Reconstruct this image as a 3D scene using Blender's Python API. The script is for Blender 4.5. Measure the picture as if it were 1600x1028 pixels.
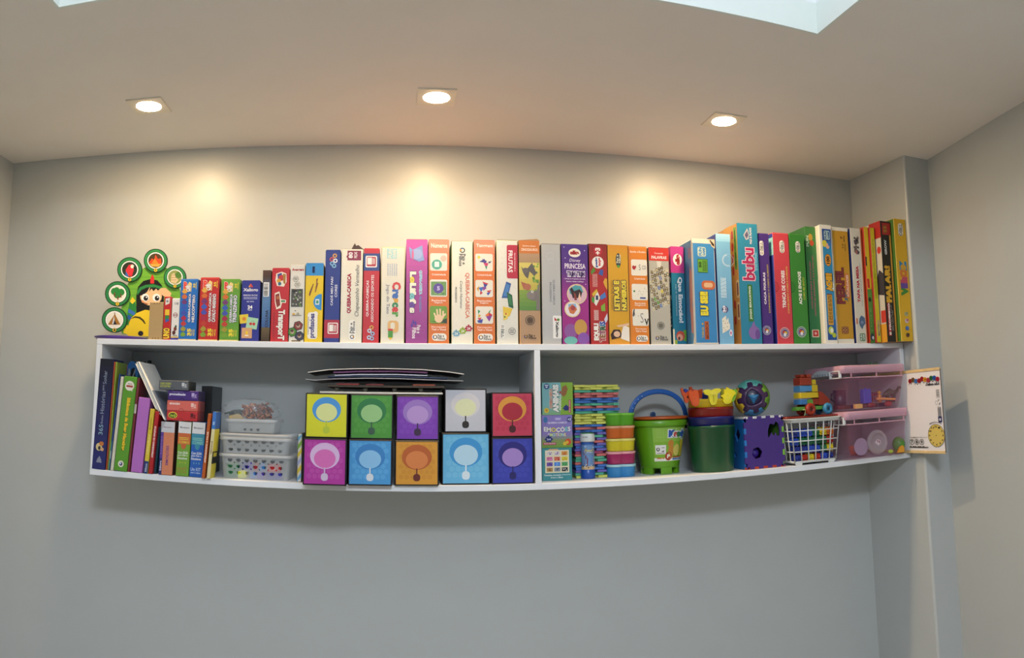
import bpy, math, random
from mathutils import Vector, Matrix
from math import sin, cos, pi, hypot, atan2
for o in list(bpy.data.objects): bpy.data.objects.remove(o)
SC = bpy.context.scene
COL = SC.collection

# ------------------------------------------------------------------ camera (cylindrical phone panorama)
F, V0 = 1169.87, 500.57
EYE = Vector((.8224, -2.2004, 1.5284))
PITCH, YAW, ROLL = .1204, .1572, .0087
_cy, _sy, _cp, _sp, _cr, _sr = cos(YAW), sin(YAW), cos(PITCH), sin(PITCH), cos(ROLL), sin(ROLL)
RW = Matrix(((_cr, 0, -_sr), (0, 1, 0), (_sr, 0, _cr))) @ Matrix(((1, 0, 0), (0, _cp, _sp), (0, -_sp, _cp))) @ Matrix(((_cy, -_sy, 0), (_sy, _cy, 0), (0, 0, 1)))
cd = bpy.data.cameras.new('camera')
cam = bpy.data.objects.new('camera', cd); COL.objects.link(cam)
m = Matrix((RW[0], RW[2], -RW[1])).transposed().to_4x4(); m.translation = EYE
cam.matrix_world = m
cd.type = 'PANO'; cd.panorama_type = 'CENTRAL_CYLINDRICAL'
cd.central_cylindrical_range_u_min = -800/F; cd.central_cylindrical_range_u_max = 800/F
cd.central_cylindrical_range_v_min = (V0-1028)/F; cd.central_cylindrical_range_v_max = V0/F
cd.central_cylindrical_radius = 1.0
cd.clip_start = .01
SC.camera = cam

# ------------------------------------------------------------------ world, exposure
w = bpy.data.worlds.new('world'); SC.world = w; w.use_nodes = True
w.node_tree.nodes['Background'].inputs[0].default_value = (.72, .78, .84, 1)
w.node_tree.nodes['Background'].inputs[1].default_value = .5
vs = SC.view_settings
SC.display_settings.display_device = 'sRGB'
vs.view_transform = 'Standard'; vs.look = 'None'; vs.gamma = 1; vs.use_curve_mapping = False
vs.exposure = 0.0
SPOT_POWER, PANEL_POWER, LED_POWER = 560.0, 1.6, 92.0          # lamp lenses, luminous ceiling panel, square ceiling lamp
SC.cycles.use_denoising = True
SC.cycles.max_bounces = 10; SC.cycles.transparent_max_bounces = 24
SC.cycles.sample_clamp_indirect = 4

# ------------------------------------------------------------------ helpers
def lin(c):
    if not isinstance(c, str): return tuple(c)
    c = c.lstrip('#'); v = [int(c[i:i+2], 16)/255 for i in (0, 2, 4)]
    return tuple(x/12.92 if x <= .04045 else ((x+.055)/1.055)**2.4 for x in v)

def tag(o, label=None, cat=None, group=None, kind=None):
    if label: o['label'] = label
    if cat: o['category'] = cat
    if group: o['group'] = group
    if kind: o['kind'] = kind
    return o

_mats = {}
def attr_mat(name, rough, spec=.5, bump=0., scale=300., vary=.05, ink=1.):
    m = bpy.data.materials.new(name); m.use_nodes = True; nt = m.node_tree
    b = nt.nodes['Principled BSDF']
    a = nt.nodes.new('ShaderNodeAttribute'); a.attribute_name = 'Col'
    n = nt.nodes.new('ShaderNodeTexNoise'); n.inputs['Scale'].default_value = scale
    tc = nt.nodes.new('ShaderNodeTexCoord'); nt.links.new(tc.outputs['Object'], n.inputs['Vector'])
    mr = nt.nodes.new('ShaderNodeMapRange'); mr.inputs['To Min'].default_value = ink*(1-vary); mr.inputs['To Max'].default_value = ink*(1+vary)
    nt.links.new(n.outputs[0], mr.inputs[0])
    mx = nt.nodes.new('ShaderNodeVectorMath'); mx.operation = 'SCALE'
    nt.links.new(a.outputs['Color'], mx.inputs[0]); nt.links.new(mr.outputs[0], mx.inputs['Scale'])
    nt.links.new(mx.outputs[0], b.inputs['Base Color'])
    b.inputs['Roughness'].default_value = rough; b.inputs['Specular IOR Level'].default_value = spec
    if bump:
        bp = nt.nodes.new('ShaderNodeBump'); bp.inputs['Strength'].default_value = bump; bp.inputs['Distance'].default_value = .001
        nt.links.new(n.outputs[0], bp.inputs['Height']); nt.links.new(bp.outputs[0], b.inputs['Normal'])
    return m
def flat_mat(name, col, rough=.5, spec=.5, bump=0., scale=40., vary=.03, trans=0., alpha=1., ior=1.45):
    m = bpy.data.materials.new(name); m.use_nodes = True; nt = m.node_tree
    b = nt.nodes['Principled BSDF']; c = lin(col)
    n = nt.nodes.new('ShaderNodeTexNoise'); n.inputs['Scale'].default_value = scale; n.inputs['Detail'].default_value = 4
    tc = nt.nodes.new('ShaderNodeTexCoord'); nt.links.new(tc.outputs['Object'], n.inputs['Vector'])
    r = nt.nodes.new('ShaderNodeValToRGB')
    r.color_ramp.elements[0].position = .3; r.color_ramp.elements[1].position = .7
    r.color_ramp.elements[0].color = tuple(x*(1-vary) for x in c)+(1,); r.color_ramp.elements[1].color = tuple(min(1, x*(1+vary)) for x in c)+(1,)
    nt.links.new(n.outputs[0], r.inputs[0]); nt.links.new(r.outputs[0], b.inputs['Base Color'])
    b.inputs['Roughness'].default_value = rough; b.inputs['Specular IOR Level'].default_value = spec
    b.inputs['Transmission Weight'].default_value = trans; b.inputs['Alpha'].default_value = alpha; b.inputs['IOR'].default_value = ior
    if bump:
        bp = nt.nodes.new('ShaderNodeBump'); bp.inputs['Strength'].default_value = bump; bp.inputs['Distance'].default_value = .002
        nt.links.new(n.outputs[0], bp.inputs['Height']); nt.links.new(bp.outputs[0], b.inputs['Normal'])
    return m
def glow_mat(name, col, power):
    m = bpy.data.materials.new(name); m.use_nodes = True; nt = m.node_tree
    nt.nodes.clear(); e = nt.nodes.new('ShaderNodeEmission'); o = nt.nodes.new('ShaderNodeOutputMaterial')
    e.inputs[0].default_value = lin(col)+(1,); e.inputs[1].default_value = power
    nt.links.new(e.outputs[0], o.inputs[0]); return m

CARD = attr_mat('printed_card', .42, .4, ink=.84)
INK = attr_mat('printed_ink', .42, .4, vary=.03, ink=.84)
PLAST = attr_mat('moulded_plastic', .3, .5, vary=.02, ink=.88)
MATTE = attr_mat('matte_paper_and_foam', .85, .2, bump=.15, scale=600)
WALLP = flat_mat('satin_grey_wall_paint', '#b5b9b8', .36, .5, bump=.02, scale=9, vary=.012)
CEILP = flat_mat('matte_white_ceiling_paint', '#eeeae4', .7, .3, bump=.02, scale=6, vary=.012)
LAMIN = flat_mat('white_melamine', '#dcdfe4', .35, .5, vary=.01)
FLOORM = flat_mat('beige_floor_tile', '#a39684', .3, .5, vary=.06, scale=3)
FROST = flat_mat('frosted_clear_plastic', '#eef0f0', .35, .5, vary=.01, alpha=.3)
CLEAR = flat_mat('thin_clear_plastic', '#dfe3e4', .12, .5, vary=.01, alpha=.2)
PINKP = flat_mat('translucent_pink_plastic', '#b8708f', .2, .5, vary=.02, alpha=.2)
PINKR = flat_mat('pink_plastic_rim', '#e2b0c4', .25, .5, vary=.02, alpha=.6)

class MB:
    'collects coloured shapes; build() links them as one mesh object'
    def __init__(s): s.V, s.F, s.C, s.S = [], [], [], []
    def add(s, vs, fs, c, smooth=False):
        n = len(s.V); s.V.extend([tuple(v) for v in vs]); c = lin(c)
        for f in fs: s.F.append([n+i for i in f]); s.C.append(c); s.S.append(smooth)
        return s
    def box(s, x0, y0, z0, x1, y1, z1, c, sides=None, bev=0., edge=None, M=None):
        # sides: colours by name front(-y) back right left top bottom
        d = dict(front=c, back=c, right=c, left=c, top=c, bottom=c); d.update(sides or {})
        q = bev; X, Y, Z = (x0, x1), (y0, y1), (z0, z1)
        if q <= 0:
            v = [(X[i], Y[j], Z[k]) for i in (0, 1) for j in (0, 1) for k in (0, 1)]
            fs = dict(front=(0, 4, 5, 1), back=(2, 3, 7, 6), left=(0, 1, 3, 2), right=(4, 6, 7, 5), bottom=(0, 2, 6, 4), top=(1, 5, 7, 3))
            if M: v = [M @ Vector(p) for p in v]
            for k, f in fs.items(): s.add([v[i] for i in f], [(0, 1, 2, 3)], d[k])
            return s
        e = edge or c
        v = {}
        for i in (0, 1):
            for j in (0, 1):
                for k in (0, 1):
                    si, sj, sk = (1, -1)[i], (1, -1)[j], (1, -1)[k]
                    v[i, j, k, 0] = (X[i], Y[j]+sj*q, Z[k]+sk*q); v[i, j, k, 1] = (X[i]+si*q, Y[j], Z[k]+sk*q); v[i, j, k, 2] = (X[i]+si*q, Y[j]+sj*q, Z[k])
        ks = list(v); idx = {k: n for n, k in enumerate(ks)}; P = [v[k] for k in ks]
        if M: P = [M @ Vector(p) for p in P]
        n0 = len(s.V); s.V.extend([tuple(p) for p in P])
        ctr = Vector(((x0+x1)/2, (y0+y1)/2, (z0+z1)/2)); 
        if M: ctr = M @ ctr
        def face(keys, col):
            f = [n0+idx[k] for k in keys]; p = [Vector(s.V[i]) for i in f]
            if (p[1]-p[0]).cross(p[2]-p[0]).dot(sum(p, Vector())/len(p)-ctr) < 0: f.reverse()
            s.F.append(f); s.C.append(lin(col)); s.S.append(False)
        sq = ((0, 0), (0, 1), (1, 1), (1, 0))
        for i, nm in ((0, 'left'), (1, 'right')): face([(i, a, b, 0) for a, b in sq], d[nm])
        for j, nm in ((0, 'front'), (1, 'back')): face([(a, j, b, 1) for a, b in sq], d[nm])
        for k, nm in ((0, 'bottom'), (1, 'top')): face([(a, b, k, 2) for a, b in sq], d[nm])
        for a in (0, 1):
            for b in (0, 1):
                face([(a, b, 0, 0), (a, b, 1, 0), (a, b, 1, 1), (a, b, 0, 1)], e)
                face([(a, 0, b, 0), (a, 1, b, 0), (a, 1, b, 2), (a, 0, b, 2)], e)
                face([(0, a, b, 1), (1, a, b, 1), (1, a, b, 2), (0, a, b, 2)], e)
                for k in (0, 1): face([(a, b, k, 0), (a, b, k, 1), (a, b, k, 2)], e)
        return s
    def lathe(s, prof, c, n=24, at=(0, 0, 0), M=None, smooth=True, sx=1., cap0=True, cap1=True):
        # prof [(r, z)...] bottom to top on the outside; c a colour or one per ring span
        V = []
        for r, z in prof:
            for k in range(n):
                a = 2*pi*k/n; V.append(Vector((r*cos(a)*sx, r*sin(a), z)))
        if M: V = [M @ v for v in V]
        V = [v+Vector(at) for v in V]; n0 = len(s.V); s.V.extend([tuple(v) for v in V])
        for i in range(len(prof)-1):
            col = lin(c[i] if isinstance(c, list) else c)
            for k in range(n):
                s.F.append([n0+i*n+k, n0+i*n+(k+1) % n, n0+(i+1)*n+(k+1) % n, n0+(i+1)*n+k]); s.C.append(col); s.S.append(smooth)
        for ok, ring, col in ((cap0, 0, c[0] if isinstance(c, list) else c), (cap1, len(prof)-1, c[-1] if isinstance(c, list) else c)):
            if ok and prof[ring][0] > 1e-6:
                f = [n0+ring*n+k for k in range(n)]
                if ring == 0: f.reverse()
                s.F.append(f); s.C.append(lin(col)); s.S.append(False)
        return s
    def ball(s, ctr, r, c, n=16, m=10, sc=(1, 1, 1), M=None):
        V = [Vector((r*sin(pi*j/m)*cos(2*pi*i/n)*sc[0], r*sin(pi*j/m)*sin(2*pi*i/n)*sc[1], r*cos(pi*j/m)*sc[2])) for j in range(m+1) for i in range(n)]
        if M: V = [M @ v for v in V]
        V = [v+Vector(ctr) for v in V]
        return s.add(V, [(j*n+i, (j+1)*n+i, (j+1)*n+(i+1) % n, j*n+(i+1) % n) for j in range(m) for i in range(n)], c, True)
    def tube(s, pts, r, c, n=8, closed=False, flat=None):
        # flat=(ru, rv): elliptical section; first axis kept near world z
        P = [Vector(p) for p in pts]; N = len(P); V = []
        for i in range(N):
            a, b = P[(i-1) % N if closed else max(i-1, 0)], P[(i+1) % N if closed else min(i+1, N-1)]
            t = (b-a).normalized(); up = Vector((0, 0, 1)) if abs(t.z) < .95 else Vector((0, 1, 0))
            if flat: up = Vector((0, 1, 0))
            u = (up-t*up.dot(t)).normalized(); v = t.cross(u)
            rr = r[i] if isinstance(r, (list, tuple)) else r; ru, rv = flat if flat else (rr, rr)
            for k in range(n):
                q = 2*pi*k/n; V.append(P[i]+u*cos(q)*ru+v*sin(q)*rv)
        fs = []
        for i in range(N if closed else N-1):
            j = (i+1) % N
            for k in range(n): fs.append((i*n+k, i*n+(k+1) % n, j*n+(k+1) % n, j*n+k))
        if not closed: fs += [tuple(range(n))[::-1], tuple((N-1)*n+k for k in range(n))]
        return s.add(V, fs, c, True)
    def prism(s, poly, o, ux, vx, nx, depth, c, side=None, back=None):
        # polygon (u, v) in the plane o + u*ux + v*vx, extruded by -depth along nx (nx points to the viewer)
        o, ux, vx, nx = Vector(o), Vector(ux), Vector(vx), Vector(nx); k = len(poly)
        a = [o+ux*u+vx*v for u, v in poly]; b = [p-nx*depth for p in a]
        s.add(a, [tuple(range(k))], c); s.add(b, [tuple(range(k))[::-1]], back or c)
        for i in range(k):
            j = (i+1) % k; s.add([a[i], b[i], b[j], a[j]], [(0, 1, 2, 3)], side or c)
        return s
    def build(s, name, mat, parent=None, loc=(0, 0, 0), rotz=0., matrix=None):
        me = bpy.data.meshes.new(name); me.from_pydata(s.V, [], s.F)
        at = me.color_attributes.new('Col', 'FLOAT_COLOR', 'CORNER')
        buf = []
        for f, c in zip(s.F, s.C): buf.extend((c[0], c[1], c[2], 1.)*len(f))
        at.data.foreach_set('color', buf)
        me.polygons.foreach_set('use_smooth', s.S); me.materials.append(mat); me.update()
        o = bpy.data.objects.new(name, me); COL.objects.link(o)
        if matrix is not None: o.matrix_world = matrix
        else: o.location = loc; o.rotation_euler = (0, 0, rotz)
        if parent: o.parent = parent
        return o

def empty(name, loc, label=None, cat=None, group=None, rotz=0., kind=None):
    o = bpy.data.objects.new(name, None); COL.objects.link(o); o.location = loc; o.rotation_euler = (0, 0, rotz)
    o.empty_display_size = .05
    return tag(o, label, cat, group, kind)

# photograph pixel -> point on the plane  axis = value
def at(px, py, axis, val):
    a = (px-800)/F; d = RW.transposed() @ Vector((sin(a), cos(a), (V0-py)/F))
    return EYE+d*((val-EYE[axis])/d[axis])

# ---- lettering: outlines of the built-in font, one cache entry per character
_gl, _adv = {}, {}
def _text_mesh(t, bold):
    cu = bpy.data.curves.new('t', 'FONT'); cu.body = t; cu.size = 1; cu.resolution_u = 2; cu.offset = bold
    o = bpy.data.objects.new('t', cu); COL.objects.link(o)
    dg = bpy.context.evaluated_depsgraph_get(); dg.update(); e = o.evaluated_get(dg); me = e.to_mesh()
    V = [(v.co.x, v.co.y) for v in me.vertices]; Fc = [tuple(p.vertices) for p in me.polygons]
    e.to_mesh_clear(); bpy.data.objects.remove(o); bpy.data.curves.remove(cu); return V, Fc
def glyph(ch, bold):
    k = (ch, bold)
    if k not in _gl:
        base = dict(zip('ãâáàõôóéêíúÃÂÁÀÕÔÓÉÊÍÚ', 'aaaaoooeeiuAAAAOOOEEIU')).get(ch)
        if base and bold:
            # an accent that swells into its letter spoils the fill: bold letter plus the accent of the regular cut
            V, Fc = _text_mesh(base if base != 'i' else chr(305), bold); V, Fc = list(V), list(Fc); aV, aF = _text_mesh(ch, 0); par = list(range(len(aV)))
            def fd(i):
                while par[i] != i: i = par[i]
                return i
            for f in aF:
                for i in f[1:]: par[fd(i)] = fd(f[0])
            low = {}
            for i in range(len(aV)): low[fd(i)] = min(low.get(fd(i), 9), aV[i][1])
            lim = .48 if base.islower() else .7
            for f in aF:
                if low[fd(f[0])] > lim: n = len(V); V += [(aV[i][0], aV[i][1]+bold*.8) for i in f]; Fc.append(tuple(range(n, n+len(f))))
            _gl[k] = (V, Fc)
        else: _gl[k] = _text_mesh(ch, bold) if ch != ' ' else ([], [])
    if ch not in _adv:
        if ch == ' ': _adv[ch] = .3
        else:
            a = _text_mesh('I'+ch+'I', 0)[0]; b = _text_mesh('II', 0)[0]
            _adv[ch] = (max(v[0] for v in a)-min(v[0] for v in a))-(max(v[0] for v in b)-min(v[0] for v in b))
    return _gl[k]
def textpoly(t, bold=0., shear=0., spread=1.):
    V, Fc, x = [], [], 0.
    for ch in t:
        gv, gf = glyph(ch, bold); n = len(V)
        V += [(x+a+shear*b, b) for a, b in gv]; Fc += [tuple(n+i for i in f) for f in gf]
        x += _adv[ch]*spread
    return V, Fc

class Art:
    'flat print on one face: map(u, v, lift) places it; u, v run 0..1 over the face'
    def __init__(s, map, w, h): s.map, s.w, s.h, s.K, s.L, s.tx = map, w, h, [], 1, False
    def _add(s, P, Fc, c): s.K.append(([s.map(u, v, s.L*3e-5+1.2e-4) for u, v in P], Fc, c, s.tx)); s.L += 1; return s
    def rect(s, u0, v0, u1, v1, c, seg=1):
        P = [(u0+(u1-u0)*i/seg, v) for i in range(seg+1) for v in (v0, v1)]
        return s._add(P, [(2*i, 2*i+2, 2*i+3, 2*i+1) for i in range(seg)], c)
    def poly(s, P, c): return s._add(P, [tuple(range(len(P)))], c)
    def ell(s, cu, cv, ru, c, rv=None, n=20, a0=0., a1=2*pi):
        rv = ru*s.w/s.h if rv is None else rv
        return s.poly([(cu+ru*cos(a0+(a1-a0)*i/n), cv+rv*sin(a0+(a1-a0)*i/n)) for i in range(n+(a1-a0 < 6.2))], c)
    def ring(s, cu, cv, ru, c, th=.15, n=24, rv=None):
        rv = ru*s.w/s.h if rv is None else rv; P = []
        for i in range(n):
            a = 2*pi*i/n; P += [(cu+ru*cos(a), cv+rv*sin(a)), (cu+ru*(1-th)*cos(a), cv+rv*(1-th)*sin(a))]
        return s._add(P, [(2*i, (2*i+2) % (2*n), (2*i+3) % (2*n), 2*i+1) for i in range(n)], c)
    def rr(s, u0, v0, u1, v1, c, r=.2):
        # rounded rectangle, radius r as a share of the shorter side
        W, H = (u1-u0)*s.w, (v1-v0)*s.h; q = r*min(W, H); P = []
        for cx, cy, a in ((u1-q/s.w, v1-q/s.h, 0), (u0+q/s.w, v1-q/s.h, pi/2), (u0+q/s.w, v0+q/s.h, pi), (u1-q/s.w, v0+q/s.h, 1.5*pi)):
            P += [(cx+q/s.w*cos(a+pi/8*k), cy+q/s.h*sin(a+pi/8*k)) for k in range(5)]
        return s.poly(P, c)
    def grad(s, v0, v1, c0, c1, n=12, u0=0., u1=1.):
        a, b = lin(c0), lin(c1)
        for i in range(n):
            t = (i+.5)/n; s.L -= i > 0
            s.rect(u0, v0+(v1-v0)*i/n, u1, v0+(v1-v0)*(i+1)/n, tuple(x+(y-x)*t for x, y in zip(a, b)))
        return s
    def text(s, t, u0, v0, u1, v1, c, rot=0, bold=.02, shear=0., out=None, ow=.05, arc=0., cols=None):
        'fits the words into the rectangle; rot 90 reads upward, -90 downward'
        s.tx = True
        V, Fc = textpoly(t, 0., shear)
        xs = [a for a, b in V]; ys = [b for a, b in V]; X0, X1, Y0, Y1 = min(xs), max(xs), min(ys), max(ys)
        def put(P):
            R = []
            for a, b in P:
                p, q = (a-X0)/(X1-X0), (b-Y0)/max(Y1-Y0, .3)
                if arc: q += arc*(1-(2*p-1)**2)
                if rot == 0: R.append((u0+(u1-u0)*p, v0+(v1-v0)*q))
                elif rot == 90: R.append((u1-(u1-u0)*q, v0+(v1-v0)*p))
                elif rot == -90: R.append((u0+(u1-u0)*q, v1-(v1-v0)*p))
                else: R.append((u1-(u1-u0)*p, v1-(v1-v0)*q))
            return R
        if out:
            V2, F2 = textpoly(t, ow, shear); s._add(put(V2), F2, out)
        if cols:
            x = 0.
            for i, ch in enumerate(t):
                gv, gf = glyph(ch, bold)
                if gf: s._add(put([(x+a+shear*b, b) for a, b in gv]), gf, cols[i % len(cols)])
                x += _adv[ch]
            s.tx = False; return s
        V, Fc = textpoly(t, bold, shear); s._add(put(V), Fc, c); s.tx = False; return s
    def lines(s, n, u0, v0, u1, v1, c, rot=0, seed=1):
        'rows of caption too small to read: short word dashes'
        rnd = random.Random(seed); s.tx = True
        for i in range(n):
            a = 0.
            while a < 1:
                b = min(1, a+rnd.uniform(.06, .2)); k0, k1 = (i+.2)/n, (i+.75)/n; s.L -= 1
                if rot == 0: s.rect(u0+(u1-u0)*a, v1-(v1-v0)*k1, u0+(u1-u0)*b, v1-(v1-v0)*k0, c)
                else: s.rect(u0+(u1-u0)*k0, v0+(v1-v0)*a, u0+(u1-u0)*k1, v0+(v1-v0)*b, c)
                s.L += 0; a = b+.025
        s.L += 1; s.tx = False; return s
    def done(s, name, parent, mat=None, label=None):
        'prints that lie apart become parts of their own: lettering, picture_print, printed_label'
        n = len(s.K); root = list(range(n)); bb = []
        for V, _f, _c, _t in s.K: bb.append([(min(p[a] for p in V), max(p[a] for p in V)) for a in range(3)])
        def find(i):
            while root[i] != i: i = root[i]
            return i
        for i in range(n):
            for j in range(i):
                if all(bb[i][a][0]-bb[j][a][1] < .006 and bb[j][a][0]-bb[i][a][1] < .006 for a in range(3)):
                    a, b = find(i), find(j); root[max(a, b)] = min(a, b)
        for r in sorted({find(i) for i in range(n)}):
            ks = [s.K[i] for i in range(n) if find(i) == r]; t = [k[3] for k in ks]; mb = MB()
            for V, Fc, c, _t in ks: mb.add(V, Fc, c)
            o = mb.build('lettering' if all(t) else 'printed_label' if any(t) else 'picture_print', mat or INK, parent)
            if label: o['label'] = label
def face_map(o, ux, vx, nx):
    o, ux, vx, nx = Vector(o), Vector(ux), Vector(vx), Vector(nx)
    return lambda u, v, l: o+ux*u+vx*v+nx*l
# ------------------------------------------------------------------ the room
ZB, ZT, TH, SW, SD, ZC = 1.324, 1.7044, .016, 2.4, .2506, 2.333   # shelf bottom, shelf top, board, width, depth, ceiling
ZF = ZB+TH
XL, XR, YC, XW = -.458, 2.402, -.3182, 2.509
YB = -5.3
def struct(name, mb, mat, parent=None): 
    o = mb.build(name, mat, parent)
    if not parent: o['kind'] = 'structure'
    return o
def slab(x0, y0, z0, x1, y1, z1): return MB().box(x0, y0, z0, x1, y1, z1, '#ffffff')
XRB, YK = XW-.1974*(YC+1.3)*1, -1.3      # the right wall closes in a little, then runs straight
struct('floor', slab(XL-.1, YB-.1, -.05, XW+.1, .1, 0), FLOORM)
struct('wall_back', slab(XL-.1, 0, 0, XR, .1, ZC), WALLP)
struct('wall_left', slab(XL-.1, YB, 0, XL, 0, ZC), WALLP)
struct('wall_front', slab(XL-.1, YB-.1, 0, XW+.1, YB, ZC), WALLP)
# projecting column beside the shelf, with a softly rounded front edge
pr = [(XR, .1), (XR, YC+.006), (XR+.002, YC+.002), (XR+.006, YC), (XW, YC), (XW, .1)]
mb = MB()
mb.add([(x, y, 0) for x, y in pr]+[(x, y, ZC) for x, y in pr], [(i, i+1, i+7, i+6) for i in range(5)]+[(5, 0, 6, 11)], '#ffffff')
struct('wall_column', mb, WALLP)
mb = MB()
P = [(XW, YC), (XRB, YK), (XRB, YB), (XW+.12, YB), (XW+.12, YC)]
mb.add([(x, y, 0) for x, y in P]+[(x, y, ZC) for x, y in P], [(1, 0, 5, 6), (2, 1, 6, 7), (3, 2, 7, 8), (4, 3, 8, 9), (0, 4, 9, 5), (5, 9, 8, 7, 6), (0, 1, 2, 3, 4)], '#ffffff')
struct('wall_right', mb, WALLP)
HX0, HX1, HY0, HY1, HZ = .135, 1.7075, -4.5, -.883, .071         # the light box opening
mb = MB(); c = '#ffffff'; T = ZC+.012
mb.box(XL-.1, HY1, ZC, XW+.2, .1, T, c); mb.box(XL-.1, YB-.1, ZC, XW+.2, HY0, T, c)
mb.box(XL-.1, HY0, ZC, HX0, HY1, T, c); mb.box(HX1, HY0, ZC, XW+.2, HY1, T, c)
struct('ceiling', mb, CEILP)

# recessed light box: pale mint sides and a white luminous panel
MINT = flat_mat('pale_mint_gloss', '#e6ede8', .3, .5, vary=.01)
SHAFT = flat_mat('white_shaft_paint', '#f2f6f6', .5, .4, vary=.01)
PANEL = glow_mat('luminous_panel', '#e9f4ff', PANEL_POWER)
LED = glow_mat('cool_led_diffuser', '#eaf2fc', LED_POWER)
LENS = glow_mat('warm_lamp_lens', '#ffdcab', SPOT_POWER)
root = empty('ceiling_light_box', ((HX0+HX1)/2, (HY0+HY1)/2, ZC), 'large recessed rectangular ceiling light box with pale mint sides', 'ceiling light')
HT = .32; a, b = (HX1-HX0)/2, (HY1-HY0)/2; t = .008; mb = MB()
mb.box(-a, b-t, 0, a, b, HZ, c); mb.box(-a, -b, 0, a, -b+t, HZ, c); mb.box(-a, -b+t, 0, -a+t, b-t, HZ, c); mb.box(a-t, -b+t, 0, a, b-t, HZ, c)
mb.build('box_side', MINT, root)
mb = MB(); mb.box(-a, b-t, HZ, a, b, HT, c); mb.box(-a, -b, HZ, a, -b+t, HT, c); mb.box(-a, -b+t, HZ, -a+t, b-t, HT, c); mb.box(a-t, -b+t, HZ, a, b-t, HT, c)
mb.build('shaft_side', SHAFT, root)
MB().box(-a, -b, HT, a, b, HT+.004, c).build('diffuser_panel', PANEL, root)
lr = empty('square_ceiling_lamp', ((HX0+HX1)/2, -2.75, ZC+.32), 'square white ceiling lamp mounted inside the recessed light box', 'ceiling light')
a = .24; mb = MB()
mb.box(-a, -a, -.03, a, a, -.0005, c); mb.build('lamp_body', MINT, lr)
MB().box(-a+.012, -a+.012, -.034, a-.012, a-.012, -.0302, c).build('lamp_diffuser', LED, lr)
WHITEP = flat_mat('white_enamel', '#e6dfd0', .4, .5, vary=.01)
for nm, px, py in (('nearest the left wall', 234, 166), ('middle of the three', 682, 150), ('nearest the column', 1132, 187)):
    p = at(px, py, 2, ZC)
    r = empty('recessed_downlight', (p.x, -.3585, ZC), 'small square recessed downlight with a glowing round lens, '+nm, 'downlight', 'recessed downlights along the shelf wall')
    mb = MB(); R, n, S, h = .0345, 32, .0495, .004
    V, Fc = [], []
    for i in range(n):
        q = 2*pi*i/n; cx, cy = cos(q), sin(q); k = S/max(abs(cx), abs(cy))
        V += [(cx*k, cy*k, 0), (cx*k, cy*k, -h), (cx*R, cy*R, -h), (cx*R*.95, cy*R*.95, 0)]
    for i in range(n):
        j = (i+1) % n
        Fc += [(4*i+q, 4*j+q, 4*j+q+1, 4*i+q+1) for q in range(3)]
    mb.add(V, Fc, c); mb.build('lamp_frame', WHITEP, r)
    MB().lathe([(0, -.0051), (.014, -.005), (.024, -.0047), (.03, -.0042), (.0325, -.0036), (.0325, -.001)], c, n=32, cap0=False).build('lamp_lens', LENS, r)

# ------------------------------------------------------------------ the shelf unit
shelf = empty('wall_shelf', (SW/2, -SD/2, ZB), 'long white two-compartment wall shelf crowded with games and toys', 'shelf')
g = lambda x0, y0, z0, x1, y1, z1, nm: MB().box(x0-SW/2, y0+SD/2, z0-ZB, x1-SW/2, y1+SD/2, z1-ZB, '#ffffff', bev=.0008).build(nm, LAMIN, shelf)
g(0, -SD, ZT-TH, SW, -.0005, ZT, 'top_board'); g(0, -SD, ZB, SW, -.0005, ZF, 'bottom_board')
XD = 1.1985
g(0, -SD, ZF+.0002, TH, -.0005, ZT-TH-.0002, 'side_panel'); g(SW-TH, -SD, ZF+.0002, SW, -.0005, ZT-TH-.0002, 'side_panel')
g(XD-TH/2, -SD, ZF+.0002, XD+TH/2, -.0005, ZT-TH-.0002, 'divider_panel')
# ------------------------------------------------------------------ top shelf: the row of game and puzzle boxes
TOPG = 'game and puzzle boxes on the top board'
_last = [0.]
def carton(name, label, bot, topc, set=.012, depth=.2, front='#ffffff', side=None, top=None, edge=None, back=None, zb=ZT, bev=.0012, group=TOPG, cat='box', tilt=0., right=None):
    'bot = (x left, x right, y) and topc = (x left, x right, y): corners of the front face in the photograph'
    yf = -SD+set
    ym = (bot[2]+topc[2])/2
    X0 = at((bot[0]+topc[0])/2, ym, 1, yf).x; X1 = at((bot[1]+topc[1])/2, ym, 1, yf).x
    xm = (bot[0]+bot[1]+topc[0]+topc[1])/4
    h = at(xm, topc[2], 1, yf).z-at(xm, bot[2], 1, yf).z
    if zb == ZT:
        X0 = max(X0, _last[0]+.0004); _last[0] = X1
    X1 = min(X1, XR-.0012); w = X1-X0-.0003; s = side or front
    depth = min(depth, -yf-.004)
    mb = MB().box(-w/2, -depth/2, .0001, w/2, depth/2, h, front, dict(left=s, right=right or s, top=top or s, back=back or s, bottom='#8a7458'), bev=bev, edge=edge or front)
    o = mb.build(name, CARD, None, ((X0+X1)/2, yf+depth/2, zb))
    if tilt:
        xb, xt = at((bot[0]+bot[1])/2, bot[2], 1, yf).x, at((topc[0]+topc[1])/2, topc[2], 1, yf).x
        a = atan2(xt-xb, h); o.rotation_euler = (0, a, 0); o.location = (xb, yf+depth/2, zb+w/2*abs(sin(a))+.0002)
    tag(o, label, cat, group)
    A = Art(face_map((-w/2, -depth/2, 0), (w, 0, 0), (0, 0, h), (0, -1, 0)), w, h)
    A.o, A.d = o, depth
    return A
def left_art(A):
    return Art(face_map((-A.w/2, A.d/2, 0), (0, -A.d, 0), (0, 0, A.h), (-1, 0, 0)), A.d, A.h)
def right_art(A):
    return Art(face_map((A.w/2, -A.d/2, 0), (0, A.d, 0), (0, 0, A.h), (1, 0, 0)), A.d, A.h)
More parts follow.
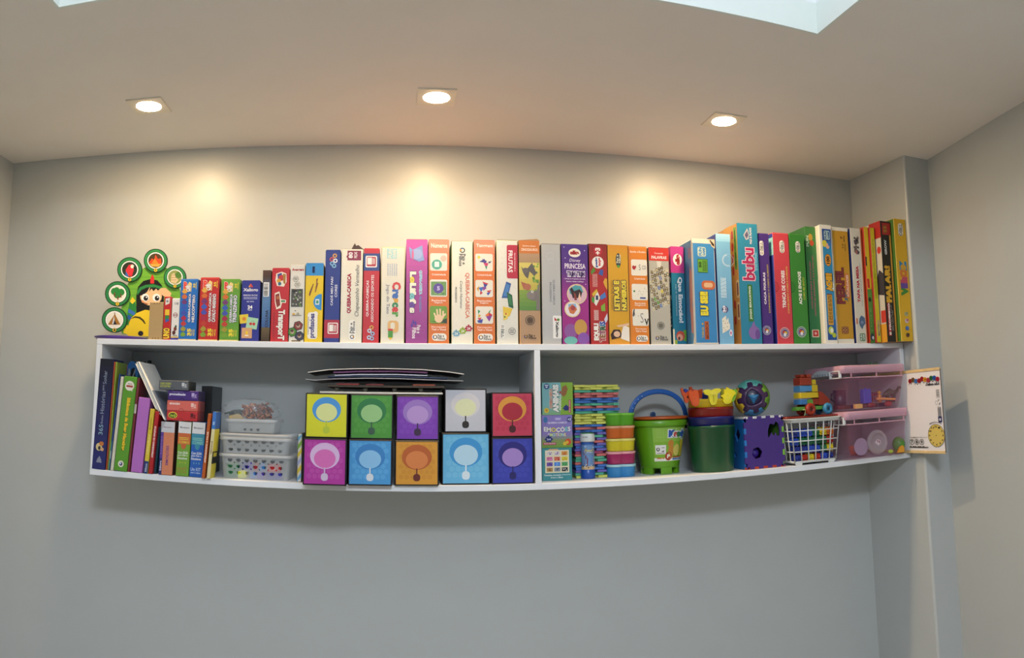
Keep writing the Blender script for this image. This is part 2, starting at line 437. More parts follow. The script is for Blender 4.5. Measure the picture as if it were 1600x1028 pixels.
def flap(A, rise, side='#7a5a3a', u0=0., u1=1., name='top_flap', tip=None, depth=.03):
    'an open tuck flap standing up at the top of a carton, higher at one end'
    w, h, d = A.w, A.h, A.d
    a, b = (rise, tip) if tip is not None else (rise, rise)
    x0, x1 = -w/2+u0*w, -w/2+u1*w
    P = [(x0, -d/2+.003, h), (x1, -d/2+.003, h), (x1, -d/2+.003+depth, h+b), (x0, -d/2+.003+depth, h+a)]
    mb = MB(); t = .0012
    mb.add(P+[(x, y, z+t) for x, y, z in P], [(0, 1, 2, 3), (4, 7, 6, 5), (0, 4, 5, 1), (1, 5, 6, 2), (2, 6, 7, 3), (3, 7, 4, 0)], side)
    return mb.build(name, CARD, A.o)
def tuck(A, c, n='tuck_flap'):
    'closed lid panel with a small gap to the walls of the carton'
    w, h, d = A.w, A.h, A.d
    return MB().box(-w/2+.0015, -d/2+.001, h+.0002, w/2-.0015, d/2-.002, h+.0016, c, bev=.0004).build(n, CARD, A.o)
def pf(A, u0, v0, u1, v1, rot, bg='#f4f1e8', fg='#1f1f22', pill=True):
    'publisher badge: open ring with the two-line name'
    if pill: A.rr(u0, v0, u1, v1, bg, .5 if rot else .45)
    du, dv = u1-u0, v1-v0
    if rot == 90:
        r = .3*du; cv = v0+.16*dv; A.ring((u0+u1)/2, cv, r, fg, .35); A.ell((u0+u1)/2+r*.6, cv, r*.35, '#e9a23a'); A.ell((u0+u1)/2, cv-r*.7*A.w/A.h, r*.3, '#3a6fc0')
        A.text('Pais e', u0+.14*du, v0+.34*dv, u0+.5*du, v0+.84*dv, fg, 90); A.text('Filhos', u0+.52*du, v0+.34*dv, u0+.88*du, v0+.92*dv, fg, 90)
    elif rot == -90:
        r = .3*du; cv = v1-.16*dv; A.ring((u0+u1)/2, cv, r, fg, .35); A.ell((u0+u1)/2-r*.6, cv, r*.35, '#e9a23a'); A.ell((u0+u1)/2, cv+r*.7*A.w/A.h, r*.3, '#3a6fc0')
        A.text('Pais e', u0+.5*du, v0+.16*dv, u0+.86*du, v0+.66*dv, fg, -90); A.text('Filhos', u0+.12*du, v0+.08*dv, u0+.48*du, v0+.66*dv, fg, -90)
    else:
        r = .3*dv*A.h/A.w; A.ring(u0+.2*du, (v0+v1)/2, r, fg, .35); A.ell(u0+.2*du-r*.7, (v0+v1)/2, r*.3, '#3a4fb0'); A.ell(u0+.2*du, v0+.75*dv, r*.3, '#e9a23a')
        A.text('Pais e', u0+.4*du, v0+.5*dv, u0+.82*du, v0+.86*dv, fg); A.text('Filhos', u0+.4*du, v0+.12*dv, u0+.9*du, v0+.48*dv, fg)
def barcode(A, u0, v0, u1, v1, rot=0, seed=3, bg='#f2f2f0'):
    A.rect(u0, v0, u1, v1, bg); rnd = random.Random(seed); a = .06
    while a < .92:
        b = a+rnd.choice((.015, .03, .045)); 
        if rot: A.rect(u0+(u1-u0)*.08, v0+(v1-v0)*a, u0+(u1-u0)*.8, v0+(v1-v0)*b, '#1a1a1a')
        else: A.rect(u0+(u1-u0)*a, v0+(v1-v0)*.2, u0+(u1-u0)*b, v0+(v1-v0)*.95, '#1a1a1a')
        A.L -= 1; a = b+rnd.choice((.015, .03))
    A.L += 1
def jig(A, cu, cv, su, c, out=None, n=5):
    'a jigsaw piece of half-width su'
    sv = su*A.w/A.h
    if out: jig(A, cu, cv, su*1.12, out)
    A.rect(cu-su*.72, cv-sv*.72, cu+su*.72, cv+sv*.72, c); A.L -= 1
    for a, b in ((.85, 0), (-.85, 0), (0, .85)): A.ell(cu+a*su, cv+b*sv, su*.28, c, n=8); A.L -= 1
    A.L += 1
def speck(A, u0, v0, u1, v1, cols, n, seed, r=.05):
    rnd = random.Random(seed)
    for i in range(n):
        c = rnd.choice(cols); cu, cv = rnd.uniform(u0+r, u1-r), rnd.uniform(v0, v1); k = rnd.uniform(.5, 1)*r; a = rnd.uniform(0, 6); q = A.w/A.h
        A.poly([(cu+k*cos(a+t)*rnd.uniform(.6, 1.1), cv+k*q*sin(a+t)*rnd.uniform(.6, 1.1)) for t in (0, 1.2, 2.4, 3.7, 5)], c)
        A.L -= .7

# --- the cut-out board with the round picture discs, on its purple stand
YG = -.135
gl = at(222, 528, 1, YG)
board = empty('cutout_board', (gl.x, YG, ZT), 'green cut-out display board of a child ringed by round picture discs, on a purple stand', 'display board')
LP = Vector((gl.x, YG, ZT))
def px_art(y, off=0.): return Art(lambda u, v, l: at(u, v, 1, y)-LP+Vector((0, -l+off, 0)), 1., 1.)
def px_prism(poly, y, depth, c, side, name, parent, org, mat=CARD):
    q = [at(a, b, 1, y)-org for a, b in poly]; mb = MB()
    s = sum((q[i].x*q[(i+1) % len(q)].z-q[(i+1) % len(q)].x*q[i].z) for i in range(len(q)))
    if s < 0: q.reverse()
    mb.prism([(p.x, p.z) for p in q], (0, q[0].y, 0), (1, 0, 0), (0, 0, 1), (0, -1, 0), depth, c, side)
    return mb.build(name, mat, parent)
GB = [(190, 521), (189, 500), (190, 480), (194, 455), (203, 437), (215, 424), (230, 416), (250, 414), (265, 421), (276, 436), (281, 455), (283, 480), (283, 524), (240, 526), (212, 525)]
bb = px_prism(GB, YG, .006, '#74b53a', '#2e6a35', 'backboard', board, LP)
G = px_art(YG)
for k in range(9):
    y = 432+k*9.5; G.poly([(204-k*1.4, y), (276, y+1.5), (276, y+2.3), (204-k*1.4, y+.8)], '#5f9e30')
# feather cluster, hair, face, hand, dress
G.poly([(196, 520), (199, 490), (203, 470), (210, 466), (213, 480), (210, 505), (208, 520)], '#2f8a3c')
G.poly([(203, 471), (207, 464), (212, 470), (207, 475)], '#f0d12e'); G.poly([(201, 482), (211, 488), (211, 494), (200, 488)], '#3f74c8'); G.poly([(200, 491), (210, 498), (209, 505), (199, 497)], '#2a58ad'); G.poly([(201, 503), (206, 500), (204, 512)], '#d8402e')
G.poly([(213, 488), (213, 462), (216, 448), (224, 439), (235, 436), (246, 438), (253, 446), (256, 460), (256, 492), (240, 500), (214, 498)], '#151414')
G.ell(236, 463, 17, '#f3c99a', 14.5); G.poly([(219, 462), (219, 452), (228, 446), (234, 449), (230, 456), (224, 461)], '#151414'); G.poly([(233, 456), (235, 447), (249, 449), (252, 460), (244, 451), (240, 455), (237, 451)], '#151414')
G.poly([(214, 457), (218, 449), (228, 445), (240, 444), (253, 448), (254, 453), (243, 449), (230, 449), (221, 453), (215, 461)], '#2f8a44')
G.poly([(235, 443), (235, 436), (238, 428), (241, 434), (241, 443)], '#d22f2c')
for cx in (227, 244.5):
    G.ell(cx, 465, 6, '#ffffff', 6); G.ell(cx+1, 466, 3.6, '#1a1413', 4); G.ell(cx+2, 464.5, 1.1, '#ffffff')
G.poly([(222, 472), (229, 476), (233, 475), (229, 474)], '#b0552f'); G.ell(223.5, 471, 2, '#eea36f')
G.poly([(246, 455), (252, 450), (259, 450), (268, 458), (266, 464), (256, 463)], '#f0c293')
G.poly([(200, 525), (200, 510), (205, 497), (214, 489), (227, 484), (240, 486), (248, 500), (250, 526)], '#f1d32a')
G.poly([(193, 520), (194, 508), (200, 508), (200, 523)], '#f1d32a')
G.poly([(203, 499), (211, 494), (219, 495), (225, 500), (228, 506), (226, 506), (222, 501), (217, 497.5), (211, 496.5)], '#3a3212'); G.ell(220, 521, 4.2, '#241b2a', 4)
G.done('figure_print', board)
def disc(px, py, r, num, paint):
    yy = YG-.004; org = LP
    poly = [(px+r*cos(2*pi*i/28), py+r*sin(2*pi*i/28)) for i in range(28)]
    d = px_prism(poly, yy, .004, '#2f8a4c', '#1c3d26', 'picture_disc', board, org)
    A = px_art(yy); A.ring(px, py, r, '#173a22', .07); A.ring(px, py, r*.74, '#173a22', .05); A.ell(px, py, r*.7, '#f4f0e2'); paint(A, px, py, r*.62)
    A.ring(px, py, r*.68, '#ffffff', .1); A.ell(px, py+r*.8, r*.17, '#2b2410'); A.ell(px, py+r*.8, r*.14, '#f4d43c'); A.text(num, px-1, py+r*.8+1.6, px+1, py+r*.8-1.6, '#2b2410')
    A.done('disc_print', d)
def tipi(A, x, y, r):
    A.poly([(x-r*.85, y+r*.6), (x+r*.05, y-r*.75), (x+r*.75, y+r*.6)], '#a9762e'); A.poly([(x-r*.25, y+r*.6), (x+r*.02, y), (x+r*.3, y+r*.6)], '#1e2126'); A.poly([(x-r*.3, y+r*.5), (x-r*.05, y-r*.5), (x+r*.02, y), (x-r*.15, y+r*.55)], '#d8dfe4')
    A.poly([(x, y-r*.95), (x+r*.08, y-r*.95), (x+r*.1, y-r*.6), (x, y-r*.6)], '#4a2c16')
def trees(A, x, y, r):
    for a, b, s in ((-.4, -.3, .45), (.45, -.2, .45), (.0, .1, .5), (-.1, -.5, .35)): A.ell(x+a*r, y+b*r, s*r, '#2f8a40')
    for a, b in ((-.35, 0), (.45, .15), (.05, .45)): A.poly([(x+a*r-1, y+b*r+4), (x+a*r-.6, y+b*r-2), (x+a*r+.6, y+b*r-2), (x+a*r+1, y+b*r+4)], '#8a2f22')
def macaw(A, x, y, r):
    A.ell(x, y, r, '#2c3526'); A.poly([(x-r*.5, y+r*.8), (x-r*.5, y), (x-r*.1, y-r*.6), (x+r*.4, y-r*.7), (x+r*.6, y-r*.2), (x+r*.3, y+r*.9)], '#d83440'); A.ell(x+r*.35, y-r*.4, r*.24, '#f3eee0'); A.poly([(x+r*.5, y-r*.5), (x+r*.75, y-r*.1), (x+r*.5, y-r*.1)], '#231e1e'); A.poly([(x-r*.6, y+r*.8), (x-r*.45, y+r*.2), (x-r*.1, y+r*.9)], '#3b72b8')
def fire(A, x, y, r):
    A.ell(x, y, r, '#4a3a20'); A.poly([(x-r*.9, y+r*.3), (x-r*.5, y-r*.3), (x-r*.2, y-r*.1), (x, y-r*.8), (x+r*.3, y-r*.2), (x+r*.7, y-r*.3), (x+r*.8, y+r*.4), (x, y+r*.6)], '#e2481f'); A.poly([(x-r*.5, y+r*.3), (x-r*.1, y-r*.3), (x+r*.4, y+r*.4), (x, y+r*.6)], '#f28a2a'); A.poly([(x-r*.8, y+r*.4), (x, y+r*.5), (x+r*.8, y+r*.4), (x+r*.4, y+r*.85), (x-r*.5, y+r*.8)], '#d9a64a')
def jaguar(A, x, y, r):
    A.ell(x, y, r, '#8f9a5a'); A.ell(x+r*.5, y-r*.3, r*.45, '#4d7a2e'); A.poly([(x-r*.6, y+r*.7), (x-r*.5, y-r*.4), (x-r*.1, y-r*.6), (x+r*.1, y), (x+r*.5, y+r*.4), (x+r*.1, y+r*.9)], '#dcc49a')
    for i in range(9): A.ell(x-r*.4+(i % 3)*r*.25, y-r*.3+(i//3)*r*.35, r*.06, '#4a3a22', n=6)
disc(178.9, 499.8, 20, '1', tipi); disc(183.6, 459, 19.7, '2', trees); disc(202.6, 421.2, 19.5, '3', macaw); disc(243.2, 407.2, 18.7, '4', fire); disc(273.4, 433, 17.6, '5', jaguar)
pc = at(186, 524, 1, -.15)
mb = MB(); mb.lathe([(.05, .0003), (.066, .004), (.076, .012), (.0775, .0135), (.074, .0125), (.06, .006), (.0, .006)], '#5b3fa0', 36, at=(pc.x-LP.x, -.135-LP.y, 0), sx=1.04, cap1=False)
mb.build('stand', PLAST, board)

# --- small boxes at the left end
A = carton('cardboard_box', 'small plain brown corrugated cardboard box in front of the green cut-out board', (232, 254.5, 528), (233.5, 254.5, 469), .01, .05, '#b79a6b', '#a58757', edge='#c2a87c', group=None)
for v in (.02, .94): 
    for k in range(3): A.rect(.3+k*.2, v, .36+k*.2, v+.045, '#8a6c42')
A.done('fluted_edge', A.o)
A = carton('card_game_box', 'slim red card game box tilting beside the brown cardboard box', (255.6, 267, 529), (254.8, 266.6, 461), .01, .06, '#c3242a', '#9c1a20', edge='#d84a44')
A.poly([(.2, .8), (.75, .84), (.8, .97), (.2, .95)], '#e8e6e2'); A.ell(.45, .89, .16, '#8a8f98'); A.rect(.2, .57, .8, .7, '#f0c93a'); A.poly([(.2, .46), (.8, .5), (.75, .56), (.25, .56)], '#2f8a44'); A.poly([(.3, .4), (.8, .44), (.75, .49), (.3, .47)], '#3a66c0'); A.ell(.4, .18, .2, '#f2efe8', .05)
A.text('UNO', .12, .04, .9, .27, '#ffd93a', 90, .05, out='#1d1212', ow=.12)
A.done('front_print', A.o)
A = carton('card_game_box', 'slim white card game box with a blue foot beside the red card box', (268, 280, 528.5), (267.6, 280, 463), .012, .06, '#e9e8e6', '#d9d8d4')
A.rect(0, 0, 1, .06, '#3d3f9a'); A.rect(0, .06, 1, .085, '#e4c24a'); A.ring(.5, .6, .3, '#8e2c34', .22); A.lines(1, .25, .58, .8, .62, '#8e2c34'); A.text('CUBE', .3, .85, .85, .9, '#3a3a44', bold=.01); A.ell(.55, .27, .2, '#7b3a2c', .05); A.ell(.4, .18, .22, '#5a2b24', .05); A.ell(.62, .33, .12, '#2f5a30', .03); A.lines(2, .25, .09, .85, .13, '#555555')
A.done('front_print', A.o)

def puzzle35(label, bot, top, base, dark, word, seed):
    A = carton('puzzle_box', label, bot, top, .012, .07, base, dark, edge=base)
    for k in range(10): A.rect(0, .05+k*.095, .98, .053+k*.095, dark)
    A.text('B', .19, .85, .36, .95, '#e8443a', 0, .06, out='#f4efe0', ow=.1); A.poly([(.3, .86), (.62, .79), (.64, .93), (.5, .96)], '#f2d98a'); A.text('OB', .32, .8, .56, .9, '#f4f4f4', 90, .05, out='#a8642a', ow=.1)
    cs = ['#e7b24c', '#d9733a', '#7b3f7d', '#3f62c4', '#4a58b8', '#b02f50', '#c8443a', '#a7a03a', '#7fa838']
    for k in range(9): jig(A, .25, .8-k*.088, .15, cs[k])
    A.text(word[0], .5, .3, .64, .76, '#f4f4f8', 90, .03, out='#1d3878' if base != '#c62f2f' else '#7a1414', ow=.09)
    A.text(word[1], .68, .3, .86, .74, '#f4f4f8', 90, .03, out='#1d3878' if base != '#c62f2f' else '#7a1414', ow=.09)
    A.text('35', .5, .08, .68, .19, '#f6df3e', 90, .05); A.text('PEÇAS', .72, .08, .8, .18, '#f6df3e', 90, .02); A.text('PIECES', .84, .08, .9, .18, '#f6df3e', 90, .02); A.text('35', .72, .86, .84, .93, '#f6df3e', 90, .03); A.lines(1, .87, .84, .93, .95, '#f6df3e', 90, seed)
    A.rect(0, 0, 1, .022, '#d9c27a')
    A.done('front_print', A.o); tuck(A, base)
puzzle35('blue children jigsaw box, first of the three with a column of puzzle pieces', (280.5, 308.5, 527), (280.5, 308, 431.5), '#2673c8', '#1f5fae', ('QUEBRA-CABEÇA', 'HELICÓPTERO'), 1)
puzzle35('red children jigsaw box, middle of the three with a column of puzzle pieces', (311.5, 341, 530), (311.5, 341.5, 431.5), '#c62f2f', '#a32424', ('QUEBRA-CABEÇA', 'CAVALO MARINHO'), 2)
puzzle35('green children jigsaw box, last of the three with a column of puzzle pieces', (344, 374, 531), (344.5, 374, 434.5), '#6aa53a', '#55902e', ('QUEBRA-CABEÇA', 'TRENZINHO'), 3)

A = carton('memory_game_box', 'dark blue memory game box with three small picture cards printed low', (376.5, 405.5, 532.5), (376.8, 405.5, 437.5), .012, .09, '#2c3490', '#222a78')
A.text('Xalingo', .1, .81, .88, .875, '#f2f2f6', 0, .03); A.ell(.48, .93, .06, '#e2533a'); A.ell(.42, .905, .05, '#e9a23a'); A.ell(.55, .905, .05, '#d8402e'); A.text('MEMÓRIA FRUTAS', .1, .75, .86, .775, '#f2f2f6'); A.lines(2, .12, .69, .86, .735, '#b8bce0', 0, 4); A.text('REF. 5977.3', .3, .645, .68, .665, '#d8daf0')
A.text('24', .36, .54, .6, .59, '#ffffff', 0, .04); A.text('PEÇAS', .36, .505, .6, .525, '#ffffff')
def mini(u, v, s, bg, paint, rot=0):
    q = A.w/A.h; c_, s_ = cos(rot), sin(rot)
    A.poly([(u+s*(a*c_-b*s_), v+s*q*(a*s_+b*c_)) for a, b in ((-1, -1), (1, -1), (1, 1), (-1, 1))], bg); paint(u, v)
mini(.18, .37, .24, '#e7cf3e', lambda u, v: A.ell(u, v, .1, '#e08a3a'), .1)
mini(.62, .3, .3, '#a9d9b4', lambda u, v: (A.ell(u-.07, v-.01, .08, '#c8342e'), A.ell(u+.1, v-.012, .08, '#c8342e'), A.rect(u-.05, v+.03, u+.12, v+.035, '#3a6a2e')), -.15)
mini(.35, .14, .28, '#d8a878', lambda u, v: (A.ell(u, v, .07, '#f0c93a', .035), A.rect(u-.1, v-.05, u+.1, v-.035, '#f4efe0')), 0)
A.done('front_print', A.o); tuck(A, '#2c3490')

A = carton('game_box', 'slim brown and blue game box with a barcode sticker beside the dark blue box', (409, 422, 534), (409.5, 423, 422), .015, .14, '#5a4028', '#33241a')
A.grad(.58, .9, '#5f88b8', '#4a3424', 10); A.grad(.2, .58, '#3a5f9a', '#5f88b8', 8); A.grad(.0, .2, '#3a2a1e', '#6a5a3a', 6); A.grad(.9, 1, '#4a3424', '#5a3a24', 3)
barcode(A, .12, .63, .8, .83, 90, 5); A.text('COLUNA', .45, .2, .75, .44, '#23201e', 90, .03)
A.done('front_print', A.o)

A = carton('game_box', 'red game box with a toy ship drawing and white downward lettering', (423.5, 451.5, 535), (424, 450.5, 420), .012, .16, '#c02a33', '#9c1f28')
A.poly([(.24, .93), (.55, .955), (.82, .93), (.85, .82), (.7, .75), (.3, .76), (.2, .84)], '#f0e6d6'); A.poly([(.3, .92), (.55, .94), (.62, .85), (.35, .84)], '#3a4a8c'); A.ell(.55, .87, .17, '#c8342e'); A.ell(.4, .83, .12, '#d8a23a'); A.poly([(.62, .93), (.8, .92), (.78, .78), (.66, .8)], '#a88030'); A.ell(.45, .79, .1, '#2f6a8c')
A.poly([(.18, .66), (.45, .685), (.55, .58), (.85, .57), (.84, .53), (.62, .53), (.55, .46), (.3, .44), (.2, .54)], '#f0e6d6'); A.poly([(.22, .64), (.44, .66), (.52, .5), (.34, .465), (.24, .55)], '#8a2f28'); A.ell(.38, .6, .1, '#b86a3a'); A.rect(.56, .54, .8, .565, '#3f8a5a')
A.text('TransporT', .34, .03, .78, .43, '#f4f1ea', -90, .05, out='#8a1a20', ow=.09); A.lines(1, .14, .06, .22, .4, '#8f2a30', -90, 7)
A.done('front_print', A.o); tuck(A, '#c02a33')

A = carton('game_box', 'white game box with small dark comic portraits and hexagons, beside the red box', (452.5, 476, 535.7), (452, 475.5, 413.5), .014, .17, '#e3e1d8', '#d4d1c6', edge='#d9d6ca')
A.text('Avengers', .12, .905, .9, .945, '#a8262c', 0, .04); 
for u, v in ((.38, .81), (.5, .735)):
    A.poly([(u+.21*cos(k*pi/3), v+.21*A.w/A.h*sin(k*pi/3)) for k in range(6)], '#5a5a58'); A.poly([(u+.185*cos(k*pi/3), v+.185*A.w/A.h*sin(k*pi/3)) for k in range(6)], '#e3e1d8'); A.lines(2, u-.11, v-.02, u+.11, v+.02, '#5a5a58')
A.rect(.1, .45, .88, .68, '#4d4f4a'); speck(A, .1, .46, .88, .67, ['#c8c8c0', '#2a2c2a', '#7a4a3a', '#6a8a4a', '#8f8f88'], 26, 11, .12)
A.ell(.4, .4, .05, '#3a3a3a', .006); A.ell(.3, .355, .1, '#d8b060'); A.ell(.58, .36, .1, '#b0a890'); A.lines(1, .2, .335, .8, .35, '#3a3a3a')
for u, v, c in ((.62, .21, '#8a3a34'), (.24, .13, '#4f8a34'), (.72, .08, '#3a4058')):
    A.poly([(u+.34*cos(k*pi/3+.3), v+.34*A.w/A.h*sin(k*pi/3+.3)) for k in range(6)], '#2a2826'); A.poly([(u+.29*cos(k*pi/3+.3), v+.29*A.w/A.h*sin(k*pi/3+.3)) for k in range(6)], c); A.L += 1; A.ell(u, v, .13, '#b8a08a'); A.ell(u-.02, v+.015, .1, '#5a3a34')
A.rect(.2, .01, .8, .025, '#6a5a3a'); A.done('front_print', A.o); tuck(A, '#c8c4b8')

A = carton('game_box', 'yellow game box with a light blue top band and rolling pin drawing', (477, 505, 535.8), (476.2, 504, 412.3), .012, .17, '#e8c821', '#c9a51c', right='#b59a20')
A.rect(0, .845, 1, 1, '#2f8fd6'); A.rect(.36, .88, .52, .96, '#1e3f7a'); A.lines(1, .38, .88, .48, .96, '#dfe9f4', 90)
A.poly([(.6, .8), (.68, .81), (.66, .75), (.72, .75), (.6, .64), (.56, .7), (.6, .72)], '#8a5a34'); A.poly([(.66, .81), (.7, .815), (.58, .63), (.53, .63)], '#8a5a34'); A.poly([(.42, .74), (.47, .74), (.32, .62), (.26, .58), (.2, .6), (.24, .64)], '#7a4a2c')
A.ell(.93, .51, .46, '#2f8fd6', None, 18, pi/2, 1.5*pi); A.rect(.58, .475, .8, .545, '#dce9f2'); A.rect(.62, .49, .76, .53, '#3f9a7a')
A.rr(.17, .045, .72, .38, '#f4f1ea', .25); A.ell(.3, .34, .14, '#f4f1ea'); A.ell(.6, .36, .14, '#f4f1ea'); A.text('profissões', .28, .06, .62, .36, '#4a4a88', 90, .04); A.lines(1, .18, .1, .25, .32, '#8a8a9a', 90)
A.done('front_print', A.o); tuck(A, '#2f8fd6')

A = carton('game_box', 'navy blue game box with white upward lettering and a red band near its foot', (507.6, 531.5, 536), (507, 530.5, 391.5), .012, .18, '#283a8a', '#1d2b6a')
A.rect(0, .05, 1, .245, '#b02a40'); A.rr(.24, .095, .92, .215, '#f0ece8', .12); A.rr(.3, .105, .86, .205, '#b8283c', .1); A.text('1', .4, .125, .56, .19, '#f4f1ec', 0, .04); A.lines(3, .58, .12, .82, .19, '#f4f1ec', 90)
A.text('CADÊ MEU PAR?', .36, .4, .54, .71, '#dfe3f2', 90, .02); A.text('CORES', .66, .49, .82, .625, '#dfe3f2', 90, .02)
for u, v, c in ((.62, .94, '#d8a04a'), (.42, .9, '#c8442e'), (.66, .885, '#e0e4ee'), (.45, .855, '#7fb3d8'), (.58, .83, '#7fb3d8')): A.ell(u, v, .15, c); A.ell(u, v, .07, '#28408f')
A.done('front_print', A.o); tuck(A, '#283a8a')

A = carton('puzzle_box', 'cream jigsaw box with crimson lettering and a torn brown flap at its top', (532.7, 567.6, 536), (532, 564.5, 389.5), .012, .19, '#ecE8d8', '#cfc9b4', edge='#f2efe2')
jig(A, .5, .92, .24, '#8e2c4c'); A.rect(.28, .88, .92, .985, '#8e2c4c'); A.text('80', .34, .905, .52, .965, '#f2ecec', 90, .04); A.text('PEÇAS', .6, .905, .76, .97, '#f2ecec', 90)
A.text('QUEBRA-CABEÇA', .3, .315, .5, .735, '#a8243c', 90, .05); A.text('Chapeuzinho Vermelho', .66, .28, .9, .83, '#2a2422', 90, .0, .25)
pf(A, .4, .03, .72, .245, 90, '#f8f6ee'); A.done('front_print', A.o)
flap(A, .0, '#5a3a24', .0, .98, 'torn_flap', .006); fl = MB()
fl.prism([(-.001, 0), (.034, 0), (.018, .013), (.012, .011), (.009, .018), (.005, .012)], (-A.w/2+.026, -A.d/2+.012, A.h+.0012), (1, 0, 0), (0, 0, 1), (0, -1, 0), .0018, '#4a3020'); fl.build('torn_corner', CARD, A.o)

A = carton('puzzle_box', 'red jigsaw box with a navy band and white square emblem near the top', (568.8, 594, 536), (565.8, 591.2, 388.5), .012, .19, '#c22a35', '#2a2640', right='#211f30')
A.rect(0, .765, 1, .95, '#2d4488'); A.rr(.12, .8, .84, .925, '#f0ece8', .12); A.rr(.2, .812, .77, .913, '#b8283c', .1); A.text('1', .3, .835, .46, .9, '#f4f1ec', 0, .04); A.lines(3, .48, .835, .72, .9, '#f4f1ec', 90)
A.text('QUEBRA-CABEÇAS', .2, .28, .37, .66, '#f4ecec', 90, .02); A.text('ASSOCIANDO OS ESPORTES', .5, .22, .66, .72, '#f4ecec', 90, .01)
for u, v, c in ((.55, .165, '#d8a04a'), (.42, .13, '#c8d8e8'), (.62, .1, '#8fb8dd'), (.4, .06, '#b8d0ea'), (.58, .05, '#8fb8dd')): A.ell(u, v, .13, c); A.ell(u, v, .06, '#a02430')
A.done('front_print', A.o); tuck(A, '#c22a35')

A = carton('game_box', 'cream game box ruled like a notebook with rainbow downward lettering', (596, 632.5, 536.5), (594.5, 631.6, 386.3), .012, .2, '#ece7d6', '#d8ceb0', edge='#e4cf96')
for k in range(42): A.rect(.02, .03+k*.0225, .98, .0318+k*.0225, '#d9dcd6'); A.L -= 1
A.L += 1
A.rect(.24, .88, .66, .985, '#a9d8dc'); A.text('FUN', .3, .89, .44, .975, '#ece7d6', 90, .03); A.text('GAME', .48, .89, .62, .975, '#ece7d6', 90, .03)
A.lines(5, .24, .7, .7, .83, '#b9c2cc', 90, 9)
A.text('Crescer', .5, .28, .82, .63, '#000000', -90, .06, cols=['#d03a3a', '#3a6ab8', '#3a6ab8', '#e0a83a', '#3a8a5a', '#d03a3a', '#58a040'])
A.text('Jogo do Tato', .2, .305, .37, .61, '#454a78', -90, .0)
A.rr(.3, .11, .76, .235, '#e5b877', .3); A.rr(.42, .145, .6, .215, '#ece7d6', .4); A.rect(.32, .06, .52, .14, '#4f9a3e'); A.poly([(.32, .06), (.52, .06), (.42, .035)], '#f0c93a'); A.rect(.32, .13, .52, .15, '#d03a3a')
A.done('front_print', A.o); tuck(A, '#d8ceb0')

A = carton('puzzle_box', 'violet jigsaw box with bubble letters and a pale blue shape near the top', (634.8, 668.3, 536.3), (634, 667.6, 373.8), .012, .21, '#b8469f', '#a0407f', edge='#d47a5a')
A.grad(.0, .5, '#9a3f8f', '#a9479a', 6); A.grad(.5, 1., '#a9479a', '#cf58b0', 6)
rnd = random.Random(4)
for k in range(16): A.ring(rnd.uniform(.12, .88), rnd.uniform(.04, .96), rnd.uniform(.06, .12), '#b75aa8', .12, 14)
A.poly([(.12, .93), (.3, .9), (.75, .945), (.78, .87), (.85, .8), (.6, .785), (.45, .8), (.2, .82)], '#8fa6dd'); A.ell(.5, .86, .25, '#a3b4e4'); A.L += 1; A.ell(.3, .85, .05, '#d86a9a', .05)
A.text('QUEBRA-CABEÇA', .6, .47, .74, .7, '#7ac2e6', -90, .03, out='#f0eef4', ow=.09); A.text('PROGRESSIVO', .62, .3, .72, .45, '#58a0d8', -90, .01)
A.text('LoLifofos', .2, .3, .44, .68, '#f2eedd', -90, .09, out='#5a3570', ow=.14, cols=['#f2eedd', '#e9d34a', '#f2eedd', '#f2eedd', '#f2eedd', '#7ac2c8', '#f2eedd', '#6a4aa0', '#f2eedd'])
for a, b in ((.35, .2), (.28, .17), (.45, .19)): A.poly([(a, b+.03), (a+.06, b), (a, b-.02), (a-.05, b)], '#5a3fa8')
A.text('País e', .52, .1, .68, .175, '#f0e4ee', -90, .03); A.text('Filhos', .3, .05, .48, .15, '#f0e4ee', -90, .03)
A.done('front_print', A.o); tuck(A, '#b0603a')

def panel3(label, bot, top, title, paints, words, small):
    A = carton('learning_game_box', label, bot, top, .014, .21, '#e27a33', '#4c7a3a', edge='#eaa46a', top='#b86a34')
    A.grad(.7, 1, '#e27a33', '#e89478', 5); A.text(title, .12, .925, .9, .965, '#fbeadc', 0, .03)
    for (v0, v1), p, wd in zip(((.7, .87), (.45, .615), (.195, .36)), paints, words):
        A.rr(.07, v0, .9, v1, '#e9e6da', .1); p(A, v0, v1)
        ls = wd.split('|')
        for i, t in enumerate(ls): A.text(t, .16 if len(t) > 6 else .3, v0-.045-.022*i, .84 if len(t) > 6 else .68, v0-.027-.022*i, '#fbeadc')
    pf(A, .18, .03, .88, .1, 0); A.done('front_print', A.o); tuck(A, '#c97236')
    return A
def num1(A, a, b): A.ell(.4, a+.06, .25, '#57b09a'); A.text('1', .34, a+.04, .46, a+.085, '#e8f4ee', 0, .04); A.ell(.72, a+.12, .15, '#efc0b0')
def num2(A, a, b): A.rect(.12, a+.012, .86, b-.02, '#6f9a5a'); speck(A, .12, a+.02, .86, b-.03, ['#8fb46a', '#5f8a50', '#9fbf7a'], 14, 3, .09); A.ell(.48, a+.08, .25, '#5f4a9a'); A.text('5', .42, a+.062, .54, a+.098, '#cbbfe8', 0, .04)
def num3(A, a, b):
    A.rr(.07, a, .9, b, '#6da03a', .1); A.poly([(.07, a+.02), (.9, a+.0), (.9, a+.05), (.5, a+.02)], '#34402e')
    for k, (x, t) in enumerate(((.26, .1), (.36, .135), (.48, .14), (.6, .12))): A.poly([(x+.06, a+.05), (x+.14, a+.05), (x+.06+k*.03, a+t), (x-.02+k*.03, a+t)], '#f0cfa6')
    A.ell(.5, a+.045, .2, '#f0cfa6'); A.poly([(.6, a+.03), (.85, a+.085), (.82, a+.1), (.62, a+.06)], '#f0cfa6')
